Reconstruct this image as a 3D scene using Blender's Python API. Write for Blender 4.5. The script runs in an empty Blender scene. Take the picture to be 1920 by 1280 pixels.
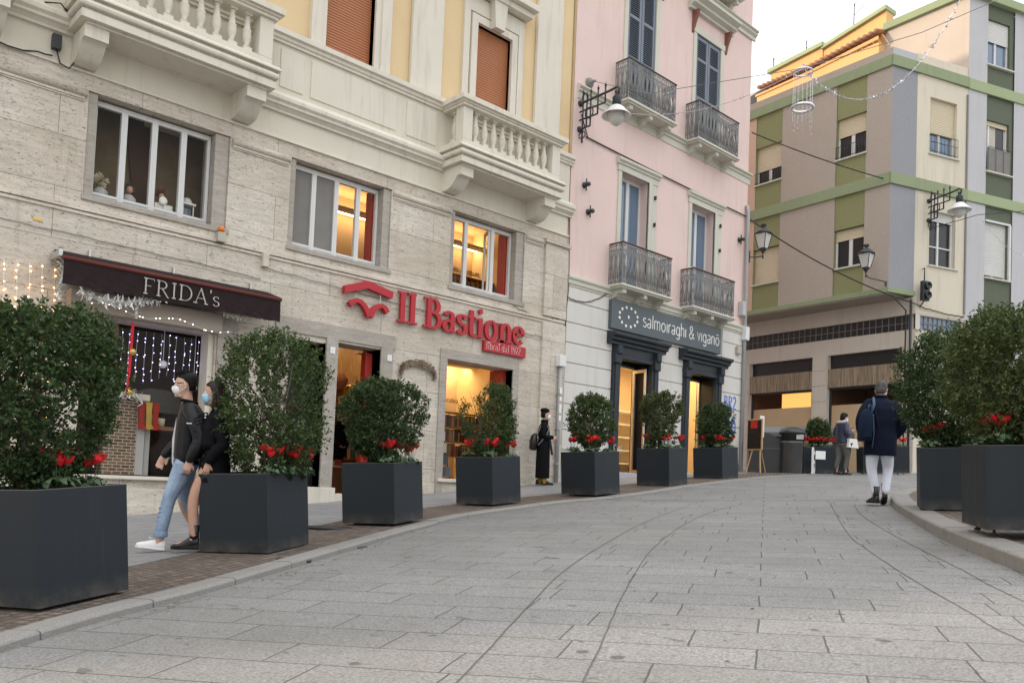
import bpy, bmesh, math, random
import numpy as np
from mathutils import Vector, Matrix, Euler
R = math.radians
scene = bpy.context.scene
col = scene.collection
random.seed(7)
# ---------------------------------------------------------------- camera
cam_data = bpy.data.cameras.new('camera')
cam = bpy.data.objects.new('camera', cam_data); col.objects.link(cam)
yaw, pit, rol = R(46.6), R(2.54), R(2.35)
Fv = Vector((math.cos(yaw)*math.cos(pit), math.sin(yaw)*math.cos(pit), math.sin(pit)))
R0 = Vector((math.sin(yaw), -math.cos(yaw), 0)); U0 = R0.cross(Fv)
Rv = R0*math.cos(rol)+U0*math.sin(rol); Uv = U0*math.cos(rol)-R0*math.sin(rol)
m = Matrix((Rv, Uv, -Fv)).transposed().to_4x4(); m.translation = (0, 0, 1.05)
cam.matrix_world = m
cam_data.lens = 30; cam_data.sensor_width = 36; cam_data.shift_y = 0.1052
cam_data.clip_start = .1; cam_data.clip_end = 2000
scene.camera = cam
# ---------------------------------------------------------------- sky and sun
SUN_EL, SUN_AZ = R(24), R(150)        # azimuth of the direction towards the sun, from +X
world = bpy.data.worlds.new('World'); scene.world = world; world.use_nodes = True
wn = world.node_tree.nodes; wl = world.node_tree.links; wn.clear()
wo = wn.new('ShaderNodeOutputWorld'); bg = wn.new('ShaderNodeBackground')
sky = wn.new('ShaderNodeTexSky'); sky.sky_type = 'NISHITA'; sky.sun_disc = False
sky.sun_elevation = SUN_EL; sky.sun_rotation = R(90)-SUN_AZ
sky.air_density = 1.6; sky.dust_density = 4; sky.ozone_density = 1
mx = wn.new('ShaderNodeMix'); mx.data_type = 'RGBA'; mx.inputs[0].default_value = .75
mx.inputs[7].default_value = (13.5, 13.5, 13.6, 1)
gc = wn.new('ShaderNodeTexCoord'); gs_ = wn.new('ShaderNodeSeparateXYZ'); gr = wn.new('ShaderNodeMapRange'); gm = wn.new('ShaderNodeVectorMath'); gm.operation = 'SCALE'   # overcast: zenith brighter than horizon
wl.new(gc.outputs['Generated'], gs_.inputs[0]); wl.new(gs_.outputs[2], gr.inputs[0]); gr.inputs[3].default_value = .55; gr.inputs[4].default_value = 1.55
gm.inputs[0].default_value = (13.4, 13.4, 13.6); wl.new(gr.outputs[0], gm.inputs[3]); wl.new(gm.outputs[0], mx.inputs[7])
wl.new(sky.outputs[0], mx.inputs[6]); wl.new(mx.outputs[2], bg.inputs[0])
bg.inputs[1].default_value = .1; wl.new(bg.outputs[0], wo.inputs[0])
sd = bpy.data.lights.new('sun', 'SUN'); sun = bpy.data.objects.new('sun', sd); col.objects.link(sun)
sd.energy = 2.0; sd.angle = R(2); sd.color = (1, .80, .58)
sv = Vector((math.cos(SUN_EL)*math.cos(SUN_AZ), math.cos(SUN_EL)*math.sin(SUN_AZ), math.sin(SUN_EL)))
sun.rotation_euler = sv.to_track_quat('Z', 'Y').to_euler()
scene.view_settings.view_transform = 'Standard'; scene.view_settings.look = 'None'
scene.view_settings.exposure = 0.6; scene.view_settings.gamma = 1
# ---------------------------------------------------------------- materials
MATS = {}
class NT:
    def __init__(s, name):
        s.m = bpy.data.materials.new(name); s.m.use_nodes = True; s.t = s.m.node_tree
        s.t.nodes.clear(); s.out = s.n('ShaderNodeOutputMaterial'); s.b = s.n('ShaderNodeBsdfPrincipled')
        s.t.links.new(s.b.outputs[0], s.out.inputs[0]); s.tc = s.n('ShaderNodeTexCoord').outputs['Object']
        MATS[name] = s.m
    def n(s, t, **k):
        x = s.t.nodes.new(t)
        for a, v in k.items(): setattr(x, a, v)
        return x
    def set(s, sock, v):
        if hasattr(v, 'is_output') or isinstance(v, bpy.types.NodeSocket): s.t.links.new(v, sock)
        elif isinstance(v, (tuple, list)): sock.default_value = tuple(v)+((1,) if len(v) == 3 and sock.type == 'RGBA' else ())
        else: sock.default_value = v
    def map(s, v, sc=(1, 1, 1), loc=(0, 0, 0), rot=(0, 0, 0)):
        x = s.n('ShaderNodeMapping'); s.set(x.inputs[0], v)
        x.inputs[1].default_value = loc; x.inputs[2].default_value = rot; x.inputs[3].default_value = sc
        return x.outputs[0]
    def noise(s, v, scale, detail=4, rough=.6, dist=0):
        x = s.n('ShaderNodeTexNoise'); s.set(x.inputs['Vector'], v); x.inputs['Scale'].default_value = scale
        x.inputs['Detail'].default_value = detail; x.inputs['Roughness'].default_value = rough; x.inputs['Distortion'].default_value = dist
        return x.outputs[0]
    def voro(s, v, scale, out=0, feat='F1'):
        x = s.n('ShaderNodeTexVoronoi', feature=feat); s.set(x.inputs['Vector'], v); x.inputs['Scale'].default_value = scale
        return x.outputs[out]
    def ramp(s, v, a, b, c0=0., c1=1.):
        x = s.n('ShaderNodeMapRange'); s.set(x.inputs[0], v); x.inputs[1].default_value = a; x.inputs[2].default_value = b
        x.inputs[3].default_value = c0; x.inputs[4].default_value = c1; return x.outputs[0]
    def mix(s, f, a, b, mode='MIX'):
        x = s.n('ShaderNodeMix', data_type='RGBA', blend_type=mode); s.set(x.inputs[0], f); s.set(x.inputs[6], a); s.set(x.inputs[7], b)
        return x.outputs[2]
    def math(s, op, a, b=0.):
        x = s.n('ShaderNodeMath', operation=op); s.set(x.inputs[0], a); s.set(x.inputs[1], b); return x.outputs[0]
    def xz(s, v, rot=0):          # wall coordinates: (x or y, z)
        p = s.n('ShaderNodeSeparateXYZ'); s.set(p.inputs[0], v); c = s.n('ShaderNodeCombineXYZ')
        s.set(c.inputs[0], p.outputs[rot]); s.set(c.inputs[1], p.outputs[2]); return c.outputs[0]
    def fin(s, colr, rough=.8, bump=None, bs=.3, bd=.02, metal=0., spec=.5):
        s.set(s.b.inputs['Base Color'], colr); s.set(s.b.inputs['Roughness'], rough); s.b.inputs['Metallic'].default_value = metal
        s.b.inputs['Specular IOR Level'].default_value = spec
        if bump is not None:
            x = s.n('ShaderNodeBump'); x.inputs['Strength'].default_value = bs; x.inputs['Distance'].default_value = bd
            s.set(x.inputs['Height'], bump); s.t.links.new(x.outputs[0], s.b.inputs['Normal'])
        return s.m
def sc(c, k): return tuple(min(1, x*k) for x in c)
def plain(name, c, rough=.6, var=.12, scale=6, metal=0., bs=.1, spec=.5):
    t = NT(name); n = t.noise(t.tc, scale, 5); return t.fin(t.mix(n, sc(c, 1-var), sc(c, 1+var)), rough, n, bs, .01, metal, spec)
def plaster(name, c, stain=.25, grain=60, dirt=(.3, .27, .22), bs=.25):
    t = NT(name); n = t.noise(t.tc, 1.1, 6, .65); g = t.noise(t.tc, grain, 3)
    st = t.noise(t.map(t.tc, (5, 5, .35)), 1.3, 6, .7); base = t.mix(n, sc(c, .9), sc(c, 1.08))
    c2 = t.mix(t.ramp(st, .52, .8, 0, stain), base, dirt)
    sp = t.noise(t.map(t.tc, (1, 1, 1)), 9, 8, .75)
    c3 = t.mix(t.ramp(sp, .62, .72, 0, stain*.7), c2, sc(c, .72))
    return t.fin(t.mix(t.ramp(g, .3, .7, 0, .12), c3, sc(c, .7)), .9, g, bs, .01)
def rough_cast(name, c, specs=(.55, .5, .45)):
    t = NT(name); g = t.noise(t.map(t.tc, (1, 1, .55)), 42, 4, .7); n = t.noise(t.tc, .8, 5)
    b = t.mix(n, sc(c, .9), sc(c, 1.1)); b = t.mix(t.ramp(g, .35, .65, 0, .5), sc(c, .78), b)
    v = t.voro(t.map(t.tc, (1, 1, .7)), 13); b = t.mix(t.ramp(v, .17, .11, 0, .55), b, specs)
    st = t.noise(t.map(t.tc, (1.6, 1.6, .35)), 1.2, 5, .7); b = t.mix(t.ramp(st, .55, .8, 0, .18), b, sc(c, .6))
    return t.fin(b, .95, g, .7, .02)
def travertine(name, c, bw=2.3, rh=.76, joints=True, off=0.):
    t = NT(name); h = t.noise(t.map(t.tc, (1.2, 1.2, 9)), 2.2, 8, .68, .4); n = t.noise(t.tc, .9, 6, .6)
    b = t.mix(t.ramp(h, .32, .68), sc(c, .80), sc(c, 1.16)); b = t.mix(t.ramp(n, .38, .68, 0, .45), b, sc((c[0], c[1]*.95, c[2]*.84), .70))
    p = t.noise(t.map(t.tc, (7, 7, 24)), 2.1, 3, .6); pit_ = t.ramp(p, .63, .67)
    p2 = t.noise(t.map(t.tc, (16, 16, 40)), 2.6, 2, .5); pit2 = t.ramp(p2, .655, .71)
    pit_ = t.math('MAXIMUM', pit_, pit2)
    b = t.mix(t.math('MULTIPLY', pit_, .8), b, (.16, .13, .10))
    st = t.noise(t.map(t.tc, (6, 6, .4), (3, 1, 0)), 1.1, 6, .75); b = t.mix(t.ramp(st, .55, .8, 0, .5), b, (.24, .20, .16))
    ht = t.math('SUBTRACT', t.math('MULTIPLY', h, .25), pit_)
    if joints:
        br = t.n('ShaderNodeTexBrick'); t.set(br.inputs['Vector'], t.map(t.xz(t.tc), loc=(off, .18, 0)))
        br.inputs['Scale'].default_value = 1; br.inputs['Brick Width'].default_value = bw; br.inputs['Row Height'].default_value = rh
        br.inputs['Mortar Size'].default_value = .005; br.inputs['Mortar Smooth'].default_value = .3
        t.set(br.inputs['Color1'], (1., 1., 1.)); t.set(br.inputs['Color2'], (.86, .845, .815)); t.set(br.inputs['Mortar'], (.42, .38, .34))
        b = t.mix(1., b, br.outputs[0], 'MULTIPLY'); ht = t.math('SUBTRACT', ht, t.math('MULTIPLY', br.outputs[1], 1.5))
    return t.fin(b, .75, ht, .5, .012)
def slabs(name, c, bw, rh, rot, mort=.008, spots=.7, mcol=(.09, .085, .075), var=.12, gs=110, offs=.5, loc=(0, 0, 0)):
    t = NT(name); v = t.map(t.tc, rot=(0, 0, -rot), loc=loc)
    w = t.noise(t.tc, 2.5, 3); wv = t.n('ShaderNodeVectorMath', operation='MULTIPLY_ADD'); t.set(wv.inputs[0], w); wv.inputs[1].default_value = (.035, .035, 0); t.set(wv.inputs[2], v)
    br = t.n('ShaderNodeTexBrick'); br.offset = offs; br.squash = .72; br.squash_frequency = 3; t.set(br.inputs['Vector'], wv.outputs[0])
    for k, x in (('Scale', 1), ('Brick Width', bw), ('Row Height', rh), ('Mortar Size', mort), ('Mortar Smooth', .25), ('Bias', 0)): br.inputs[k].default_value = x
    t.set(br.inputs['Color1'], (1.-var, 1.-var, 1.-var)); t.set(br.inputs['Color2'], (1.+var*.6, 1.+var*.55, 1.+var*.45)); t.set(br.inputs['Mortar'], (1., 1., 1.))
    g = t.noise(t.tc, gs, 3, .8); b = t.mix(t.ramp(g, .32, .68), sc(c, .45), sc(c, 1.6))
    g2 = t.noise(t.tc, 260, 1, .5); b = t.mix(t.ramp(g2, .6, .7, 0, .35), b, sc(c, .4))
    b = t.mix(1., b, br.outputs[0], 'MULTIPLY')
    d = t.noise(t.tc, .7, 7, .7); b = t.mix(t.ramp(d, .42, .72, 0, .5), b, sc((c[0], c[1]*.96, c[2]*.88), .62))
    d3 = t.noise(t.map(t.tc, (1, 1, 1), (9, 4, 0)), 3.2, 6, .7); b = t.mix(t.ramp(d3, .6, .75, 0, .35), b, sc((c[0]*1.1, c[1]*.93, c[2]*.75), .8))
    d2 = t.noise(t.map(t.tc, (3.2, 1.3, 1), rot=(0, 0, -rot)), 3.1, 3, .55); b = t.mix(t.ramp(d2, .655, .70, 0, spots*.75), b, sc(c, .38))
    vs = t.voro(t.tc, 3.3); vs2 = t.noise(t.tc, 9, 2); pick = t.n('ShaderNodeSeparateColor'); t.set(pick.inputs[0], t.voro(t.tc, 3.3, 1)); th_ = t.math('SUBTRACT', t.math('ADD', vs, t.math('MULTIPLY', vs2, .22)), t.math('MULTIPLY', pick.outputs[0], .16)); sp = t.ramp(th_, .115, .065)
    b = t.mix(t.math('MULTIPLY', sp, spots*.75), b, (.055, .05, .045)); big = t.ramp(t.noise(t.map(t.tc, (1, 1, 1), (3, 7, 0)), .33, 3, .5), .40, .62); b = t.mix(t.math('MULTIPLY', big, .22), b, sc((c[0]*1.02, c[1]*.97, c[2]*.88), .6))
    b = t.mix(t.math('MULTIPLY', br.outputs[1], .93), b, mcol)
    ht = t.math('SUBTRACT', t.math('MULTIPLY', g, .35), br.outputs[1])
    return t.fin(b, t.ramp(d, .3, .7, .62, .85), ht, .45, .008)
def emit(name, c, s):
    t = NT(name); t.b.inputs['Emission Color'].default_value = (*c, 1); t.b.inputs['Emission Strength'].default_value = s
    t.b.inputs['Base Color'].default_value = (*sc(c, .8), 1); return t.m
def leafmat(name, c, c2):
    t = NT(name); oi = t.n('ShaderNodeNewGeometry').outputs['Random Per Island']
    b = t.mix(t.ramp(oi, 0, .93), c, c2); b = t.mix(t.ramp(oi, .982, .986), b, (.17, .14, .04)); t.b.inputs['Transmission Weight'].default_value = 0
    t.b.inputs['Subsurface Weight'].default_value = 0
    t.fin(b, .45, None, spec=.28)
    tr = t.n('ShaderNodeBsdfTranslucent'); t.set(tr.inputs[0], t.mix(.5, b, (.18, .3, .05))); ms = t.n('ShaderNodeMixShader'); ms.inputs[0].default_value = .18
    t.t.links.new(t.b.outputs[0], ms.inputs[1]); t.t.links.new(tr.outputs[0], ms.inputs[2]); t.t.links.new(ms.outputs[0], t.out.inputs[0]); return t.m
def glassy(name, tint, rough=.03, mixf=.35):
    t = NT(name); t.b.inputs['Base Color'].default_value = (*tint, 1); t.b.inputs['Roughness'].default_value = rough
    gl = t.n('ShaderNodeBsdfGlossy'); gl.inputs['Roughness'].default_value = rough; gl.inputs[0].default_value = (.9, .95, 1, 1)
    tr = t.n('ShaderNodeBsdfTransparent'); tr.inputs[0].default_value = (*tint, 1)
    fr = t.n('ShaderNodeFresnel'); fr.inputs[0].default_value = 1.5; f2 = t.ramp(fr.outputs[0], 0, 1, mixf*.02, mixf*.5)
    ms = t.n('ShaderNodeMixShader'); t.set(ms.inputs[0], f2); t.t.links.new(tr.outputs[0], ms.inputs[1]); t.t.links.new(gl.outputs[0], ms.inputs[2])
    t.t.links.new(ms.outputs[0], t.out.inputs[0]); return t.m
def M(n): return MATS[n]
travertine('travertine', (.66, .60, .52)); travertine('travertine_plain', (.66, .595, .505), joints=False)
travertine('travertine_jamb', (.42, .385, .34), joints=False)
plaster('cream_plaster', (.69, .645, .54), .35); plaster('white_stone', (.70, .655, .56), .5, bs=.15)
plaster('yellow_plaster', (.72, .55, .32), .12); plaster('pink_plaster', (.75, .575, .53), .3, bs=.12)
plaster('pale_trim', (.60, .585, .50), .3); plaster('white_course', (.66, .64, .60), .35, 40)
plaster('ochre_wall', (.72, .43, .18), .15); plaster('beige_wall', (.50, .43, .365), .25); plaster('cream_wall', (.66, .60, .48), .5)
plaster('grey_wall', (.47, .47, .49), .15); plaster('light_blue_wall', (.50, .50, .515), .35); plaster('shop_wall', (.60, .545, .475), .45)
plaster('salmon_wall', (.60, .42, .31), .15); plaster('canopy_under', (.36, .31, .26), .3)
rough_cast('roughcast_pink', (.50, .43, .365)); rough_cast('roughcast_blue', (.35, .355, .38), (.45, .46, .5))
rough_cast('roughcast_green', (.30, .31, .15), (.40, .41, .24)); rough_cast('roughcast_dark', (.14, .165, .115), (.2, .23, .18))
plaster('green_band', (.275, .325, .19), .35, dirt=(.12, .14, .1)); plaster('green_band_light', (.34, .40, .23), .25)
slabs('granite_road', (.222, .223, .221), .95, .38, R(-60), .006, spots=1., mcol=(.06, .056, .05), var=.10, gs=60)
slabs('granite_pave', (.27, .275, .285), .85, .42, R(0), spots=.45, var=.08)
slabs('cobble', (.17, .135, .112), .12, .095, R(30), .012, .5, (.05, .042, .036), .45, 45)
t = NT('kerb_stone'); g = t.noise(t.tc, 120, 3, .8); n = t.noise(t.tc, 2, 6, .7)
b = t.mix(t.ramp(g, .3, .7), (.15, .145, .135), (.33, .32, .30)); b = t.mix(t.ramp(n, .5, .75, 0, .5), b, (.17, .15, .12)); t.fin(b, .8, g, .4, .008)
t = NT('planter_metal'); n = t.noise(t.map(t.tc, (9, 9, .8)), 1.6, 6, .7); n2 = t.noise(t.tc, 70, 3, .7); z_ = t.n('ShaderNodeSeparateXYZ'); t.set(z_.inputs[0], t.tc)
b = t.mix(n, (.017, .022, .027), (.026, .032, .038)); b = t.mix(t.ramp(n, .58, .8, 0, .35), b, (.05, .056, .06)); b = t.mix(t.math('MULTIPLY', t.ramp(z_.outputs[2], .18, .02), t.ramp(t.noise(t.tc, 7, 5, .7), .35, .65)), b, (.09, .082, .07)); t.fin(b, t.ramp(n, .3, .7, .48, .65), n2, .12, .002, spec=.22)
plain('joint_dirt', (.10, .09, .075), .95, .4, 20)
plain('planter_lip', (.12, .12, .12), .5); plain('soil', (.035, .025, .018), 1, .4, 40, bs=.6)
leafmat('leaf_dark', (.012, .030, .010), (.058, .098, .036)); leafmat('leaf_mid', (.018, .037, .011), (.085, .125, .042)); leafmat('leaf_olive', (.022, .037, .009), (.10, .125, .044))
leafmat('cyclamen_leaf', (.03, .07, .03), (.16, .22, .13)); leafmat('petal', (.55, .006, .02), (.9, .03, .05))
plain('bark', (.14, .11, .08), .9, .35, 30, bs=.5)
plain('white_frame', (.66, .66, .65), .45, .06); plain('grey_frame', (.45, .42, .36), .6); plain('steel', (.5, .5, .5), .3, .05, metal=.8)
t = NT('shutter_orange'); n = t.noise(t.tc, 3, 4); t.fin(t.mix(n, (.36, .125, .045), (.46, .175, .07)), .5, n, .05, .01)
plain('blind_cream', (.66, .58, .42), .6, .08, 3); plain('blind_white', (.66, .66, .63), .6, .06, 3); plain('shutter_blue', (.165, .195, .24), .6, .15, 12)
plain('iron_grey', (.23, .23, .225), .6, .3, 14); plain('iron_black', (.03, .033, .037), .5, .3, 10); plain('iron_brown', (.10, .06, .05), .7, .3)
plain('awning_cloth', (.026, .017, .018), .9, .2, 8, spec=.15); plain('awning_red', (.13, .028, .02), .8, .15)
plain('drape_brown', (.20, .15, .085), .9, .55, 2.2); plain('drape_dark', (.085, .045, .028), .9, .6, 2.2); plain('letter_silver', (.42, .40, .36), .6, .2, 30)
plain('sign_red', (.43, .007, .018), .4, .05); plain('sign_red_side', (.35, .01, .02), .4); plain('sign_slate', (.085, .105, .115), .5, .06, 3)
plain('white_paint', (.82, .82, .8), .5, .03); plain('slate_wood', (.026, .034, .042), .5, .3, 5, spec=.3); plain('black_wood', (.010, .010, .012), .45, .3, spec=.3)
plain('cable_black', (.02, .02, .02), .6); plain('cable_grey', (.22, .21, .2), .7); plain('pipe_grey', (.38, .38, .38), .5, .15)
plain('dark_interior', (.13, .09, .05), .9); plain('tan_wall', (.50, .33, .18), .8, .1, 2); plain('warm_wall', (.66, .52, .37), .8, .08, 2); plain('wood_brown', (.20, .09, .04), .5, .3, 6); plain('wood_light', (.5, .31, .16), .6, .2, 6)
plain('red_paint', (.42, .03, .02), .5); plain('curtain', (.5, .47, .4), .9, .2); plain('grey_blind', (.2, .19, .175), .8, .2, 4)
plain('glass_dark', (.02, .022, .025), .12, .2); plain('paper_brown', (.52, .37, .22), .7, .12, 2.5, bs=.6)
t = NT('rust_board'); n = t.noise(t.map(t.tc, (14, 14, .9)), 1.4, 7, .7); t.fin(t.mix(t.ramp(n, .3, .7), (.10, .075, .05), (.42, .33, .23)), .9, n, .4, .01)
plain('tile_clay', (.32, .16, .10), .85, .4, 9); plain('lamp_white', (.72, .72, .7), .35); plain('terracotta', (.5, .2, .1), .8); plain('rust_iron', (.22, .09, .06), .9, .4)
plain('lamp_glass', (.55, .54, .51), .25, .04); plain('bin_dark', (.028, .03, .03), .4, .3, 5); plain('bin_grey', (.12, .12, .12), .3, .2, metal=.5); plain('silver_tinsel', (.72, .74, .78), .25, .1, metal=.7)
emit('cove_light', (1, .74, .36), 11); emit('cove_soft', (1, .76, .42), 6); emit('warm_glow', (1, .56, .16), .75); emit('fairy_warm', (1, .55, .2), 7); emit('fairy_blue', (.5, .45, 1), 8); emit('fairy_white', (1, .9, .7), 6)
glassy('glass', (.95, .94, .90), .02, .22); plain('glass_sky', (.13, .19, .27), .06, .1, 2, spec=.8); glassy('glass_shop', (.92, .91, .87), .02, .35)
plain('skin', (.56, .33, .24), .55, .05, 30); plain('skin_tan', (.50, .29, .20), .55, .05); plain('hair_black', (.007, .006, .006), .6, .3, 60, spec=.25); plain('hair_brown', (.020, .010, .008), .5, .3, 60, spec=.3); plain('hair_grey', (.07, .07, .068), .7, .5, 60)
plain('cloth_black', (.006, .006, .008), .8, .3, 20, bs=.6, spec=.12); plain('cloth_nylon', (.006, .007, .009), .45, .3, 9, bs=.8, spec=.3); plain('cloth_navy', (.007, .010, .024), .85, .3, 14, bs=.7, spec=.12); plain('puffer_navy', (.02, .025, .055), .45, .3)
t = NT('denim'); n = t.noise(t.tc, 5, 5, .7); n2 = t.noise(t.map(t.tc, (1, 1, .5)), 14, 4); t.fin(t.mix(t.ramp(n, .3, .7), (.16, .24, .36), (.36, .46, .58)), .9, n2, .5, .02)
t = NT('denim_pale'); n = t.noise(t.tc, 5, 5, .7); n2 = t.noise(t.map(t.tc, (1, 1, .5)), 14, 4); t.fin(t.mix(t.ramp(n, .3, .7), (.58, .62, .72), (.76, .79, .86)), .9, n2, .5, .02)
plain('cloth_grey', (.10, .095, .085), .9, .3, 15); plain('shoe_white', (.75, .75, .76), .6, .05); plain('leather_black', (.012, .012, .013), .3, .2); plain('mask_white', (.78, .8, .82), .7, .04); plain('mask_blue', (.30, .55, .70), .7, .04); plain('cloth_white', (.7, .7, .7), .8)
plain('mustard', (.38, .22, .03), .9); plain('bag_navy', (.008, .016, .035), .85, .3, 15, spec=.15); plain('strap_blue', (.05, .10, .18), .8); plain('gold', (.6, .42, .1), .35, .2, metal=.6)
t = NT('little_brick'); br = t.n('ShaderNodeTexBrick'); t.set(br.inputs['Vector'], t.xz(t.tc))
for k, x in (('Scale', 1), ('Brick Width', .13), ('Row Height', .05), ('Mortar Size', .006)): br.inputs[k].default_value = x
t.set(br.inputs['Color1'], (.10, .06, .04)); t.set(br.inputs['Color2'], (.22, .14, .10)); t.set(br.inputs['Mortar'], (.5, .46, .4)); t.fin(br.outputs[0], .9, br.outputs[1], -.5, .01)
BOOKC = []
for i, c in enumerate([(.5, .45, .36), (.35, .06, .04), (.06, .12, .2), (.62, .6, .55), (.3, .2, .08), (.05, .05, .06), (.4, .28, .1), (.1, .2, .14)]):
    plain('book_%d' % i, c, .6); BOOKC.append('book_%d' % i)
# ---------------------------------------------------------------- mesh helpers
def tag(o, label=None, cat=None, group=None, kind=None):
    if label: o['label'] = label
    if cat: o['category'] = cat
    if group: o['group'] = group
    if kind: o['kind'] = kind
    return o
def empty(name, loc=(0, 0, 0), rz=0, **k):
    o = bpy.data.objects.new(name, None); col.objects.link(o); o.location = loc; o.rotation_euler = (0, 0, rz); o.empty_display_size = .2
    return tag(o, **k)
class MB:
    """collects shapes, links them as ONE mesh object"""
    def __init__(s, X=None): s.v = []; s.f = []; s.X = X; s.sm = []
    def add(s, vs, fs, smooth=False):
        k = len(s.v)
        if s.X is not None: vs = [s.X @ Vector(p) for p in vs]
        s.v += [tuple(p) for p in vs]; s.f += [tuple(i+k for i in f) for f in fs]; s.sm += [smooth]*len(fs); return s
    def box(s, x0, x1, y0, y1, z0, z1, ch=0.):
        if ch <= 0:
            return s.add([(x0, y0, z0), (x1, y0, z0), (x1, y1, z0), (x0, y1, z0), (x0, y0, z1), (x1, y0, z1), (x1, y1, z1), (x0, y1, z1)],
                         [(0, 3, 2, 1), (4, 5, 6, 7), (0, 1, 5, 4), (1, 2, 6, 5), (2, 3, 7, 6), (3, 0, 4, 7)])
        bm = bmesh.new(); bmesh.ops.create_cube(bm, size=1)
        for v in bm.verts: v.co = Vector(((x0+x1)/2+v.co.x*(x1-x0), (y0+y1)/2+v.co.y*(y1-y0), (z0+z1)/2+v.co.z*(z1-z0)))
        bmesh.ops.bevel(bm, geom=bm.edges[:], offset=ch, segments=2, affect='EDGES', profile=.5)
        s.add([v.co.copy() for v in bm.verts], [[v.index for v in f.verts] for f in bm.faces]); bm.free(); return s
    def quad(s, a, b, c, d): return s.add([a, b, c, d], [(0, 1, 2, 3)])
    def prism(s, poly, a0, a1, axis='y'):
        """polygon in the plane across axis, extruded from a0 to a1; axis y: poly=(x,z); x: (y,z); z: (x,y)"""
        f = {'y': lambda p, a: (p[0], a, p[1]), 'x': lambda p, a: (a, p[0], p[1]), 'z': lambda p, a: (p[0], p[1], a)}[axis]
        n = len(poly); ar = sum(poly[i][0]*poly[(i+1) % n][1]-poly[(i+1) % n][0]*poly[i][1] for i in range(n))
        if (ar > 0) == (axis == 'y'): poly = poly[::-1]
        vs = [f(p, a0) for p in poly]+[f(p, a1) for p in poly]
        if a1 < a0: vs = vs[n:]+vs[:n]
        return s.add(vs, [tuple(range(n))[::-1], tuple(range(n, 2*n))]+[(i, (i+1) % n, n+(i+1) % n, n+i) for i in range(n)])
    def loft(s, rings, cap=True, closed=False, smooth=True):
        n = len(rings[0]); vs = [p for r in rings for p in r]; fs = []; k = len(rings)
        for i in range(k if closed else k-1):
            a = i*n; b = ((i+1) % k)*n
            for j in range(n): fs.append((a+j, a+(j+1) % n, b+(j+1) % n, b+j))
        if cap and not closed: fs += [tuple(range(n))[::-1], tuple(range((k-1)*n, k*n))]
        return s.add(vs, fs, smooth)
    def lathe(s, prof, c=(0, 0, 0), n=16, cap=True, ax=None):
        rings = []
        for r, z in prof: rings.append([Vector((math.cos(6.28318*j/n)*r, math.sin(6.28318*j/n)*r, z)) for j in range(n)])
        if ax is not None:
            q = Vector(ax).to_track_quat('Z', 'Y'); rings = [[q @ p for p in r] for r in rings]
        return s.loft([[p+Vector(c) for p in r] for r in rings], cap)
    def tube(s, pts, r, n=6, closed=False, smooth=True):
        pts = [Vector(p) for p in pts]; rs = r if isinstance(r, (list, tuple)) else [r]*len(pts); rings = []; up = Vector((0, 0, 1)); k = len(pts)
        prev = None
        for i, p in enumerate(pts):
            a = pts[i-1] if (i or closed) else p; b = pts[(i+1) % k] if (i < k-1 or closed) else p
            d = (b-a).normalized() if (b-a).length > 1e-9 else Vector((0, 0, 1))
            if prev is None:
                q = d.cross(up)
                if q.length < .1: q = d.cross(Vector((1, 0, 0)))
            else: q = prev-d*prev.dot(d)
            q.normalize(); prev = q; w = d.cross(q)
            rings.append([p+(q*math.cos(6.28318*j/n)+w*math.sin(6.28318*j/n))*rs[i] for j in range(n)])
        return s.loft(rings, True, closed, smooth)
    def bar(s, a, b, w, h=None):
        return s.tube([a, b], w, 4, smooth=False)
    def sphere(s, c, r, n=12, sc_=(1, 1, 1)):
        rings = []
        for i in range(1, n): 
            t_ = math.pi*i/n; rings.append([(c[0]+math.cos(6.28318*j/(2*n))*math.sin(t_)*r*sc_[0], c[1]+math.sin(6.28318*j/(2*n))*math.sin(t_)*r*sc_[1], c[2]-math.cos(t_)*r*sc_[2]) for j in range(2*n)])
        return s.loft(rings)
    def wall(s, x0, x1, z0, z1, y, holes=(), depth=.3):
        """front face at y (facing -y) with openings and their reveals; z0 may be a list of (x, z) for a sloping foot"""
        xs = sorted({x0, x1, *[h[0] for h in holes], *[h[1] for h in holes]}); zs = sorted({z0, z1, *[h[2] for h in holes], *[h[3] for h in holes]})
        xs = [x for x in xs if x0 <= x <= x1]; zs = [z for z in zs if z0 <= z <= z1]
        def inside(cx, cz): return any(h[0] < cx < h[1] and h[2] < cz < h[3] for h in holes)
        for i in range(len(xs)-1):
            for j in range(len(zs)-1):
                if not inside((xs[i]+xs[i+1])/2, (zs[j]+zs[j+1])/2):
                    s.quad((xs[i], y, zs[j]), (xs[i+1], y, zs[j]), (xs[i+1], y, zs[j+1]), (xs[i], y, zs[j+1]))
        for h in holes:
            a, b, c, d = max(h[0], x0), min(h[1], x1), max(h[2], z0), min(h[3], z1); e = y+depth
            if h[2] >= z0: s.quad((a, y, c), (b, y, c), (b, e, c), (a, e, c))
            if h[3] <= z1: s.quad((a, e, d), (b, e, d), (b, y, d), (a, y, d))
            if h[0] >= x0: s.quad((a, y, c), (a, e, c), (a, e, d), (a, y, d))
            if h[1] <= x1: s.quad((b, e, c), (b, y, c), (b, y, d), (b, e, d))
        return s
    def mesh(s, name, mat, fix=True):
        me = bpy.data.meshes.new(name); me.from_pydata([tuple(p) for p in s.v], [], s.f); me.polygons.foreach_set('use_smooth', s.sm)
        if fix:
            bm = bmesh.new(); bm.from_mesh(me); bmesh.ops.remove_doubles(bm, verts=bm.verts, dist=1e-5) if fix == 2 else None
            bmesh.ops.recalc_face_normals(bm, faces=bm.faces); bm.to_mesh(me); bm.free()
        me.materials.append(M(mat)); me.update(); return me
    def build_glass(s): s.f = [s.f[2]]; s.sm = [False]
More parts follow.
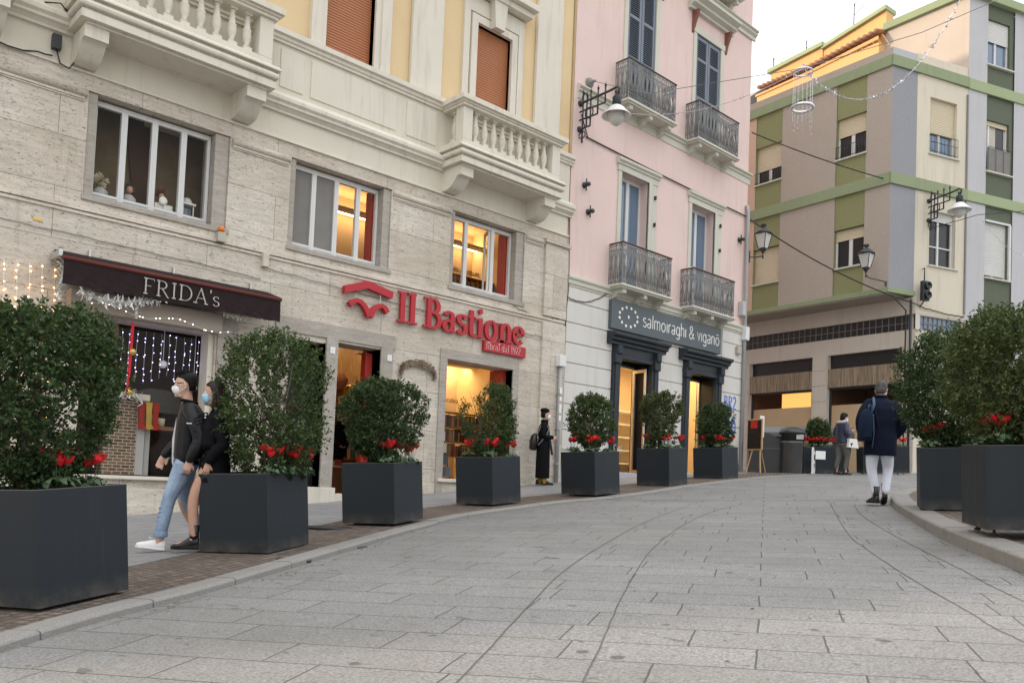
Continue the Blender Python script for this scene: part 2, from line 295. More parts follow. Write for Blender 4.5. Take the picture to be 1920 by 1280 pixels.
    def build(s, name, mat, parent=None, fix=False, **k):
        if mat in ('glass', 'glass_shop') and len(s.v) == 8: s.build_glass()      # a pane is one sheet facing the street
        o = bpy.data.objects.new(name, s.mesh(name, mat, fix)); col.objects.link(o)
        if parent is not None: put(o, parent)
        return tag(o, **k)
def root_of(o):
    while o.parent: o = o.parent
    return o
def put(o, parent):
    """shapes are given in world metres: undo the offset of the (unrotated) root"""
    o.parent = parent
    if parent.parent is None and parent.type == 'EMPTY' and not parent.get('_local'): o.location = -parent.location
def lroot(name, loc, rz=0, **k):
    """a thing whose parts are given in its own local metres"""
    o = empty(name, loc, rz, **k); o['_local'] = 1; return o
def copy_tree(o, parent=None):
    c = o.copy(); col.objects.link(c); c.parent = parent
    for ch in o.children: copy_tree(ch, c)
    return c
gx = [-60, -30, -4, 0, 1.56, 3.9, 6.3, 9.06, 11.4, 14, 16.8, 19.3, 21.9, 25.4, 28, 32, 60, 200]
gz = [-5, -2.36, -.38, -.04, .09, .28, .47, .69, .90, 1.15, 1.39, 1.57, 1.73, 1.90, 2.04, 2.16, 2.6, 3]
def G(x): return float(np.interp(x, gx, gz))
def XF(origin, xdir, ydir):
    mm = Matrix((Vector(xdir).to_4d(), Vector(ydir).to_4d(), Vector((0, 0, 1, 0)), Vector((0, 0, 0, 1)))).transposed()
    mm[3][0] = mm[3][1] = mm[3][2] = 0; mm.translation = origin; mm[3][3] = 1; return mm
# ---------------------------------------------------------------- ground
def spline(pts, n=12):
    P = [Vector(p) for p in pts]; out = []
    for i in range(len(P)-1):
        a = P[max(i-1, 0)]; b = P[i]; c = P[i+1]; d = P[min(i+2, len(P)-1)]
        for k in range(n):
            t_ = k/n; out.append(.5*((2*b)+(c-a)*t_+(2*a-5*b+4*c-d)*t_*t_+(3*b-a-3*c+d)*t_**3))
    return out+[P[-1]]
def offset(pts, d):
    out = []
    for i, p in enumerate(pts):
        a = pts[max(i-1, 0)]; b = pts[min(i+1, len(pts)-1)]; t_ = (b-a).normalized(); out.append(p+Vector((-t_.y, t_.x, 0))*d)
    return out
def ribbon(A, B, h, name, mat, kind='structure', side=0., cols=6):
    """surface between two curves lying h above the ground, with a skirt of depth side along both"""
    mb = MB(); n = len(A); vs = []
    for i in range(n):
        for j in range(cols+1):
            p = A[i].lerp(B[i], j/cols); vs.append((p.x, p.y, G(p.x)+h))
    fs = [(i*(cols+1)+j, i*(cols+1)+j+1, (i+1)*(cols+1)+j+1, (i+1)*(cols+1)+j) for i in range(n-1) for j in range(cols)]
    mb.add(vs, fs)
    if side:
        for Q, fl in ((A, 0), (B, 1)):
            for i in range(n-1):
                p, q = Q[i], Q[i+1]; mb.quad((p.x, p.y, G(p.x)+h), (q.x, q.y, G(q.x)+h), (q.x, q.y, G(q.x)+h-side), (p.x, p.y, G(p.x)+h-side))
    return mb.build(name, mat, None, fix=True, kind=kind)
mb = MB(); xs = sorted(set(list(np.arange(-60, 60, 1.0))+list(np.arange(60, 401, 20))+gx)); ys = list(np.arange(-200, 201, 20))
mb.add([(x, y, G(x)) for x in xs for y in ys], [(i*len(ys)+j, (i+1)*len(ys)+j, (i+1)*len(ys)+j+1, i*len(ys)+j+1) for i in range(len(xs)-1) for j in range(len(ys)-1)])
mb.build('road', 'granite_road', kind='structure')
KL = spline([(-14, -6.3, 0), (-8, -1.9, 0), (-3, 1.75, 0), (1.17, 5.14, 0), (2.7, 6.05, 0), (4.33, 7.06, 0), (6.4, 8.37, 0), (8.0, 9.24, 0), (10.3, 9.72, 0), (12.3, 9.66, 0), (15, 10.2, 0), (18.7, 10.85, 0), (22, 11.4, 0)])
def kerb(curve, d0, d1, h0, h1, name, lab):
    """kerb stones along a curve: height h0 fading to h1 at its end; stones about 0.9 m long with open joints"""
    A = offset(curve, d0); B = offset(curve, d1); n = len(A); mb = MB(); acc = 0; start = 0; L = [0]
    for i in range(1, n): L.append(L[-1]+(curve[i]-curve[i-1]).length)
    def at(Q, s):
        k = max(0, min(n-2, next((i for i in range(n-1) if L[i+1] >= s), n-2))); t_ = (s-L[k])/max(1e-6, L[k+1]-L[k]); return Q[k].lerp(Q[k+1], t_)
    s = 0; rr = random.Random(3)
    while s < L[-1]-.05:
        e = min(L[-1], s+rr.uniform(.75, 1.05)); g = .006; st = [s+g+(e-s-2*g)*k/3 for k in range(4)]
        rings = []; dz = rr.uniform(-.004, .004)
        for q in st:
            a, b = at(A, q), at(B, q); f = q/L[-1]; h = h0+(h1-h0)*max(0, (f-.55)/.45) + dz
            c = .018; ab = (b-a).normalized()
            rings.append([(a.x, a.y, G(a.x)-.1), (a.x, a.y, G(a.x)+h-c), ((a+ab*c*.6).x, (a+ab*c*.6).y, G(a.x)+h-c*.35), ((a+ab*c*1.8).x, (a+ab*c*1.8).y, G(a.x)+h), (b.x, b.y, G(b.x)+h), (b.x, b.y, G(b.x)-.1)])
        mb.loft(rings, True, smooth=False); s = e
    return mb.build(name, 'kerb_stone', fix=True, kind='structure')
kerb(KL, 0, .20, .055, .015, 'kerb', '')
ribbon(offset(KL, .20), offset(KL, 1.5), .03, 'cobble_strip', 'cobble', side=.06)
PV = [Vector((max(p.x, -13+i*.01), 13.6, 0)) for i, p in enumerate(KL)]
ribbon(offset(KL, 1.4), PV, .036, 'pavement', 'granite_pave', side=.06, cols=14)
KR = spline([(20, 3.4, 0), (17.6, 5.3, 0), (15.4, 5.85, 0), (13.6, 5.62, 0), (12.3, 5.08, 0), (11.47, 4.63, 0), (10.79, 4.24, 0), (9.66, 3.59, 0), (8.71, 2.99, 0), (7.84, 2.39, 0), (7.0, 1.8, 0), (5, .3, 0), (2.5, -1.8, 0), (-3, -6.5, 0)])
kerb(KR[::-1], -.001, -.27, .125, .06, 'kerb', '')
I0 = offset(KR, .26); ribbon(I0, [Vector((p.x+3.5, min(p.y-5.5, -3), 0)) for p in I0], .105, 'island_paving', 'cobble', side=.1, cols=10)
def joint(name, pts, w=.007):
    c = spline([(x, y, 0) for x, y in pts], 10); rr = random.Random(len(pts)); c = [p+Vector((rr.uniform(-.003, .003), rr.uniform(-.003, .003), 0)) for p in c]
    ribbon(offset(c, -w/2), offset(c, w/2), .004, name, 'joint_dirt', cols=1)
joint('paving_joint', [(-1, .7), (2.32, 2.83), (3.51, 3.65), (5.22, 4.82), (7.15, 5.92), (9.16, 6.95), (11.31, 7.8)])
joint('paving_joint', [(-1, -.5), (1.5, 1.5), (2.71, 2.41), (3.44, 2.91), (4.82, 3.86), (6.58, 4.99), (8.39, 5.98), (10.02, 6.71), (11.49, 7.17)])
joint('paving_joint', [(12.64, 6.19), (9.1, 4.24), (7.9, 3.48), (6.57, 2.57), (5.55, 1.82), (4.97, 1.38), (3, -.4)])
joint('paving_joint', [(12.53, 5.75), (10.89, 4.87), (8.74, 3.47), (7.29, 2.48), (6.14, 1.7), (4, 0)])
joint('paving_joint', [(11.3, 10.3), (11.9, 8.3), (13.3, 5.6)], .03)
# ---------------------------------------------------------------- stroke lettering
_J = [0]
def arc(cx, cy, rx, ry, a0, a1, n=14): return [(cx+rx*math.cos(R(a0+(a1-a0)*i/n)), cy+ry*math.sin(R(a0+(a1-a0)*i/n))) for i in range(n+1)]
def stroke(mb, pts, w, y0, y1, O, s, thick=None, capr=True):
    """flat stroke polygon extruded from y0 to y1; with thick: broad-nib contrast (w thin, thick stems)"""
    P = [Vector((O[0]+x*s[0], 0, O[1]+z*s[1])) for x, z in pts]
    Lf = []; Rt = []; _J[0] += 1; y1 = y1+(_J[0] % 7)*.0004*(1 if y1 > y0 else -1)
    for i, p in enumerate(P):
        a = P[max(i-1, 0)]; b = P[min(i+1, len(P)-1)]; d = (b-a).normalized(); ww = w if thick is None else w+(thick-w)*abs(d.z)**1.5
        n = Vector((-d.z, 0, d.x)); Lf.append(p+n*ww/2); Rt.append(p-n*ww/2)
    n = len(P); vs = [(q.x, y0, q.z) for q in Lf]+[(q.x, y0, q.z) for q in Rt]+[(q.x, y1, q.z) for q in Lf]+[(q.x, y1, q.z) for q in Rt]
    fs = []
    for i in range(n-1): fs += [(i, i+1, n+i+1, n+i), (2*n+i, 3*n+i, 3*n+i+1, 2*n+i+1), (i, 2*n+i, 2*n+i+1, i+1), (n+i, n+i+1, 3*n+i+1, 3*n+i)]
    fs += [(0, n, 3*n, 2*n), (n-1, 3*n-1, 4*n-1, 2*n-1)]
    mb.add(vs, fs)
SER = {  # serif letters: (advance, strokes) in em of x-height-ish units; cap height 1
 'I': (.5, [('s', [(.25, 0), (.25, 1)])], [(.25, 0), (.25, 1)]),
 'l': (.42, [('s', [(.2, 0), (.2, 1.02)])], [(.2, 0), (.13, 1)]),
 'i': (.42, [('s', [(.2, 0), (.2, .68)]), ('d', (.2, .92, .1))], [(.2, 0), (.13, .66)]),
 't': (.46, [('s', [(.2, .9), (.2, .2)]+arc(.34, .18, .14, .16, 180, 310, 8)), ('h', [(.04, .66), (.42, .66)])], []),
 'o': (.74, [('s', arc(.36, .34, .25, .32, 90, 450, 24))], []),
 'n': (.78, [('s', [(.2, 0), (.2, .66)]), ('s', arc(.42, .42, .18, .24, 150, 0, 10)+[(.6, 0)])], [(.2, 0), (.6, 0), (.13, .66)]),
 'e': (.68, [('s', [(.12, .38), (.58, .38)]+arc(.35, .36, .24, .30, 10, 320, 22))], []),
 'a': (.70, [('s', arc(.33, .50, .18, .16, 165, 0, 8)+[(.51, .12)]+arc(.6, .12, .09, .1, 180, 300, 5)), ('s', arc(.30, .2, .19, .17, 60, 330, 14))], []),
 's': (.56, [('s', arc(.28, .5, .17, .15, 20, 200, 9)+arc(.28, .18, .19, .16, 100, -160, 12))], []),
 'B': (.86, [('s', [(.25, 0), (.25, 1)]), ('s', [(.2, .97)]+arc(.42, .75, .24, .22, 90, -90, 12)+[(.25, .53)]), ('s', [(.25, .53)]+arc(.45, .28, .29, .25, 90, -90, 12)+[(.2, .03)])], [(.2, 0), (.2, 1)]),
 'F': (.78, [('s', [(.2, 0), (.2, 1)]), ('h', [(.2, .97), (.7, .97), (.7, .84)]), ('h', [(.2, .52), (.52, .52)])], [(.2, 0), (.2, 1)]),
 'R': (.9, [('s', [(.2, 0), (.2, 1)]), ('s', [(.2, .97)]+arc(.42, .74, .25, .23, 90, -90, 12)+[(.2, .51)]), ('s', [(.42, .5), (.78, 0), (.86, 0)])], [(.2, 0), (.2, 1)]),
 'D': (1.0, [('s', [(.2, 0), (.2, 1)]), ('s', [(.2, .97)]+arc(.42, .5, .43, .47, 90, -90, 16)+[(.2, .03)])], [(.2, 0), (.2, 1)]),
 'A': (.95, [('h', [(.12, 0), (.47, 1)]), ('s', [(.45, 1), (.82, 0)]), ('h', [(.25, .34), (.68, .34)])], [(.12, 0), (.82, 0)]),
 "'": (.28, [('s', [(.16, 1), (.14, .8)])], []), ' ': (.3, [], []), 'b': (.7, [('s', [(.18, 0), (.18, 1)]), ('s', arc(.38, .33, .22, .31, 160, -160, 16))], []),
 'r': (.5, [('s', [(.18, 0), (.18, .66)]), ('s', arc(.34, .46, .15, .19, 150, 40, 6))], [(.18, 0)]), 'd': (.7, [('s', [(.54, 0), (.54, 1)]), ('s', arc(.34, .33, .22, .31, 20, 340, 16))], []),
 '1': (.5, [('s', [(.1, .8), (.27, .98), (.27, 0)])], [(.27, 0)]), '9': (.62, [('s', arc(.3, .7, .2, .27, 0, 360, 16)), ('s', [(.5, .72), (.46, .3), (.25, 0)])], []),
 '2': (.6, [('s', arc(.29, .72, .2, .26, 160, -30, 10)+[(.1, .03), (.52, .03)])], []),
}
def serif_text(mb, txt, x, z, s, w, thick, y0, y1, serifs=True, xs=1.):
    for ch in txt:
        adv, st, sf = SER[ch]
        for kd in st:
            if kd[0] == 'd': mb.prism([(x+(kd[1][0]*xs+kd[1][2]*math.cos(a)*xs)*s, z+(kd[1][1]+kd[1][2]*math.sin(a))*s) for a in [k*.5236 for k in range(12)]], y0, y1)
            else: stroke(mb, [(px*xs, pz) for px, pz in kd[1]], w*s, y0, y1, (x, z), (s, s), thick*s if kd[0] == 's' else None)
        if serifs:
            for px, pz in sf:
                wd = thick*.72+.06; dz = .035 if pz < .1 else -.035
                mb.prism([(x+(px*xs-wd)*s, z+(pz+dz-.035)*s), (x+(px*xs+(wd if pz in (0, 1) else .02))*s, z+(pz+dz-.035)*s), (x+(px*xs+(wd if pz in (0, 1) else .02))*s, z+(pz+dz+.035)*s), (x+(px*xs-wd)*s, z+(pz+dz+.035)*s)], y0+.0015*(1 if y0 > y1 else -1), y1)
        x += adv*s*xs
    return x
SAN = {'s': (.5, [arc(.25, .52, .17, .14, 40, 190, 8)+arc(.25, .2, .18, .17, 100, -150, 10)]), 'a': (.56, [arc(.27, .5, .17, .17, 140, 0, 8)+[(.44, .03)], arc(.26, .18, .18, .15, 20, 340, 12)]),
 'l': (.24, [[(.12, .03), (.12, 1)]]), 'm': (.86, [[(.1, .03), (.1, .66)], arc(.26, .48, .16, .18, 180, 0, 8)+[(.42, .03)], arc(.58, .48, .16, .18, 180, 0, 8)+[(.74, .03)]]),
 'o': (.66, [arc(.32, .34, .23, .31, 0, 360, 20)]), 'i': (.22, [[(.11, .03), (.11, .66)]]), 'r': (.4, [[(.1, .03), (.1, .66)], arc(.26, .48, .16, .18, 180, 60, 6)]),
 'g': (.6, [arc(.29, .34, .2, .31, 20, 340, 18), [(.49, .66), (.49, -.1)]+arc(.3, -.1, .19, .16, 0, -150, 8)]), 'h': (.58, [[(.1, .03), (.1, 1)], arc(.28, .48, .18, .18, 180, 0, 8)+[(.46, .03)]]),
 'n': (.58, [[(.1, .03), (.1, .66)], arc(.28, .48, .18, .18, 180, 0, 8)+[(.46, .03)]]), 'v': (.54, [[(.06, .66), (.26, .03), (.46, .66)]]), ' ': (.28, []),
 '&': (.8, [[(.72, .03), (.2, .66)]+arc(.33, .8, .15, .17, 200, -20, 10)+[(.42, .62), (.16, .38)]+arc(.3, .22, .2, .2, 140, 300, 8)+[(.66, .45)]]), 'O': (.66, [arc(.32, .34, .23, .31, 0, 360, 20), [(.2, .86), (.44, .86)]]),
 'C': (.7, [arc(.4, .5, .28, .46, 50, 310, 14)]), 'B': (.62, [[(.1, 0), (.1, 1), (.4, .9), (.4, .6), (.1, .52), (.48, .4), (.48, .1), (.1, 0)]]), 'R': (.6, [[(.1, 0), (.1, 1), (.45, .88), (.42, .55), (.1, .5), (.5, 0)]]),
 'P': (.56, [[(.1, 0), (.1, 1), (.45, .85), (.42, .55), (.1, .48)]]), 'F': (.5, [[(.1, 0), (.1, 1), (.45, 1)], [(.1, .55), (.38, .55)]]), 't': (.4, [[(.2, .9), (.2, .03), (.36, .03)], [(.05, .66), (.36, .66)]]),
 'c': (.5, [arc(.28, .34, .2, .31, 50, 310, 10)]), 'u': (.56, [[(.1, .66), (.1, .2), (.2, .04), (.36, .04), (.46, .2)], [(.46, .66), (.46, .03)]]), 'N': (.66, [[(.1, 0), (.1, 1), (.52, 0), (.52, 1)]]), 'e': (.58, [[(.1, .36), (.5, .36)]+arc(.3, .35, .2, .3, 10, 310, 14)]),
 '2': (.55, [arc(.27, .72, .18, .25, 160, -30, 8)+[(.08, .03), (.48, .03)]]), '3': (.55, [arc(.25, .74, .18, .22, 140, -80, 8)+arc(.25, .27, .2, .25, 80, -140, 9)]), '1': (.3, [[(.15, 0), (.15, 1)]])}
def sans_text(mb, txt, x, z, s, w, y0, y1, xs=1.):
    for ch in txt:
        adv, st = SAN[ch]
        for p in st: stroke(mb, [(a*xs, b) for a, b in p], w, y0, y1, (x, z), (s, s))
        x += adv*s*xs
    return x
# ================================================================ the travertine building (facade plane y = 13.5)
FY = 13.5
lb = empty('travertine_building', (8, FY, .6), label='long stone palace with travertine lower floors, cream and yellow plaster above and stone balconies', cat='building')
def W(o=0.): return FY-o     # o metres in front of the facade
holes0 = [(3.95, 5.97, .98, 3.36), (7.30, 8.03, .60, 3.50), (8.27, 9.22, .72, 3.56), (10.84, 12.68, 1.16, 3.60)]
holes1 = [(3.83, 6.04, 5.12, 6.67), (7.16, 9.31, 5.07, 6.67), (10.80, 12.90, 5.07, 6.67)]
MB().wall(-14, 14.28, -1.5, 4.80, FY, holes0, .5).build('wall', 'travertine', lb)
MB().wall(-14, 14.28, 4.94, 6.92, FY, holes1+[(-3.4, -1.2, 5.12, 6.67), (.4, 2.6, 5.12, 6.67)][:0], .5).build('wall', 'travertine', lb)
mb = MB(); mb.box(-14, 14.30, W(.025), W(-.02), 4.80, 4.84); mb.box(-14, 14.28, W(-.01), W(-.05), 4.84, 4.86); mb.box(-14, 14.30, W(.04), W(-.02), 4.86, 4.915); mb.box(-14, 14.28, W(.01), W(-.02), 4.915, 4.94)
mb.build('string_course', 'travertine_plain', lb)
mb = MB()   # heads and small base blocks of the shop front
mb.box(7.02, 9.55, W(.03), W(-.01), 3.60, 3.86, .006); mb.box(10.66, 12.86, W(.03), W(-.01), 3.60, 3.80, .006)
mb.box(10.66, 10.84, W(.03), W(-.4), .85, 3.60, .006); mb.box(12.68, 12.86, W(.03), W(-.4), .95, 3.60, .006)
mb.box(8.03, 8.27, W(.05), W(-.5), .66, 3.60, .006); mb.box(9.22, 9.50, W(.03), W(-.5), .76, 3.60, .006); mb.box(7.02, 7.30, W(.03), W(-.4), .5, 3.60, .006)
mb.box(6.0, 6.35, W(.03), W(-.02), .45, 3.62, .005)
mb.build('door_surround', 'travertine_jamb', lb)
for q_, n_ in (((7.1, 8.27, W(.18), W(-.5), .60, .91, .01), 'door_step'), ((8.28, 9.4, W(.1), W(-.5), .60, .80, .01), 'door_step'), ((10.7, 12.8, W(.07), W(-.2), 1.10, 1.17, .01), 'shop_sill'), ((3.8, 6.05, W(.10), W(-.25), .93, .985, .01), 'shop_sill')): MB().box(*q_).build(n_, 'white_stone', lb)
mb = MB(); x = -14
for q_ in ((6.35, 7.0, .2, .62), (9.52, 10.64, .3, 1.05), (12.88, 14.28, .9, 1.55), (2.0, 5.99, -.2, .80), (-14, 1.99, -1.5, .62)): MB().box(q_[0], q_[1], W(.045), W(-.02), q_[2], q_[3], .01).build('plinth', 'travertine_plain', lb)
# pilaster at the party wall, vertical seams
mb = MB(); mb.box(13.52, 14.26, W(.06), W(-.02), .9, 4.79, .006); mb.box(13.52, 14.26, W(.06), W(-.02), 4.95, 6.62, .006); mb.box(13.47, 14.3, W(.12), W(-.02), 6.60, 6.69, .01)
mb.build('pilaster', 'travertine', lb)
# roll mouldings between the windows and window jambs
for a, b in ((-14, 3.80), (6.08, 7.13), (9.34, 10.77), (12.93, 13.5)):
    mb = MB(); mb.tube([(a, W(.02), 6.60), (b, W(.02), 6.60)], .058, 10); mb.box(a, b-.03, W(.035), W(-.01), 6.505, 6.54); mb.box(a, b-.02, W(.02), W(-.01), 6.48, 6.50); mb.build('roll_moulding', 'travertine_plain', lb)
def casement(parent, x0, x1, z0, z1, y, leaves, fw=.055, mat='white_frame', panes=None, bars=(), tint='glass', bw=.045, openings=()):
    """window frame with leaves; one pane object per leaf"""
    f = MB(); f.box(x0, x1, y-.03, y+.04, z0, z0+fw); f.box(x0, x1, y-.03, y+.04, z1-fw, z1); f.box(x0, x0+fw, y-.031, y+.041, z0, z1); f.box(x1-fw, x1, y-.031, y+.041, z0, z1)
    n = len(leaves)-1; fr = None
    for i in range(n):
        a = x0+(x1-x0)*leaves[i]; b = x0+(x1-x0)*leaves[i+1]
        if i: f.box(a-fw*.9, a-.004, y-.045, y+.03, z0+.01, z1-.01); f.box(a+.004, a+fw*.9, y-.045, y+.03, z0+.01, z1-.01); f.box(a-.01, a+.01, y-.05, y, z0+.01, z1-.01)
        f.box(a+fw*.85, b-fw*.85, y-.042, y+.027, z0+fw*.8, z0+fw*1.6); f.box(a+fw*.85, b-fw*.85, y-.042, y+.027, z1-fw*1.6, z1-fw*.8)
        for q in bars: f.box(a+.02, b-.02, y-.04, y+.02, z0+(z1-z0)*q-.015, z0+(z1-z0)*q+.015)
    fr = f.build('window_frame', mat, parent)
    for i in range(n):
        a = x0+(x1-x0)*leaves[i]+fw*.8; b = x0+(x1-x0)*leaves[i+1]-fw*.8; t_ = (panes or [tint]*n)[i]
        if t_: MB().box(a, b, y-.006, y, z0+fw, z1-fw).build('pane', t_, fr)
    return fr
for k, (x0, x1) in enumerate(((3.97, 5.79), (7.28, 9.13), (10.92, 12.66))):
    o0, o1 = holes1[k][0], holes1[k][1]
    mb = MB(); mb.box(o0+.001, x0, W(-.03), W(-.5), 5.125, 6.665, .012); mb.box(x1+.01, o1-.001, W(-.03), W(-.5), 5.075, 6.665, .012)
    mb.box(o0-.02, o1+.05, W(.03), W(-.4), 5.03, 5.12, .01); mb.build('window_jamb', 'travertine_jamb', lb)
    if k < 2: casement(lb, x0+.0, x1, 5.16, 6.64, W(-.22), [0, .245, .5, .755, 1], .05, panes=['glass', 'glass', 'glass', 'glass'] if k == 0 else ['grey_blind', 'grey_blind', 'glass', 'glass'])
    else: casement(lb, x0, x1, 5.16, 6.64, W(-.22), [0, .25, .68, 1], .05, panes=['glass', None, 'glass'])
mb = MB(); mb.X = Matrix.Translation((12.02, W(-.2), 0)) @ Matrix.Rotation(R(62), 4, 'Z')      # the leaf that stands open
mb.box(0, .045, -.02, .02, 5.2, 6.6); mb.box(.40, .445, -.02, .02, 5.2, 6.6); mb.box(0, .44, -.021, .021, 5.2, 5.26); mb.box(0, .44, -.021, .021, 6.54, 6.6); op = mb.build('open_window_leaf', 'white_frame', lb)
mb = MB(); mb.X = Matrix.Translation((12.02, W(-.2), 0)) @ Matrix.Rotation(R(62), 4, 'Z'); mb.box(.04, .41, -.003, .003, 5.25, 6.55).build('pane', 'glass', op)
# cream band, cornices, upper walls
MB().box(-14, 14.26, W(.0), W(-.3), 6.92, 7.42).build('frieze', 'cream_plaster', lb)
mb = MB(); prof = [(0, 6.90), (.035, 6.90), (.035, 6.93), (0, 6.95)]
mb.prism([(FY-a, z) for a, z in prof], -14, 14.3, 'x')
prof = [(0, 7.36), (.05, 7.36), (.05, 7.40), (.09, 7.44), (.13, 7.46), (.13, 7.50), (.17, 7.54), (.17, 7.60), (.15, 7.61), (0, 7.74)]
mb.prism([(FY-a, z) for a, z in prof], -14, 14.34, 'x'); mb.build('lower_cornice', 'white_stone', lb)
MB().box(-14, 14.25, W(.01), W(-.3), 7.42, 8.62).build('parapet_band', 'cream_plaster', lb)
for a, b in ((-14, -.5), (.0, 2.4), (6.85, 7.3), (7.45, 9.3), (9.55, 10.3)): MB().box(a, b, W(.03), W(0), 7.82, 8.50, .008).build('parapet_panel', 'white_stone', lb)
prof = [(0, 8.58), (.05, 8.58), (.05, 8.62), (.08, 8.64), (.08, 8.69), (.13, 8.71), (.13, 8.80), (0, 8.86)]
mb = MB(); mb.prism([(FY-a, z) for a, z in prof], -14, 14.32, 'x'); mb.build('sill_cornice', 'white_stone', lb)
uh = [(7.72, 8.76, 8.78, 11.6), (11.28, 12.27, 7.85, 10.78), (4.35, 5.6, 7.85, 10.8), (.8, 1.85, 8.78, 11.6), (-4, -3, 8.78, 11.6)]
MB().wall(-14, 14.25, 8.62, 18.9, W(-.06), uh+[(a, b, c+4.9, d+4.6) for a, b, c, d in uh], .35).build('upper_wall', 'yellow_plaster', lb)
mb = MB(); mb.box(-14, 14.26, W(-.41), W(-14), -1.5, 18.88); mb.box(-14.3, 14.4, W(.6), W(-14.3), 18.9, 19.3, .03)
sh = MB(); sh.quad((-14, FY, -1.5), (-14, FY+12, -1.5), (-14, FY+12, 18.9), (-14, FY, 18.9)); sh.quad((14.28, FY, -1.5), (14.28, FY+12, -1.5), (14.28, FY+12, 18.9), (14.28, FY, 18.9)); sh.quad((-14, FY+12, -1.5), (14.28, FY+12, -1.5), (14.28, FY+12, 18.9), (-14, FY+12, 18.9)); sh.quad((-14, FY+.3, 18.9), (14.28, FY+.3, 18.9), (14.28, FY+12, 18.9), (-14, FY+12, 18.9))
sh.build('rear_wall', 'yellow_plaster', lb)
MB().box(-14.2, 14.3, W(.5), W(-1), 18.9, 19.3, .03).build('roof_cornice', 'white_stone', lb)
for a, b in ((9.60, 10.36), (13.02, 13.82), (5.95, 6.5), (2.35, 3.1), (-1.5, -.8), (-6, -5.3)): MB().box(a, b, W(.03), W(-.05), 8.80, 18.8, .006).build('pilaster', 'white_stone', lb)
def shutter_roll(parent, x0, x1, z0, z1, y, mat, sl=.052, name='roller_shutter'):
    mb = MB(); z = z0; 
    while z < z1-.005:
        e = min(z+sl, z1); mb.prism([(y, z), (y-.012, z+.008), (y-.014, (z+e)/2), (y-.010, e-.007), (y, e-.003)], x0, x1, 'x'); z = e
    return mb.build(name, mat, parent)
for x0, x1, z0, z1 in ((7.72, 8.76, 8.80, 11.6), (.8, 1.85, 8.8, 11.6)):
    mb = MB(); mb.box(x0-.32, x0-.12, W(.04), W(-.1), 8.80, 11.9, .006); mb.box(x0-.14, x0+.0, W(.0), W(-.2), 8.80, 11.75, .006); mb.box(x1+.12, x1+.34, W(.04), W(-.1), 8.80, 11.9, .006); mb.box(x1-.0, x1+.14, W(.0), W(-.2), 8.80, 11.75, .006); mb.box(x0-.3, x1+.3, W(.05), W(-.1), 11.6, 11.95, .01)
    sr = mb.build('window_surround', 'white_stone', lb); shutter_roll(sr, x0+.005, x1-.02, z0+.0, z1, W(-.16), 'shutter_orange')
for x0, x1, z1 in ((11.28, 12.27, 10.78), (4.35, 5.6, 10.8)):
    mb = MB(); mb.box(x0-.16, x0, W(.02), W(-.2), 7.8, z1+.16, .006); mb.box(x1, x1+.16, W(.02), W(-.2), 7.8, z1+.16, .006); mb.box(x0, x1, W(.02), W(-.2), z1, z1+.16, .006)
    mb.box(x0-.36, x0-.2, W(.0), W(-.1), 7.8, z1+.55, .006); mb.box(x1+.2, x1+.36, W(.0), W(-.1), 7.8, z1+.55, .006); mb.box(x0-.2, x1+.2, W(.0), W(-.1), z1+.2, z1+.55, .006)
    mb.box(x0-.5, x1+.5, W(.32), W(-.1), z1+.72, z1+.86, .01); mb.box(x0-.44, x1+.44, W(.2), W(-.1), z1+.58, z1+.72, .02); xm = (x0+x1)/2
    mb.prism([(xm-.13, z1+.0), (xm+.13, z1+.0), (xm+.21, z1+.7), (xm-.21, z1+.7)], W(.16), W(0)); sr = mb.build('window_surround', 'white_stone', lb)
    shutter_roll(sr, x0, x1, 7.8, z1, W(-.14), 'shutter_orange')
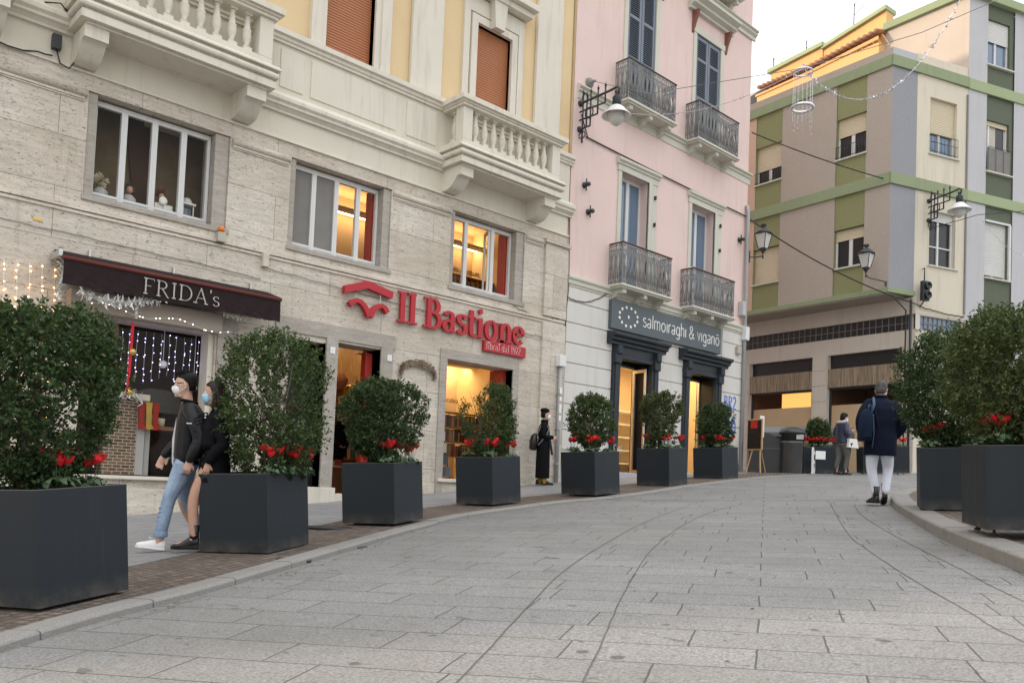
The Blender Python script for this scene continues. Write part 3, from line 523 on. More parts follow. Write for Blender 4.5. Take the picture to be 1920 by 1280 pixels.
# balconies
def stone_balcony(x0, x1, nb, side=1, corbels=()):
    b = MB(); O = .69; 
    def frame(o, x_in, z0, z1, bev=.0):       # slab ring
        b.box(x0+x_in, x1-x_in, W(o), W(0), z0, z1, bev)
    frame(O, 0, 7.41, 7.52); frame(O-.04, .04, 7.52, 7.56); frame(O+.045, -.045, 7.56, 7.66, .04); frame(O-.02, .02, 7.66, 7.70)
    b.prism([(W(O+.06), 7.70), (W(O+.06), 7.725), (W(O-.04), 7.80), (W(0), 7.82), (W(0), 7.70)], x0-.06, x1+.06, 'x')
    b.box(x0+.06, x1-.06, W(O-.06), W(O-.28), 7.80, 7.90, .01); b.box(x0+.06, x0+.28, W(O-.28), W(0), 7.80, 7.90, .01); b.box(x1-.28, x1-.06, W(O-.28), W(0), 7.80, 7.90, .01)
    # recessed soffit mouldings
    b.box(x0+.10, x1-.10, W(O-.08), W(.02), 7.37, 7.41, .008); 
    slab = b.build('balcony', 'white_stone', lb)
    r = MB(); 
    for o, xi, z0, z1 in ((O+.02, -.02, 8.60, 8.64), (O-.01, .01, 8.55, 8.60), (O+.07, -.07, 8.64, 8.74)):
        r.box(x0+xi, x1-xi, W(o), W(O-.30), z0, z1, .004); r.box(x0+xi, x0+.30, W(O-.301), W(0), z0, z1, .004); r.box(x1-.30, x1-xi, W(O-.301), W(0), z0, z1, .004)
    r.build('balustrade_rail', 'white_stone', slab)
    for px in (x0+.06, x1-.30): MB().box(px, px+.24, W(O-.06), W(O-.30), 7.90, 8.55, .008).build('pier', 'white_stone', slab)
    prof = [(.072, 0), (.072, .07), (.045, .09), (.05, .11), (.035, .13), (.065, .20), (.075, .27), (.068, .33), (.073, .345), (.073, .365), (.055, .38), (.045, .48), (.036, .56), (.04, .575), (.058, .585), (.062, .60), (.062, .65)]
    def bal(px, py):
        m_ = MB(); m_.lathe([(a, 7.90+z) for a, z in prof[2:-2]], (px, py, 0), 14); m_.box(px-.072, px+.072, py-.072, py+.072, 7.90, 7.975); m_.box(px-.06, px+.06, py-.06, py+.06, 8.50, 8.55); m_.build('baluster', 'white_stone', slab)
    a, c = x0+.34, x1-.34
    for i in range(nb): bal(a+(c-a)*(i+.5)/nb, W(O-.18))
    for px in (x0+.18, x1-.18): bal(px, W(.24))
    for cx in corbels:
        pf = [(0, 7.37), (.58, 7.37), (.58, 7.24), (.50, 7.22), (.44, 7.17), (.36, 7.08), (.24, 6.99), (.12, 6.955), (0, 6.97)]
        m_ = MB(); pts = [(FY-a_, z_) for a_, z_ in spline([(.58, 7.20, 0), (.46, 7.20, 0), (.36, 7.08, 0), (.22, 6.97, 0), (.06, 6.95, 0)], 5) for _ in (0,)] if 0 else None
        sp = [(p.x, p.y) for p in spline([(.58, 7.19, 0), (.47, 7.18, 0), (.37, 7.08, 0), (.24, 6.985, 0), (.08, 6.955, 0)], 5)]
        m_.prism([(W(0), 7.37), (W(.58), 7.37)]+[(W(a_), z_) for a_, z_ in sp]+[(W(0), 6.96)], cx-.165, cx+.165, 'x'); m_.build('corbel', 'white_stone', slab)
    return slab
stone_balcony(10.43, 13.33, 9, corbels=(10.68, 13.06)); stone_balcony(3.47, 6.45, 9, corbels=(3.72, 6.18)); stone_balcony(-.3, 2.72, 9, corbels=(-.02, 2.46))
# ---- rooms behind the glass
def room(parent, x0, x1, y1, z0, z1, wallm, floorm='wood_brown', ceil=None, cove=None, y0=FY+.42):
    mb = MB(); mb.quad((x0, y1, z0), (x1, y1, z0), (x1, y1, z1), (x0, y1, z1)); mb.quad((x0, y0, z0), (x0, y1, z0), (x0, y1, z1), (x0, y0, z1)); mb.quad((x1, y1, z0), (x1, y0, z0), (x1, y0, z1), (x1, y1, z1))
    mb.quad((x0, y0, z1), (x0, y1, z1), (x1, y1, z1), (x1, y0, z1)); w = mb.build('room', wallm, parent)
    MB().quad((x0, y0, z0), (x1, y0, z0), (x1, y1, z0), (x0, y1, z0)).build('room_floor', floorm, w)
    return w
rm = room(lb, 6.6, 16.0, FY+3.4, 4.9, 7.55, 'tan_wall')       # upper bookshop floor, ceiling lit from a cove
MB().box(7.0, 15.9, FY+3.02, FY+3.3, 7.12, 7.16).build('cove_lamp', 'cove_soft', rm); MB().box(6.7, 15.9, FY+2.8, FY+3.0, 7.05, 7.12).build('cove_ledge', 'cream_plaster', rm)
MB().box(12.56, 12.66, FY+.28, FY+.5, 5.12, 6.64).build('red_pier', 'red_paint', rm); MB().box(9.06, 9.12, FY+.3, FY+.5, 5.1, 6.64).build('red_pier', 'red_paint', rm)
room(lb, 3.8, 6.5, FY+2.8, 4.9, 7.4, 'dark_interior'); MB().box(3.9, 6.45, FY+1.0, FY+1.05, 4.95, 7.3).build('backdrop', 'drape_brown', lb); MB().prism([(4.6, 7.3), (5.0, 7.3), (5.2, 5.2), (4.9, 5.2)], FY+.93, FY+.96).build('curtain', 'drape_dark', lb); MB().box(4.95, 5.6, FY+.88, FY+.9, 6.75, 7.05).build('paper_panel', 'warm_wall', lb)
rm = room(lb, 10.7, 16.0, FY+3.8, 1.12, 4.4, 'warm_wall'); MB().box(10.9, 15.9, FY+3.3, FY+3.6, 4.12, 4.16).build('cove_lamp', 'cove_light', rm); MB().box(10.8, 15.9, FY+3.0, FY+3.28, 4.04, 4.10).build('cove_ledge', 'cream_plaster', rm)
MB().box(12.56, 12.68, FY+.2, FY+.6, 1.17, 3.6).build('red_pier', 'red_paint', rm)
rm = room(lb, 8.1, 10.66, FY+5, .80, 4.4, 'wood_light', ceil=1); MB().box(9.06, 9.21, FY+.25, FY+.40, .8, 3.5).build('red_pier', 'red_paint', rm)
for x, y in ((8.9, 15), (9.9, 16), (9.2, 17), (10.2, 17.6), (10.1, 14.6)): MB().box(x, x+.3, y, y+.3, 4.34, 4.38).build('downlight', 'cove_light', rm)
MB().box(9.6, 10.64, FY+1.2, FY+1.5, 3.65, 4.2).build('lit_bulkhead', 'warm_wall', rm)
for z_ in (1.5, 1.9, 2.3, 2.7, 3.1): MB().box(10.36, 10.65, FY+.7, FY+4.5, z_, z_+.03).build('side_shelf', 'wood_brown', rm)
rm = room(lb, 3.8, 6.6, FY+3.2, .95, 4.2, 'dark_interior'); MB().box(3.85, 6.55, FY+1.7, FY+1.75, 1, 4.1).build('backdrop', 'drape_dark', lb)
MB().box(10.84, 12.5, W(-.34), W(-.345), 1.17, 3.6).build('shop_window', 'glass_shop', lb)
MB().box(3.95, 5.90, W(-.30), W(-.31), .99, 3.30).build('shop_window', 'glass_shop', lb)
MB().box(5.88, 5.97, W(-.05), W(-.35), .98, 3.36, .01).build('shop_window_frame', 'white_stone', lb)
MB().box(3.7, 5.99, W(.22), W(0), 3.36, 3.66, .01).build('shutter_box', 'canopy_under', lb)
mb = MB(); mb.box(7.31, 8.02, W(-.2), W(-.26), .92, 3.3, .01)
for k in (7.38, 7.70): mb.box(k, k+.27, W(-.17), W(-.2), 1.0, 2.0, .02); mb.box(k, k+.27, W(-.17), W(-.2), 2.1, 3.22, .02)
dd = mb.build('dark_door', 'black_wood', lb); MB().box(7.62, 7.66, W(-.12), W(-.2), 1.7, 2.1).build('door_handle', 'steel', dd)
# ================================================================ the pink building
pb = empty('pink_building', (18, FY, 1.4), label='tall pink plastered building with ornate iron balconies above a white rusticated ground floor', cat='building')
PX0, PX1 = 14.30, 21.93
ph = [(16.12, 17.20, 6.1, 8.99), (19.12, 20.22, 6.1, 8.97), (16.15, 17.28, 10.6, 14.0), (19.10, 20.28, 10.6, 13.70)]
MB().wall(PX0, PX1, 5.90, 19.5, FY, ph+[(16.15, 17.28, 15.4, 18.0), (19.1, 20.28, 15.4, 18.0)], .35).build('wall', 'pink_plaster', pb)
mb = MB(); mb.quad((PX1, FY, 0), (PX1, FY+12, 0), (PX1, FY+12, 19.5), (PX1, FY, 19.5)); mb.quad((PX0, FY, 0), (PX0, FY+12, 0), (PX0, FY+12, 19.5), (PX0, FY, 19.5)); mb.quad((PX0, FY+12, 0), (PX1, FY+12, 0), (PX1, FY+12, 19.5), (PX0, FY+12, 19.5)); mb.quad((PX0, FY, 19.5), (PX1, FY, 19.5), (PX1, FY+12, 19.5), (PX0, FY+12, 19.5))
mb.build('side_wall', 'pink_plaster', pb)
dh = [(16.22, 17.52, 0, 4.56), (19.17, 20.46, 0, 4.56)]
MB().wall(PX0, PX1, -.5, 5.78, FY, dh, .55).build('ground_floor_wall', 'white_course', pb)
zs = [1.95, 2.42, 3.02, 3.52, 3.98, 4.45, 4.92, 5.42, 5.76]
for z0, z1 in zip(zs, zs[1:]):
    for a, b in ((PX0, 15.96), (17.80, 18.92), (20.78, PX1)): MB().box(a+.0, b, W(.035), W(-.01), z0+.022, z1, .008).build('stone_course', 'white_course', pb)
for a, b in ((PX0, 15.96), (17.80, 18.92), (20.78, PX1+.02)): MB().box(a, b, W(.03), W(-.01), 0, 1.93, .008).build('dado', 'grey_wall', pb)
def moulding(z, prof, x0, x1, name='string_course', m_='pale_trim'):
    mb = MB(); mb.prism([(W(a), z+h) for a, h in prof], x0, x1, 'x'); return mb.build(name, m_, pb)
moulding(5.78, [(0, 0), (.03, 0), (.03, .05), (.06, .06), (.06, .14), (.10, .18), (.10, .23), (0, .28)], PX0, PX1+.06)
moulding(10.27, [(0, 0), (.02, .0), (.02, .16), (.06, .18), (.06, .23), (.12, .26), (.12, .30), (0, .36)], 14.42, PX1+.07)
moulding(14.62, [(0, 0), (.05, .0), (.05, .10), (.12, .16), (.12, .22), (.17, .24), (.17, .28), (0, .34)], 14.42, PX1+.12)
# windows
for k, (a, b, z1) in enumerate(((16.12, 17.20, 8.99), (19.12, 20.22, 8.97))):
    mb = MB(); mb.box(a-.13, a, W(.035), W(-.33), 6.1, z1+.02, .006); mb.box(b, b+.34, W(.035), W(-.02), 6.1, z1+.02, .006); mb.box(b+.0, b+.13, W(.06), W(-.0), 6.1, z1, .006)
    mb.box(a-.16, b+.37, W(.05), W(-.02), z1, z1+.16, .006); mb.prism([(W(0), z1+.16), (W(.08), z1+.16), (W(.08), z1+.20), (W(.13), z1+.24), (W(.13), z1+.30), (W(0), z1+.34)], a-.2, b+.42, 'x')
    mb.build('window_surround', 'pale_trim', pb)
    fr = casement(pb, a+.0, b-.0, 6.1, z1, W(-.27), [0, .5, 1], .06, mat='white_frame', bars=(.43, ), tint='glass_sky')
    for zz in (7.0, 7.9, 8.6): MB().box(b+.22, b+.25, W(.10), W(.03), zz, zz+.10).build('shutter_hook', 'iron_black', pb)
for k, (a, b, z1) in enumerate(((16.15, 17.28, 14.0), (19.10, 20.28, 13.70))):
    mb = MB(); mb.box(a-.14, a, W(.035), W(-.33), 10.6, z1+.02, .006); mb.box(b, b+.17, W(.035), W(-.33), 10.6, z1+.02, .006); mb.box(a-.15, b+.18, W(.05), W(-.33), z1, z1+.16, .006)
    mb.prism([(W(0), z1+.55), (W(.10), z1+.55), (W(.10), z1+.62), (W(.22), z1+.66), (W(.22), z1+.73), (W(.36), z1+.80), (W(.36), z1+.86), (W(0), z1+.93)], a-.42, b+.50, 'x')
    mb.build('window_surround', 'pale_trim', pb)
    for bx in (a-.22, b+.20): MB().prism([(W(0), z1+.55), (W(.2), z1+.55), (W(.13), z1+.35), (W(.07), z1+.20), (W(.03), z1-.02), (W(0), z1-.05)], bx, bx+.10, 'x').build('bracket', 'rust_iron', pb)
    for s_ in (0, 1):
        u0 = a+.01+(b-a)/2*s_; u1 = u0+(b-a)/2-.02; f = MB(); f.box(u0, u0+.085, W(.0), W(-.045), 10.62, z1-.02); f.box(u1-.085, u1, W(.0), W(-.045), 10.62, z1-.02)
        for zz, h in ((10.62, .14), (11.90, .1), (13.0, .08), (z1-.12, .1)): f.box(u0+.08, u1-.08, W(-.001), W(-.044), zz, zz+h)
        sh_ = f.build('shutter', 'shutter_blue', pb); l_ = MB(); z = 10.78
        while z < z1-.14:
            l_.prism([(W(-.002), z), (W(-.007), z-.004), (W(-.042), z+.040), (W(-.036), z+.045)], u0+.08, u1-.08, 'x'); z += .056
        l_.build('louvre', 'shutter_blue', sh_); MB().box(u0+.05, u1-.05, W(-.05), W(-.06), 10.7, z1-.05).build('backing', 'black_wood', sh_)
def iron_balcony(x0, x1, zb, o=.42):
    s_ = MB(); s_.box(x0-.06, x1+.06, W(o+.06), W(0), zb-.09, zb-.03, .012); s_.box(x0-.02, x1+.02, W(o+.02), W(0), zb-.13, zb-.09, .01)
    slab = s_.build('balcony', 'pale_trim', pb)
    for bx in (x0+.10, (x0+x1)/2-.05, x1-.22):
        sp = [(W(a), zb-.13+c) for a, c in ((0, 0), (o*.92, 0), (o*.92, -.10), (o*.78, -.12), (o*.66, -.09), (o*.5, -.10), (o*.35, -.17), (0, -.24))]
        MB().prism(sp, bx, bx+.13, 'x').build('bracket', 'pale_trim', slab)
    rl = MB(); zt = zb+.98
    for p in ([(x0, W(0), zt), (x0, W(o), zt)], [(x1, W(0), zt), (x1, W(o), zt)]): rl.bar(*p, .026)
    rl.bar((x0-.03, W(o), zt), (x1+.03, W(o), zt), .028); rail = rl.build('handrail', 'iron_brown', slab)
    m_ = MB(); r_ = .0105
    for p in ((x0, W(o)), (x1, W(o)), (x0, W(0)), (x1, W(0))): m_.bar((*p, zb-.04), (*p, zt), .016)
    def panel(P, D, n, w):
        for i in range(n):
            c = P+D*(w*(i+.5)); H = lambda u, z: tuple(c+D*u+Vector((0, 0, z)))
            h = w*.46; L_ = zt-zb
            for s in (-1, 1):
                m_.tube([H(s*h*.95*k, z) for k, z in ((1, zb+.10), (1.02, zb+.30), (.55, zb+.42), (.30, zb+.52), (.55, zb+.62), (.95, zb+.72), (.7, zb+.84))], r_, 4)
                m_.tube([H(s*(h*.5+h*.42*math.cos(a)), zb+.86+.065*math.sin(a)) for a in [k*.7854 for k in range(8)]], r_*.9, 4, closed=True)
                m_.tube([H(s*(h*.5+h*.42*math.cos(a)), zb+.09+.055*math.sin(a)) for a in [k*.7854 for k in range(8)]], r_*.9, 4, closed=True)
                m_.tube([H(s*h*.48, zb+.14), H(s*h*.40, zb+.34), H(s*h*.12, zb+.5), H(s*h*.42, zb+.7), H(s*h*.5, zb+.80)], r_*.8, 4)
            m_.tube([H(0, zb), H(0, zt)], r_*1.1, 4); m_.tube([H(h*.28*math.cos(a), zb+.52+.05*math.sin(a)) for a in [k*.7854 for k in range(8)]], r_, 4, closed=True)
    n = round((x1-x0)/.155); panel(Vector((x0, W(o), 0)), Vector((1, 0, 0)), n, (x1-x0)/n)
    for xx in (x0, x1): panel(Vector((xx, W(o), 0)), Vector((0, 1, 0)), 3, o/3)
    for z in (zb+.02, zb+.93, zb+.80):
        for a, b in (((x0, W(0), z), (x0, W(o), z)), ((x0, W(o), z), (x1, W(o), z)), ((x1, W(o), z), (x1, W(0), z))): m_.bar(a, b, .010)
    m_.build('iron_railing', 'iron_grey', slab)
    return slab
for x0, x1, zb in ((15.78, 17.72, 6.09), (18.74, 20.68, 6.07), (15.78, 17.68, 10.63), (18.74, 20.66, 10.60), (18.74, 20.66, 15.22), (15.78, 17.68, 15.22)): iron_balcony(x0, x1, zb)
# shop doors
for k, (a, b) in enumerate([h[:2] for h in dh]):
    mb = MB(); oa, ob = a-.25, b+.27
    mb.box(oa, a+.02, W(.10), W(-.1), 1.2, 4.32, .012); mb.box(b-.02, ob, W(.10), W(-.1), 1.2, 4.32, .012); mb.box(oa+.05, a-.05, W(.13), W(.09), 1.4, 4.2, .01); mb.box(b+.07, ob-.07, W(.13), W(.09), 1.4, 4.2, .01)
    mb.box(oa-.03, ob+.03, W(.12), W(-.1), 4.32, 4.42, .01); mb.box(oa-.0, ob+.0, W(.09), W(-.1), 4.42, 4.66, .01)
    for x in (oa-.02, b+.0): mb.box(x, x+.24, W(.19), W(0), 4.18, 4.44, .02); mb.box(x+.03, x+.21, W(.24), W(0), 4.40, 4.62, .03)
    mb.prism([(W(0), 4.64), (W(.16), 4.64), (W(.16), 4.70), (W(.24), 4.74), (W(.24), 4.79), (W(.33), 4.84), (W(.33), 4.90), (W(0), 4.96)], oa-.22, ob+.20, 'x')
    dr_ = mb.build('door_surround', 'slate_wood', pb)
    mb = MB(); mb.box(b-.03, b+.0, W(-.02), W(-.55), 1.3, 4.56); mb.box(a, a+.03, W(-.02), W(-.55), 1.3, 4.56); mb.box(a+.03, b-.03, W(-.02), W(-.55), 4.53, 4.56)
    mb.box(a, b, W(-.38), W(-.48), 4.28, 4.53); mb.build('door_reveal', 'black_wood', dr_)
    gf = MB(); yy = W(-.46)
    for x in (a+.03, b-.08): gf.box(x, x+.05, yy-.03, yy+.03, 1.52+.1*k, 4.28)
    gf.box(a+.03, b-.03, yy-.03, yy+.03, 4.23, 4.28); gf.box(a+.48, a+.53, yy-.031, yy+.031, 1.52+.1*k, 4.23); g_ = gf.build('glass_door', 'steel', pb)
    MB().box(a+.08, b-.08, yy-.004, yy+.004, 1.55+.1*k, 4.22).build('pane', 'glass_shop', g_)
    if k == 0:
        for ang, xh in ((75, a+.08),): 
            q = MB(Matrix.Translation((b-.10, yy-.04, 0)) @ Matrix.Rotation(R(-100), 4, 'Z')); q.box(0, .05, -.02, .02, 1.55, 4.2); q.box(.40, .45, -.02, .02, 1.55, 4.2); q.box(0, .45, -.021, .021, 1.55, 1.62); q.box(0, .45, -.021, .021, 4.12, 4.2); q.build('open_door_leaf', 'steel', pb)
    MB().box(oa, ob, W(.14), W(-.5), 1.3, 1.53+.1*k, .01).build('door_step', 'grey_wall', pb)
rm = room(pb, 16.1, 21.85, FY+3.6, 1.55, 4.85, 'warm_wall', 'wood_light', y0=FY+.58)
for x in (16.6, 17.6, 18.7, 19.8, 20.9): MB().box(x, x+.4, FY+.9, FY+2.6, 4.78, 4.82).build('ceiling_lamp', 'cove_light', rm)
for z_ in (1.9, 2.3, 2.7, 3.1, 3.5): MB().box(17.5, 21.8, FY+3.2, FY+3.55, z_, z_+.04).build('display_shelf', 'white_paint', rm)
MB().box(16.1, 16.35, FY+.75, FY+1.0, 1.6, 3.1).build('red_display_panel', 'red_paint', rm)
# sign of the optician
sg = empty('shop_sign', (18.2, FY, 5), label='long slate grey shop sign with a ring of white ovals and thin white lettering', cat='sign')
MB().box(15.78, 20.55, W(.14), W(.02), 5.01, 5.72, .006).build('sign_board', 'sign_slate', sg)
mb = MB()
for k in range(12): 
    a = R(k*30+15); cx, cz = 16.42+.36*math.cos(a), 5.37+.235*math.sin(a); mb.prism([(cx+.038*math.cos(q), cz+.038*math.sin(q)) for q in [j*.6283 for j in range(10)]], W(.141), W(.152))
mb.prism([(16.42+.03*math.cos(q), 5.37+.045*math.sin(q)) for q in [j*.6283 for j in range(10)]], W(.141), W(.152))
mb.build('emblem', 'white_paint', sg)
mb = MB(); xe = sans_text(mb, 'salmoiraghi & viganO', 16.98, 5.22, .355, .026, W(.141), W(.15), .99); print('sign end', xe)
mb.build('lettering', 'white_paint', sg)
# ================================================================ the green-banded corner building
P0 = Vector((26.12, 11.08, 0)); dl = Vector((.119, .993, 0)).normalized(); dr = Vector((.935, -.355, 0)).normalized()
nl = Vector((dl.y, -dl.x, 0)); nr = Vector((-dr.y, dr.x, 0))
gb = empty('apartment_building', (26.12, 11.08, 2.0), label='corner apartment block with green bands, roller blinds and an empty shop under a canopy', cat='building')
LX = XF(P0, -dl, nl)      # local x = -s, y inward
RX = XF(P0, dr, nr)       # local x = s, y inward
def LM(): return MB(LX)
def RM(): return MB(RX)
LEN = 13
bands = ((7.67, 10.91), (11.28, 14.65))
lw = []
for c0, c1 in ((.85, 1.91), (4.02, 5.12), (7.2, 8.3), (10.4, 11.5)):
    for zb, zt in ((8.56, 9.82), (12.16, 13.50)): lw.append((-c1, -c0, zb, zt))
for z0, z1 in bands:
    edges = [0, .85, 1.91, 4.02, 5.12, 5.55, 7.2, 8.3, 10.4, 11.5, LEN]; mats = ['roughcast_pink', 'roughcast_green', 'roughcast_pink', 'roughcast_green', 'salmon_wall', 'roughcast_pink', 'roughcast_green', 'roughcast_pink', 'roughcast_green', 'roughcast_pink']
    for a, b, m_ in zip(edges, edges[1:], mats):
        off = .02 if 'green' in m_ else 0
        LM().wall(-b, -a, z0, z1, off, [h for h in lw if h[0] >= -b-.01 and h[1] <= -a+.01], .22).build('wall_panel', m_, gb)
    RM().wall(0, 1.05, z0, z1, 0).build('wall_panel', 'roughcast_blue', gb)
cw = [(1.68, 2.82, 8.60, 10.36), (1.62, 2.80, 12.19, 14.0)]
RM().wall(1.05, 3.28, 7.0, 10.91, .01, [cw[0]], .2).build('wall_panel', 'cream_wall', gb); RM().wall(1.05, 3.28, 11.28, 14.62, .01, [cw[1]], .2).build('wall_panel', 'cream_wall', gb)
tw = [(4.18, 5.26, 8.55, 10.40), (4.18, 5.26, 12.08, 13.82), (4.16, 5.24, 15.66, 17.22)]
for z0, z1 in ((2.0, 10.91), (11.28, 14.62), (14.96, 17.72)):
    RM().wall(3.28, 4.14, z0, z1, 0).build('wall_panel', 'light_blue_wall', gb); RM().wall(5.42, 9.5, z0, z1, 0, [(6.7, 7.8, z0+1.5, z0+3)] if z0 > 3 else [], .2).build('wall_panel', 'light_blue_wall', gb)
    if z0 > 3: RM().box(6.7, 7.8, .15, .17, z0+1.5, z0+3).build('pane', 'glass_dark', gb); RM().box(6.66, 7.84, -.04, .1, z0+1.45, z0+1.5).build('window_sill', 'pale_trim', gb)
    RM().wall(4.14, 5.42, z0, z1, .05, [h for h in tw if z0 < h[2] < z1], .2).build('wall_panel', 'roughcast_dark', gb)
def band(z0, z1, m_='green_band', o=.06, e=3.28):
    a = LM(); a.box(-LEN, 0, -o, .02, z0, z1, .006); a.build('band', 'green_band' if m_ == 'green_band' else m_, gb)
    a = RM(); a.box(-.0-o*.7, e, -o, .02, z0-.002, z1-.002, .006); a.build('band', m_, gb)
band(10.91, 11.27); band(14.64, 14.98)
RM().box(3.28, 9.5, -.05, .02, 10.92, 11.26, .006).build('band', 'green_band_light', gb); RM().box(3.28, 9.5, -.05, .02, 14.62, 14.97, .006).build('band', 'green_band_light', gb)
a = LM(); a.box(-LEN, 0, .0, .18, 14.98, 15.24, .01); a.build('parapet', 'roughcast_pink', gb)
a = RM(); a.box(0, 1.05, .0, .18, 14.98, 15.24, .01); a.build('parapet', 'grey_wall', gb); RM().box(1.05, 3.28, .02, .2, 14.98, 15.30, .01).build('parapet', 'cream_wall', gb)
LM().box(-LEN, 0, .18, 3.4, 14.6, 14.9).build('terrace', 'grey_wall', gb)
RM().box(3.28, 9.7, -.14, .2, 17.72, 18.0, .01).build('roof_edge', 'green_band_light', gb)
# side wall of the taller part and the yellow penthouse (local frame through Q, x = -s)
Qp = P0+dr*3.28; QX = XF(Qp, -dl, nl); QM = lambda: MB(QX)
QM().wall(-2.92, 0, 7, 17.74, 0).build('side_wall', 'beige_wall', gb); QM().box(-2.95, .15, -.12, .3, 17.74, 18.0, .01).build('roof_edge', 'green_band', gb)
a = QM(); a.prism([(-2.92, 14.9), (-2.92, 18.52), (-5.42, 18.06), (-5.42, 14.9)], .02, .5); a.prism([(-5.42, 14.9), (-5.42, 18.16), (-7.75, 18.0), (-7.75, 14.9)], -.04, .5); a.prism([(-2.92, 14.9), (-2.92, 17.2), (-8.1, 17.1), (-8.1, 14.9)], -.42, .0); a.build('penthouse_wall', 'ochre_wall', gb)
a = QM(); a.prism([(-2.88, 18.53), (-2.88, 18.68), (-5.46, 18.20), (-5.46, 18.07)], -.10, .6); a.prism([(-5.38, 18.17), (-5.38, 18.33), (-7.85, 18.15), (-7.85, 18.0)], -.16, .6); a.build('penthouse_roof', 'green_band_light', gb)
a = QM()
for k in range(24):
    s = 2.95+k*.215; z = 17.62-.24*min(1, (s-2.95)/2.5)-.0*(s > 5.5); a.tube([(-s, -.60, z-.06), (-s, -.02, z+.10)], .085, 8)
a.build('roof_tile', 'tile_clay', gb)
a = QM(); a.prism([(-2.92, 17.30), (-2.92, 17.42), (-5.5, 17.22), (-5.5, 17.12)], -.47, -.42); a.prism([(-5.5, 17.12), (-5.5, 17.2), (-8.15, 17.12), (-8.15, 17.04)], -.47, -.42); a.build('penthouse_ledge', 'ochre_wall', gb)
# body that closes the block
bx = MB(); c = [P0+nl*.35+dr*.05, P0+dr*3.2+nr*.35, P0+dr*3.2+dl*12.8, P0+dl*12.8+nl*.35]
bx = MB(); q = [Qp+dl*8.2, Qp+dr*6.2, Qp+dr*6.2+nr*10, Qp+dl*8.2+nr*6]; bx.quad((q[1].x, q[1].y, 0), (q[2].x, q[2].y, 0), (q[2].x, q[2].y, 17.7), (q[1].x, q[1].y, 17.7)); bx.quad((q[2].x, q[2].y, 0), (q[3].x, q[3].y, 0), (q[3].x, q[3].y, 17.7), (q[2].x, q[2].y, 17.7)); bx.prism([(p.x, p.y) for p in (Qp+nr*.2, Qp+dr*6.2+nr*.2, q[2], q[3], Qp+dl*8.2+nl*.2)], 17.66, 17.72, 'z'); bx.build('rear_wall', 'grey_wall', gb)
# blinds and windows on the left face
for i, (x0, x1, zb, zt) in enumerate(lw):
    full = (zb < 9 and x1 < -3); zs = zt-(.36 if zb < 9 else .60) if not full else zb+.02
    if i % 4 == 3 and not full: zs = zt-.82
    if -5.2 < x0 < -5 and zb > 12: zs = zt-.86
    b_ = LM(); z = zs
    while z < zt-.005: b_.prism([(.13, z), (.116, z+.008), (.116, z+.045), (.13, z+.053)], x0+.01, x1-.01, 'x'); z += .055
    b_.build('roller_blind', 'blind_cream', gb)
    s_ = LM(); s_.box(x0-.04, x1+.04, -.05, .2, zb-.05, zb, .006); s_.build('window_sill', 'pale_trim', gb)
    if not full:
        f = LM(); f.box(x0, x1, .14, .2, zb, zb+.06); f.box(x0, x0+.06, .139, .2, zb, zs+.05); f.box(x1-.06, x1, .139, .2, zb, zs+.05); xm = (x0+x1)/2; f.box(xm-.06, xm+.06, .135, .2, zb, zs+.05); fr = f.build('window_frame', 'white_frame', gb)
        LM().box(x0+.05, x1-.05, .17, .175, zb+.05, zs+.04).build('pane', 'glass_dark', fr)
    if zb > 12:
        r_ = LM(); 
        for k in range(11): xx = x0+.02+(x1-x0-.04)*k/10; r_.tube([(xx, -.04, zb), (xx, -.04, zb+.42)], .008, 4)
        for zz in (zb+.04, zb+.40): r_.tube([(x0, -.04, zz), (x1, -.04, zz)], .011, 4)
        r_.build('window_rail', 'iron_black', gb)
# right face windows
for i, (x0, x1, zb, zt) in enumerate(cw+tw):
    col_ = 'blind_white' if i in (0, 2, 4) else 'blind_cream'; zs = [zt-.30, zt-1.12, zb+.10, zt-.16, zt-.72][i]
    b_ = RM(); z = zs
    while z < zt-.005: b_.prism([(.13, z), (.116, z+.008), (.116, z+.045), (.13, z+.053)], x0+.01, x1-.01, 'x'); z += .055
    b_.build('roller_blind', col_, gb); RM().box(x0-.05, x1+.12, -.05, .2, zb-.05, zb, .006).build('window_sill', 'pale_trim', gb)
    f = RM(); f.box(x0, x1, .14, .2, zb, zb+.06)
    for u in ([0, .42, .94] if i != 3 else [0, .17, .94]): f.box(x0+(x1-x0)*u, x0+(x1-x0)*u+.075, .138, .2, zb, zs+.05)
    if i == 0: f.box(x0, x1, .135, .2, zb+.62, zb+.66)
    if i == 2: f.box(x0, x0+.02, .1, .2, zb, zt); f.box(x0-.0, x1+.1, .0, .05, zt+.0, zt+.06)
    if i == 2: f.box(x1+.02, x1+.1, -.02, .05, zb, zt)
    fr = f.build('window_frame', 'white_frame', gb); RM().box(x0+.03, x1-.03, .18, .185, zb+.05, zs+.04).build('pane', 'glass_dark' if i in (0, 2) else ('curtain' if i == 3 else 'glass_sky'), fr)
    if i == 3: RM().box(x0+.6, x1-.12, .172, .178, zb+.05, zs).build('pane', 'glass_dark', fr); RM().box(x0, x1, -.02, -.01, zb, zb+.78).build('glass_guard', 'grey_blind', gb)
    if i in (1, 3):
        r_ = RM()
        for k in range(9 if i == 1 else 4): xx = x0+(x1-x0)*k/(8 if i == 1 else 3); r_.tube([(xx, -.05, zb), (xx, -.05, zb+(.62 if i == 1 else .8))], .008, 4)
        for zz in ((zb+.05, zb+.35, zb+.6) if i == 1 else (zb+.8,)): r_.tube([(x0, -.05, zz), (x1, -.05, zz)], .010, 4)
        r_.build('window_rail', 'iron_black', gb)
RM().box(3.22, 3.27, -.04, .0, 7.2, 14.4).build('downpipe', 'cable_grey', gb)
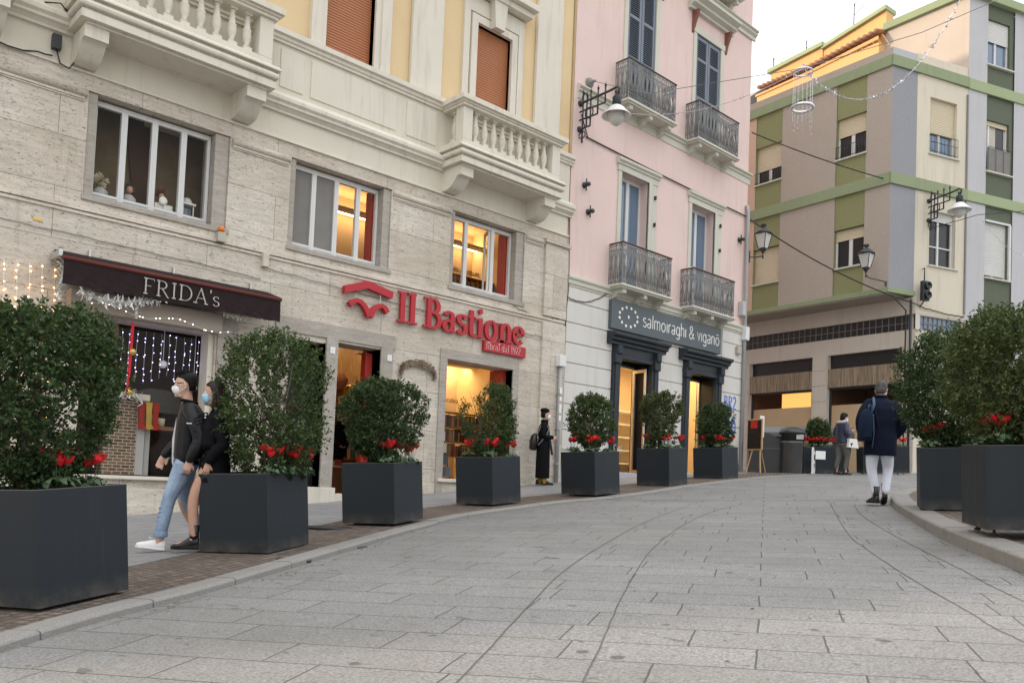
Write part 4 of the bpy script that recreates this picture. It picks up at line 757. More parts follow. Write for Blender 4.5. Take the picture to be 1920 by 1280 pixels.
# canopy and shop floor
a = LM(); a.box(-LEN, .0, -.06, .97, 7.50, 7.66, .006); a.build('canopy', 'green_band', gb); RM().box(-.06, 1.08, -.05, .1, 7.51, 7.67, .006).build('canopy', 'green_band', gb)
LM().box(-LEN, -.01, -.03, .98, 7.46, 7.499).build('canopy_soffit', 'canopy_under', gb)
SX = XF(P0+nl*.97, -dl, nl); SM = lambda: MB(SX)
so = [(-3.25-2.62, -3.25, .5, 5.93), (-2.66, -.05, .5, 5.93), (-9.6, -6.9, .5, 5.93)]; st = (-12.9, .36, 6.47, 6.95)
SM().wall(-13, .36, 0, 7.48, 0, so+[st], .28).build('shop_wall', 'shop_wall', gb)
RM().wall(1.0, 3.28, 0, 7.0, .02, [(1.2, 3.2, 6.50, 6.96)], .12).build('shop_wall', 'cream_wall', gb)
a = SM(); a.box(-12.9, .3, .12, .14, 6.47, 6.95); a.build('strip_window', 'glass_dark', gb); a = SM()
for k in range(60): a.box(-12.9+k*.22, -12.88+k*.22, .10, .12, 6.47, 6.95)
a.box(-12.9, .3, .10, .12, 6.70, 6.72); a.build('strip_window_bars', 'cable_grey', gb)
a = RM(); a.box(1.2, 3.2, .10, .12, 6.50, 6.96); a.build('strip_window', 'glass_sky', gb); a = RM()
for k in range(11): a.box(1.2+k*.2, 1.225+k*.2, .07, .10, 6.50, 6.96)
a.box(1.2, 3.2, .07, .10, 6.72, 6.745); a.build('strip_window_bars', 'cable_grey', gb)
for x0, x1 in ((-3.22, -2.69), (-6.75, -5.9), (-.04, .37)):
    a = SM(); [a.box(x0, x1, -.02, .02, 1.2+k*.53, 1.2+k*.53+.515, .006) for k in range(9)]; a.build('stone_pier', 'shop_wall', gb)
for x0, x1, z0, z1 in so:
    SM().box(x0, x1, .18, .2, 5.47, 5.93).build('transom_window', 'glass_dark', gb); SM().box(x0, x1, .02, .16, 4.83, 5.46, .01).build('rusty_fascia', 'rust_board', gb)
    f = SM(); f.box(x0, x0+.08, .14, .2, 1, 4.83); f.box(x1-.06, x1, .14, .2, 1, 4.83); f.box(x0, x1, .14, .2, 4.76, 4.83); fr = f.build('shop_window_frame', 'iron_black', gb)
    SM().box(x0+.08, x1-.06, .172, .178, 1, 4.25).build('paper_covering', 'paper_brown', fr); SM().box(x0+.08, x1-.06, .17, .172, 4.25, 4.78).build('pane', 'glass_shop', fr)
    rm_ = SM(); rm_.quad((x0, 2.5, 1), (x1, 2.5, 1), (x1, 2.5, 5), (x0, 2.5, 5)); rm_.quad((x0, .3, 5), (x1, .3, 5), (x1, 2.5, 5), (x0, 2.5, 5)); rm_.quad((x0, .3, 1), (x0, 2.5, 1), (x0, 2.5, 5), (x0, .3, 5)); rm_.quad((x1, .3, 1), (x1, 2.5, 1), (x1, 2.5, 5), (x1, .3, 5)); rm_.build('room', 'wood_brown', gb)
SM().box(-4.95, -3.75, .70, .72, 4.2, 4.98).build('glowing_wall', 'warm_glow', gb)  # panel emits its own warm light, standing in for a lamplit wall inside
a = SM()
for k, x in enumerate((-5.3, -4.9, -4.4, -4.25, -4.05, -3.75)): a.box(x, x+.035, .155, .17, 2.7+.03*(k % 3), 2.88+.03*(k % 2))
a.build('tape', 'wood_brown', gb)
a = RM(); a.tube([(.93, -.02, 2.0), (.93, -.02, 7.4)], .035, 8); a.build('downpipe', 'iron_black', gb)
# ================================================================ signs and fittings on the travertine building
s1 = empty('bookshop_sign', (11, FY, 4.2), label='big red raised serif letters Il Bastione on the travertine wall', cat='sign')
def letters(parent, txt, x, z, s, w, th, y0, y1, mat, xs=1., serifs=True, name='letter'):
    for ch in txt:
        if ch != ' ':
            mb = MB(); serif_text(mb, ch, x, z, s, w, th, y0, y1, serifs, xs); mb.build(name, mat, parent, fix=True)
        x += SER[ch][0]*s*xs
    return x
xe = letters(s1, 'Il Bastione', 9.50, 4.14, .60, .08, .185, W(.04), W(.09), 'sign_red', .89); print('bastione end', xe)
s2 = empty('sign_plaque', (12.4, FY, 4), label='small red plaque reading librai dal 1922 under the red letters', cat='sign')
MB().box(11.76, 12.98, W(.09), W(.01), 3.89, 4.12, .006).build('plaque_board', 'sign_red', s2); mb = MB(); xe = serif_text(mb, 'librai dal 1922', 11.80, 3.935, .155, .017, .026, W(.091), W(.097), False, .83); print('1922 end', xe); mb.build('lettering', 'white_paint', s2)
s3 = empty('logo_sign', (8.8, FY, 4.2), label='red bridge shaped emblem left of the Il Bastione letters', cat='sign')
mb = MB(); mb.prism([(8.30, 4.46), (8.30, 4.60), (8.78, 4.78), (9.38, 4.68), (9.36, 4.56), (9.34, 4.54), (8.80, 4.64)], W(.03), W(.12)); mb.build('emblem_roof', 'sign_red', s3)
mb = MB()
def thickline(pts, w): 
    stroke(mb, pts, .1, W(.03), W(.12), (0, 0), (1, 1), None)
pl = []
up = [(8.44, 4.30)]+[(8.62+.18*math.cos(R(a)), 4.34+.12*math.sin(R(a))) for a in range(165, 20, -15)]+[(8.80, 4.26), (8.85, 4.13)]
lo = [(8.92, 4.13), (8.96, 4.26)]+[(9.10+.16*math.cos(R(a)), 4.34+.12*math.sin(R(a))) for a in range(155, 10, -15)]+[(9.26, 4.31), (9.24, 4.27)]
mb.prism(up[:1]+up[1:]+lo+[(9.10, 4.36), (9.0, 4.33), (8.93, 4.28), (8.89, 4.22), (8.84, 4.28), (8.76, 4.35), (8.66, 4.38), (8.54, 4.34)][0:0]+[], W(.03), W(.12)) if 0 else None
A1 = [(8.44+.40*t_, 4.27+.16*math.sin(math.pi*min(1, t_*1.15))**.8 - .16*max(0, t_-.6)) for t_ in [k/12 for k in range(13)]]
stroke(mb, [(8.43, 4.27), (8.50, 4.34), (8.58, 4.375), (8.67, 4.36), (8.75, 4.30), (8.82, 4.21), (8.865, 4.12)], .075, W(.03), W(.12), (0, 0), (1, 1), .11)
stroke(mb, [(9.27, 4.26), (9.21, 4.34), (9.13, 4.375), (9.05, 4.35), (8.97, 4.28), (8.92, 4.20), (8.885, 4.12)], .075, W(.031), W(.121), (0, 0), (1, 1), .11)
mb.build('emblem_arches', 'sign_red', s3, fix=True); mb = MB(); mb.bar((8.58, W(.06), 4.38), (8.58, W(.06), 4.56), .008); mb.bar((9.12, W(.06), 4.38), (9.12, W(.06), 4.60), .008); mb.build('emblem_rod', 'steel', s3)
# awning
aw = empty('awning', (5.1, FY, 3.9), label='dark brown shop awning with a red stripe and silver letters FRIDA\'s', cat='awning')
mb = MB(); mb.prism([(W(.0), 4.18), (W(.48), 4.02), (W(.50), 4.03), (W(.50), 4.05), (W(.02), 4.21)], 3.50, 6.84, 'x'); mb.build('awning_top', 'awning_cloth', aw)
mb = MB(); n = 40; vs = []
for i in range(n+1):
    x = 3.50+3.34*i/n
    for j in range(5): vs.append((x, W(.50+.012*math.sin(i*1.7+j)*(j/4)), 3.985-.345*j/4+(.006*math.sin(i*2.3) if j == 4 else 0)))
mb.add(vs, [(i*5+j, i*5+j+1, (i+1)*5+j+1, (i+1)*5+j) for i in range(n) for j in range(4)]); vo = mb.build('valance', 'awning_cloth', aw)
mb = MB(); mb.tube([(3.49, W(.50), 4.015), (6.85, W(.50), 4.015)], .030, 8); mb.build('awning_stripe', 'awning_red', aw)
mb = MB(); xe = serif_text(mb, "FRIDA'", 4.58, 3.70, .245, .035, .085, W(.520), W(.524), True, 1.0); serif_text(mb, 's', xe-.01, 3.70, .235, .035, .085, W(.520), W(.524), False, 1.05); mb.build('lettering', 'letter_silver', aw)
mb = MB(); 
for x in (3.52, 6.80): mb.bar((x, W(0), 4.12), (x, W(.48), 4.0), .012)
mb.box(3.44, 3.5, W(.45), W(.02), 4.03, 4.13, .01); mb.tube([(3.5, W(.06), 4.15), (6.84, W(.06), 4.15)], .04, 8)
for x in (3.95, 5.2, 6.5): mb.box(x, x+.03, W(.06), W(0), 4.1, 4.3, .004)
mb.build('awning_arm', 'steel', aw)
# fittings
def fit(name, cat, lab, build, mat='grey_frame'):
    mb = MB(); build(mb); o = mb.build(name, mat); return tag(o, lab, cat)
al = empty('alarm_siren', (5.95, W(0), 4.85), label='small alarm box with an orange lamp on top beside the wide upstairs window', cat='alarm')
MB().box(5.87, 6.01, W(.12), W(0), 4.86, 5.02, .01).build('alarm_box', 'grey_frame', al); mb = MB(); mb.sphere((5.94, W(.07), 5.075), .055, 8, (1, 1, .9)); plain('orange_lamp', (.8, .2, .01), .3); mb.build('orange_lamp', 'orange_lamp', al)
fit('junction_box', 'junction box', 'beige cable box on the wall above the right end of the awning', lambda m_: m_.box(6.69, 6.80, W(.10), W(0), 4.62, 4.86, .01), 'travertine_plain')
fit('junction_box', 'junction box', 'dark box with dangling cables under the stone balcony', lambda m_: m_.box(3.28, 3.40, W(.10), W(0), 7.08, 7.30, .01), 'iron_black')
fit('meter_box', 'meter box', 'white plastic box on top of the pipe at the party wall', lambda m_: m_.box(13.96, 14.18, W(.2), W(.06), 3.84, 4.10, .015), 'lamp_white')
for lab_, x, z, o_, txt in (('white number tile beside the dark door', 8.10, 3.33, .06, '1'), ('white number tile right of the bookshop entrance', 9.36, 3.36, .045, '2')):
    t_ = empty('house_number', (x, W(0), z), label=lab_, cat='number plate'); MB().box(x, x+.10, W(o_), W(o_-.011), z, z+.12, .003).build('tile', 'white_paint', t_); m_ = MB(); serif_text(m_, txt, x+.03, z+.03, .06, .008, .012, W(o_+.002), W(o_+.004), False); m_.build('digit', 'iron_black', t_)
fit('wall_tag', 'tag', 'small yellow tag stuck to the stone left of the awning', lambda m_: m_.box(3.20, 3.31, W(.012), W(0), 4.57, 4.61), 'gold')
dp = empty('utility_pipe', (14.07, W(0), 1.3), label='grey pipe running up the party wall to the white box', cat='pipe')
MB().tube([(14.07, W(.12), 1.2), (14.07, W(.12), 3.9)], .045, 8).build('pipe', 'pipe_grey', dp); mb = MB(); [mb.box(14.02, 14.12, W(.18), W(.05), z, z+.03) for z in (1.6, 2.4, 3.2)]; mb.build('pipe_clip', 'steel', dp)
mb = MB(); [mb.box(14.03, 14.10, W(.17), W(.165), z, z+h) for z, h in ((2.6, .12), (2.78, .2), (3.05, .1), (3.2, .16))]; mb.build('sticker', 'white_paint', dp)
dp = empty('downpipe', (21.85, W(0), 1.7), label='grey rainwater pipe on the right corner of the pink building', cat='pipe')
MB().tube([(21.84, W(.09), 1.4), (21.84, W(.09), 9.4), (21.84, W(.05), 9.6)], .055, 8).build('pipe', 'pipe_grey', dp); MB().box(21.74, 21.94, W(.2), W(.03), 5.6, 6.0, .02).build('pipe_head', 'lamp_white', dp)
fit('junction_box', 'junction box', 'pale blue grey box beside the downpipe above the optician', lambda m_: m_.box(21.60, 21.78, W(.16), W(.0), 6.30, 6.72, .02), 'light_blue_wall')
fit('alarm_siren', 'alarm', 'grey alarm horn under the white pipe at the right corner', lambda m_: m_.box(21.45, 21.65, W(.14), W(.03), 5.15, 5.4, .03), 'grey_frame')
for i, (x, z) in enumerate(((14.76, 8.26), (14.93, 7.66), (21.52, 8.51))):
    mb = MB(); mb.lathe([(.07, 0), (.07, .04), (.03, .05), (.03, .12), (.055, .13), (.05, .18), (0, .19)], (x, W(0), z), 10, ax=(0, -1, 0)); mb.bar((x, W(.08), z-.14), (x, W(.08), z+.14), .022)
    tag(mb.build('wall_insulator', 'iron_black'), ['upper black insulator knob on the pink wall near its left edge', 'lower black insulator knob on the pink wall near its left edge', 'black insulator knob beside the right downpipe'][i], 'insulator')
mb = MB(); mb.lathe([(.12, 0), (.12, .05), (.05, .1), (.02, .22)], (14.80, W(0), 10.75), 12, ax=(0, -1, 0)); tag(mb.build('wall_anchor', 'iron_grey'), 'round grey wall anchor above the bracket lamp', 'anchor')
# graffiti on the pink building's base
mb = MB(); plain('spray_blue', (.02, .12, .6), .6); sans_text(mb, 'BR2', 20.95, 3.55, .36, .05, W(.036), W(.038)); sans_text(mb, 'BO', 21.05, 2.85, .55, .06, W(.036), W(.038), .8); sans_text(mb, 'c', 21.2, 2.6, .4, .05, W(.036), W(.038))
tag(mb.build('graffiti', 'spray_blue'), 'blue spray paint scrawl on the wall by the downpipe', 'graffiti')
mb = MB(); sans_text(mb, 'Cut', 16.02, 2.0, .2, .018, W(.132), W(.134)); tag(mb.build('graffiti', 'light_blue_wall'), 'thin pale scrawl on the dark door frame', 'graffiti')
# ---- bracket lamps
def bracket_lamp(name, loc, rz, label):
    """local: wall at x = 0, arm along +x, z = 0 at the arm root"""
    t_ = lroot(name, loc, rz, label=label, cat='street lamp', group='wrought iron bracket lamps')
    m_ = MB(); r_ = .024
    m_.tube([(0, 0, 0), (.35, 0, .01), (.9, 0, .03), (1.12, 0, .05), (1.2, 0, .0), (1.17, 0, -.09), (1.10, 0, -.10), (1.09, 0, -.03)], .028, 8)
    for z, x1 in ((-.20, .78), (-.40, .56), (-.62, .34)): m_.tube([(0, 0, z), (x1, 0, z)], .020, 6)
    for x, z0, z1 in ((.10, -.82, .22), (.34, -.62, .18), (.56, -.40, .18), (.78, -.2, .18), (.22, -.62, .12)): m_.tube([(x, 0, z0), (x, 0, z1)], .020, 6); m_.lathe([(.028, 0), (.03, .03), (.012, .06), (0, .12)], (x, 0, z1), 6)
    m_.tube([(.10+.09*math.cos(a)*1.0+.06, 0, .1+.10*math.sin(a)) for a in [k*.5236 for k in range(12)]], .018, 6, closed=True)
    m_.tube([(.30+.12*math.cos(a), 0, -.30+.13*math.sin(a)) for a in [k*.5236 for k in range(12)]], .016, 6, closed=True)
    m_.tube([(.10+.10*math.cos(a), 0, -.78+.08*math.sin(a)) for a in [k*.5236 for k in range(12)]], .014, 6, closed=True)
    for z in (0, -.62): m_.lathe([(.075, 0), (.075, .03), (.05, .07), (.03, .12)], (0, 0, z), 10, ax=(1, 0, 0))
    m_.lathe([(0, -.98), (.03, -.95), (.02, -.86), (.035, -.82)], (.10, 0, 0), 8); m_.build('bracket', 'iron_black', t_)
    m_ = MB(); m_.lathe([(.015, -.06), (.08, -.14), (.10, -.16), (.10, -.34), (.085, -.36)], (1.13, 0, -.03), 16, False); m_.build('lamp_cap', 'iron_grey' if 0 else 'slate_wood', t_)
    m_ = MB(); m_.lathe([(.11, -.36), (.19, -.42), (.21, -.46), (.33, -.57), (.34, -.60), (.32, -.59), (.19, -.48)], (1.13, 0, -.03), 24, False); m_.build('lamp_shade', 'lamp_white', t_)
    m_ = MB(); m_.lathe([(.18, -.48), (.185, -.56), (.17, -.66), (.12, -.76), (.05, -.81), (0, -.82)], (1.13, 0, -.03), 20); m_.build('lamp_bowl', 'lamp_glass', t_); return t_
bracket_lamp('bracket_lamp', (14.52, W(0), 10.15), R(-90), 'wrought iron bracket lamp with white dome on the pink wall')
a_ = math.atan2(-nr.y, -nr.x); pr = P0+dr*1.62; bracket_lamp('bracket_lamp', (pr.x, pr.y, 10.62), a_, 'wrought iron bracket lamp with white dome on the corner block above the traffic light')
def lantern(loc, rz, arm, label):
    """local: lantern axis at the origin, arm towards +x"""
    t_ = lroot('wall_lantern', loc, rz, label=label, cat='street lamp', group='six-sided wall lanterns')
    def fr(w0, z0, w1, z1): return [[(sx*w, sy*w, z) for sx, sy in ((-1, -1), (1, -1), (1, 1), (-1, 1))] for w, z in ((w0, z0), (w1, z1))]
    m_ = MB()
    for sx in (-1, 1):
        for sy in (-1, 1): m_.bar((sx*.10, sy*.10, -.12), (sx*.18, sy*.18, .30), .012)
    m_.lathe([(.02, -.42), (.03, -.36), (.012, -.3), (.05, -.22), (.11, -.14), (.12, -.12)], (0, 0, 0), 8); m_.lathe([(.26, .30), (.27, .31), (.15, .42), (.10, .46), (.06, .48), (.06, .54), (.09, .55), (.085, .60), (0, .61)], (0, 0, 0), 8)
    m_.tube([(0, 0, -.34)]+arm, .016, 6); x, y, z = arm[-1]; m_.bar((x, y, z+.18), (x, y, z-.16), .022); m_.build('lantern_frame', 'iron_black', t_)
    m_ = MB(); m_.loft(fr(.095, -.11, .172, .29), smooth=False); m_.build('lantern_glass', 'lamp_glass', t_); return t_
lantern((21.96+.10, 13.02, 8.42), R(90), [(.2, 0, -.34), (.44, 0, -.30)], 'black lantern hanging off the right corner of the pink building')
lp = P0+dl*.30-nl*.75; ll = lantern((lp.x, lp.y, 8.30), 0, [(.12, -.06, -.42), (.66, -.30, -.46), (.70, -.32, -.62)], 'black lantern above the green canopy of the corner block')
# traffic light
pr = P0+dr*1.30-nr*.28; tl = empty('traffic_light', (pr.x, pr.y, 7.4), label='small black two-lens traffic light hung on the cream wall', cat='traffic light')
tx = XF(Vector((pr.x, pr.y, 0)), dr, nr); m_ = MB(tx); m_.box(-.14, .14, -.0, .14, 7.36, 7.98, .02); m_.build('signal_box', 'iron_black', tl)
m_ = MB(tx)
for z in (7.52, 7.82): m_.lathe([(.105, 0), (.115, .0), (.115, .10), (.105, .10), (.10, .01), (0, .008)], (0, 0, z), 14, False, ax=(0, -1, 0))
m_.build('lens', 'glass_dark', tl); m_ = MB(tx); m_.tube([(0, .1, 7.98), (0, .1, 8.4), (.1, .26, 8.42)], .02, 6); m_.tube([(0, .1, 7.36), (0, .26, 7.2)], .02, 6); m_.build('mount', 'iron_black', tl)
# ---- wires
def wire(pts, r, lab, sag=0., mat='cable_black', name='cable', n=16):
    P = [Vector(p) for p in pts]
    if len(P) == 2: P = [P[0].lerp(P[1], i/n)-Vector((0, 0, sag*4*(i/n)*(1-i/n))) for i in range(n+1)]
    return tag(MB().tube(P, r, 5).build(name, mat), lab, 'cable')
wire([(21.9, 13.4, 11.8), tuple(P0+dr*2.2-nr*.05+Vector((0, 0, 10.95)))], .018, 'thick black cable from the pink corner across to the cream wall', .15)
wire([(21.9, 13.45, 9.25), tuple(P0+dr*1.0-nr*.12+Vector((0, 0, 7.25)))], .020, 'thick black cable sloping down from the pink corner to the canopy', .25)
wire([(14.75, W(.03), 9.42), (21.85, W(.04), 9.28)], .018, 'dark cable clipped along the pink wall between the floors', .02)
wire([(14.55, W(.03), 9.9), (14.8, W(.03), 9.42)], .014, 'short rope like cable dropping from the bracket lamp')
wire([(14.80, W(.15), 10.75), (15.8, 12.2, 10.7), (17.4, 8.6, 10.1), (17.8, 6.6, 9.95), (19.5, 3.0, 10.6)], .008, 'thin wire over the street carrying the silver garlands') if 0 else None
rr = random.Random(5)
def wob(a, b, sag, amp, n=26):
    A, B = Vector(a), Vector(b); return [A.lerp(B, i/n)+Vector((0, 0, -sag*4*(i/n)*(1-i/n)+rr.uniform(-amp, amp))) for i in range(n+1)]
wire(wob((2.2, W(.02), 4.48), (6.7, W(.02), 4.42), -.02, .012), .007, 'thin grey cable wandering over the stone above the awning', mat='cable_grey')
wire(wob((6.75, W(.03), 4.62), (14.1, W(.03), 4.46), .06, .014, 40), .008, 'thin grey cable running behind the red letters', mat='cable_grey')
wire(wob((12.6, W(.03), 5.0), (14.25, W(.03), 5.0), .12, .02, 20), .008, 'thin black cable looping below the open window')
wire(wob((1.6, W(.03), 6.90), (3.3, W(.05), 6.98), .06, .025, 18), .012, 'tangled black cable under the far left balcony')
wire([(3.34, W(.06), 7.08), (3.40, W(.06), 6.9), (3.52, W(.08), 6.86), (3.60, W(.1), 7.0), (3.60, W(.1), 7.5), (3.35, W(.1), 7.75), (3.15, W(.05), 7.7)], .011, 'black cable looping round the corbel of the stone balcony')
wire(wob((14.3, W(.04), 5.5), (15.76, W(.05), 5.9), .18, .01), .012, 'black cable hanging at the left end of the optician sign')
wire([(14.25, W(.05), 4.1), (14.27, W(.05), 5.2), (14.33, W(.04), 5.75), (14.28, W(.03), 7.4)], .010, 'thin dark cable climbing the joint beside the pink building')
wire(wob(tuple(P0+dr*1.1-nr*.05+Vector((0, 0, 7.25))), tuple(P0+dr*3.2-nr*.05+Vector((0, 0, 7.1))), .06, .02), .018, 'bundle of dark cables below the traffic light')
wire([tuple(P0+nl*.6-dl*.25+Vector((0, 0, 2.0))), tuple(P0+nl*.6-dl*.25+Vector((0, 0, 7.0))), tuple(P0+nl*.1-dl*.1+Vector((0, 0, 7.4)))], .024, 'black pipe down the corner pier of the empty shop')
# ---- garlands (tinsel) over the street
def tinsel(path, lab, r=.07, dens=34, name='tinsel_garland', mat='silver_tinsel', th=.006):
    if mat == 'white_paint': th *= 1.5; r *= 1.2
    m_ = MB(); m_.tube(path, .007, 4); L = sum((path[i+1]-path[i]).length for i in range(len(path)-1)); q = random.Random(len(path))
    for k in range(int(L*dens)):
        i = q.randrange(len(path)-1); p = path[i].lerp(path[i+1], q.random()); d = Vector((q.gauss(0, 1), q.gauss(0, 1), q.gauss(0, 1))).normalized()*r*q.uniform(.4, 1.2); s = d.cross(Vector((0, 0, 1))).normalized()*th*1.6
        m_.add([p-s, p+s, p+d+s*.6, p+d-s*.6], [(0, 1, 2, 3)])
    return tag(m_.build(name, mat), lab, 'garland')
def cat3(a, b, sag, n=24): A, B = Vector(a), Vector(b); return [A.lerp(B, i/n)-Vector((0, 0, sag*4*(i/n)*(1-i/n))) for i in range(n+1)]
star = Vector((15.76, 8.5, 9.80))
wire([(14.8, W(.15), 10.75), (15.15, 12.0, 10.15), tuple(star), (17.6, 6.9, 10.7), (21.5, 1.0, 13.5)], .008, 'thin wire crossing the street above the hanging crystal rings', mat='cable_grey')
tinsel([star.lerp(Vector((14.9, 13.0, 10.0)), i/20)-Vector((0, 0, .9*4*(i/20)*(1-i/20)*.5)) for i in range(21)], 'silver tinsel garland sagging in front of the pink balconies', .035, 22)
tinsel(cat3(star, (18.05, 6.32, 11.36), .55*2.3), 'silver tinsel garland swagged in front of the green banded block', .07, 60)
def onb(o, d, z): p = P0+dr*o-nr*d; return Vector((p.x, p.y, z))
tinsel(cat3(onb(3.2, .5, 10.3), onb(7.4, .8, 9.9), .9), 'faint silver garland against the pale blue wall at the right edge', .05, 26)
wire([tuple(onb(1.3, .3, 9.6)), tuple(onb(3.2, .5, 10.3)), tuple(onb(7.6, .8, 11.2))], .012, 'thin wire in front of the corner block windows')
ch = empty('crystal_chandelier', star, label='two silver rings with strings of crystals hanging over the street', cat='decoration')
for z, r_, th in ((9.72, .19, .016), (8.98, .21, .030)):
    m_ = MB(); m_.tube([(star.x+r_*math.cos(a), star.y+r_*math.sin(a), z) for a in [k*.2618 for k in range(24)]], th, 6, closed=True); m_.build('ring', 'silver_tinsel', ch)
q = random.Random(2)
for k in range(14):
    a = k*.4488; x, y = star.x+.19*math.cos(a), star.y+.19*math.sin(a); m_ = MB(); m_.tube([(star.x, star.y, star.z+.1), (x, y, 9.72)], .0025, 3); z0 = q.uniform(8.4, 8.65); m_.tube([(x, y, 9.72), (x, y, 9.0), (x, y, z0)], .0022, 3); z = 9.68
    while z > z0:
        s = .008; m_.add([(x-s, y, z), (x, y-s, z), (x+s, y, z), (x, y+s, z), (x, y, z+s*1.8), (x, y, z-s*1.8)], [(0, 1, 4), (1, 2, 4), (2, 3, 4), (3, 0, 4), (1, 0, 5), (2, 1, 5), (3, 2, 5), (0, 3, 5)]); z -= q.uniform(.05, .13)
    m_.build('crystal_string', 'silver_tinsel', ch)
# ---- christmas lights and shop-window goods
q = random.Random(9)
def light_string(pts, lab, em, group, cat='string lights', r=.0028, every=.09, s=.009):
    t_ = empty('light_string', pts[0], label=lab, cat=cat, group=group); m_ = MB(); m_.tube(pts, r, 4); m_.build('wire', 'white_paint', t_); b_ = MB(); P = [Vector(p) for p in pts]
    for i in range(len(P)-1):
        L = (P[i+1]-P[i]).length; n = max(1, int(L/every))
        for k in range(n): c = P[i].lerp(P[i+1], (k+q.random())/n)+Vector((q.uniform(-.015, .015), -.01, 0)); b_.sphere(c, s, 3)
    b_.build('bulb', em, t_); return t_
for i in range(12):
    x = 1.75+i*.160; light_string([(x, W(.03), 3.95), (x+.02, W(.03), 3.5), (x, W(.03), 2.9), (x+.02, W(.03), q.uniform(1.0, 1.9))], 'string of warm fairy lights hanging on the stone at the far left', 'fairy_warm', 'warm light strings left of the awning', every=.10, s=.011)
for i in range(11):
    x = 4.62+i*.122; light_string([(x, W(-.33), 3.28), (x+q.uniform(-.02, .02), W(-.33), 3.0), (x-.01, W(-.33), q.uniform(2.4, 2.7))], 'string of blue and white fairy lights hanging inside the gift shop window', 'fairy_blue', 'blue light strings in the shop window', every=.11, s=.0075)
light_string([Vector((3.9+.22*k, W(.30), 3.46+.05*math.sin(k*1.3)-.01*k)) for k in range(11)], 'string of white bulbs swagged under the awning', 'fairy_white', None, every=.11, s=.008)
tinsel([Vector((3.55+.02*math.sin(k), W(.25), 4.02-.09*k)) for k in range(7)], 'white frosty garland hanging from the left end of the awning', .10, 260, 'frost_garland', 'white_paint')
tinsel([Vector((3.75+.15*k, W(.42), 3.60-.10*math.sin(k*.55))) for k in range(9)], 'white frosty garland under the awning valance', .10, 260, 'frost_garland', 'white_paint')
tinsel([Vector((4.58, W(.35), 3.6-.05*k)) for k in range(6)], 'short white frosty garland dangling above the red ribbon', .06, 240, 'frost_garland', 'white_paint')
tinsel([Vector((5.9+.12*k, W(.42), 3.66-.05*math.sin(k*1.1))) for k in range(7)], 'frosty pinkish garland under the right end of the awning', .09, 200, 'frost_garland', 'pale_trim')
rb = empty('red_ribbon', (4.6, W(.2), 3.2), label='long red ribbon with two gold ornaments hanging left in the gift shop window', cat='ribbon'); MB().prism([(4.57, 3.30), (4.61, 3.30), (4.585, 2.2), (4.545, 2.2)], W(.2), W(.205)).build('ribbon', 'petal', rb)
for z in (2.85, 2.25): MB().sphere((4.60, W(.22), z), .055, 8).build('ornament', 'gold', rb)
for i, (x, z) in enumerate(((5.30, 2.80), (5.82, 2.48))):
    t_ = empty('hanging_ball', (x, FY+.28, z), label='white snowball on a thread, %s in the gift shop window' % ['upper left one', 'lower right one'][i], cat='ornament'); MB().sphere((x, FY+.4, z), .065, 8).build('ball', 'white_paint', t_); MB().tube([(x, FY+.4, z), (x, FY+.4, 3.6)], .006, 4).build('thread', 'white_paint', t_)
fp = empty('toy_fireplace', (4.9, 14.1, 1), label='little brick fireplace with frosty garland in the gift shop window', cat='decoration')
MB().box(4.45, 4.95, 13.9, 14.2, 1.0, 2.18, .006).build('fireplace_body', 'little_brick', fp); MB().box(4.38, 5.12, 13.86, 14.2, 2.18, 2.28, .006).build('mantel', 'cream_plaster', fp); MB().box(4.95, 5.08, 13.9, 14.2, 1.0, 2.18, .006).build('wood_post', 'grey_wall', fp)
tinsel([Vector((4.35+.09*k, 13.80, 2.2-.12*math.sin(k))) for k in range(8)], 'white frosty garland on the mantel of the toy fireplace', .09, 240, 'frost_garland', 'white_paint')
tinsel([Vector((4.30, 13.85, 2.1-.12*k)) for k in range(9)], 'white frosty garland hanging beside the toy fireplace', .07, 200, 'frost_garland', 'white_paint')
for i, (x, c) in enumerate(((4.93, 'red_paint'), (5.04, 'gold'), (5.15, 'red_paint'))): 
    mb = MB(); mb.prism([(x, 2.16), (x+.10, 2.16), (x+.09, 1.85), (x+.14, 1.74), (x+.02, 1.72)], 13.80, 13.84); tag(mb.build('stocking', c), ['left red felt stocking on the toy fireplace', 'yellow felt stocking between the red ones', 'right red felt stocking on the toy fireplace'][i], 'stocking')
tb = empty('display_table', (5.6, 14.2, 1), label='dark wooden display shelf behind the couple in the gift shop window', cat='table'); MB().box(5.1, 5.95, 13.95, 14.5, 1.74, 1.80, .006).build('table_top', 'wood_brown', tb); MB().box(5.12, 5.2, 14.0, 14.4, 1.0, 1.74).build('leg', 'grey_wall', tb); MB().box(5.85, 5.93, 14.0, 14.4, 1.0, 1.74).build('leg', 'grey_wall', tb)
MB().prism([(5.05, 2.25), (5.05, 2.36), (5.3, 2.44), (5.6, 2.44), (5.85, 2.34), (5.85, 2.05), (5.05, 2.05)], 14.4, 14.46).build('headboard', 'cloth_grey', tb)
for i, x in enumerate((5.28, 5.42)): 
    mb = MB(); mb.lathe([(.05, 0), (.065, .2 if i == 0 else .14), (.06, .2 if i == 0 else .14), (.045, .02)], (x, 14.15, 1.80), 12); tag(mb.build('flower_pot', 'blind_cream'), ['taller cream pot on the display shelf', 'shorter cream pot on the display shelf'][i], 'pot')
tinsel([Vector((5.75+.07*math.sin(k*2.1), 14.0, 2.7-.1*k)) for k in range(16)], 'gold twig curtain on the right side of the gift shop window', .10, 130, 'gold_twigs', 'gold')
tinsel([Vector((5.35+.05*k, 13.85, 1.15+.09*k)) for k in range(4)], 'frosty white twig standing on the gift shop sill', .08, 120, 'frost_twig', 'white_paint')
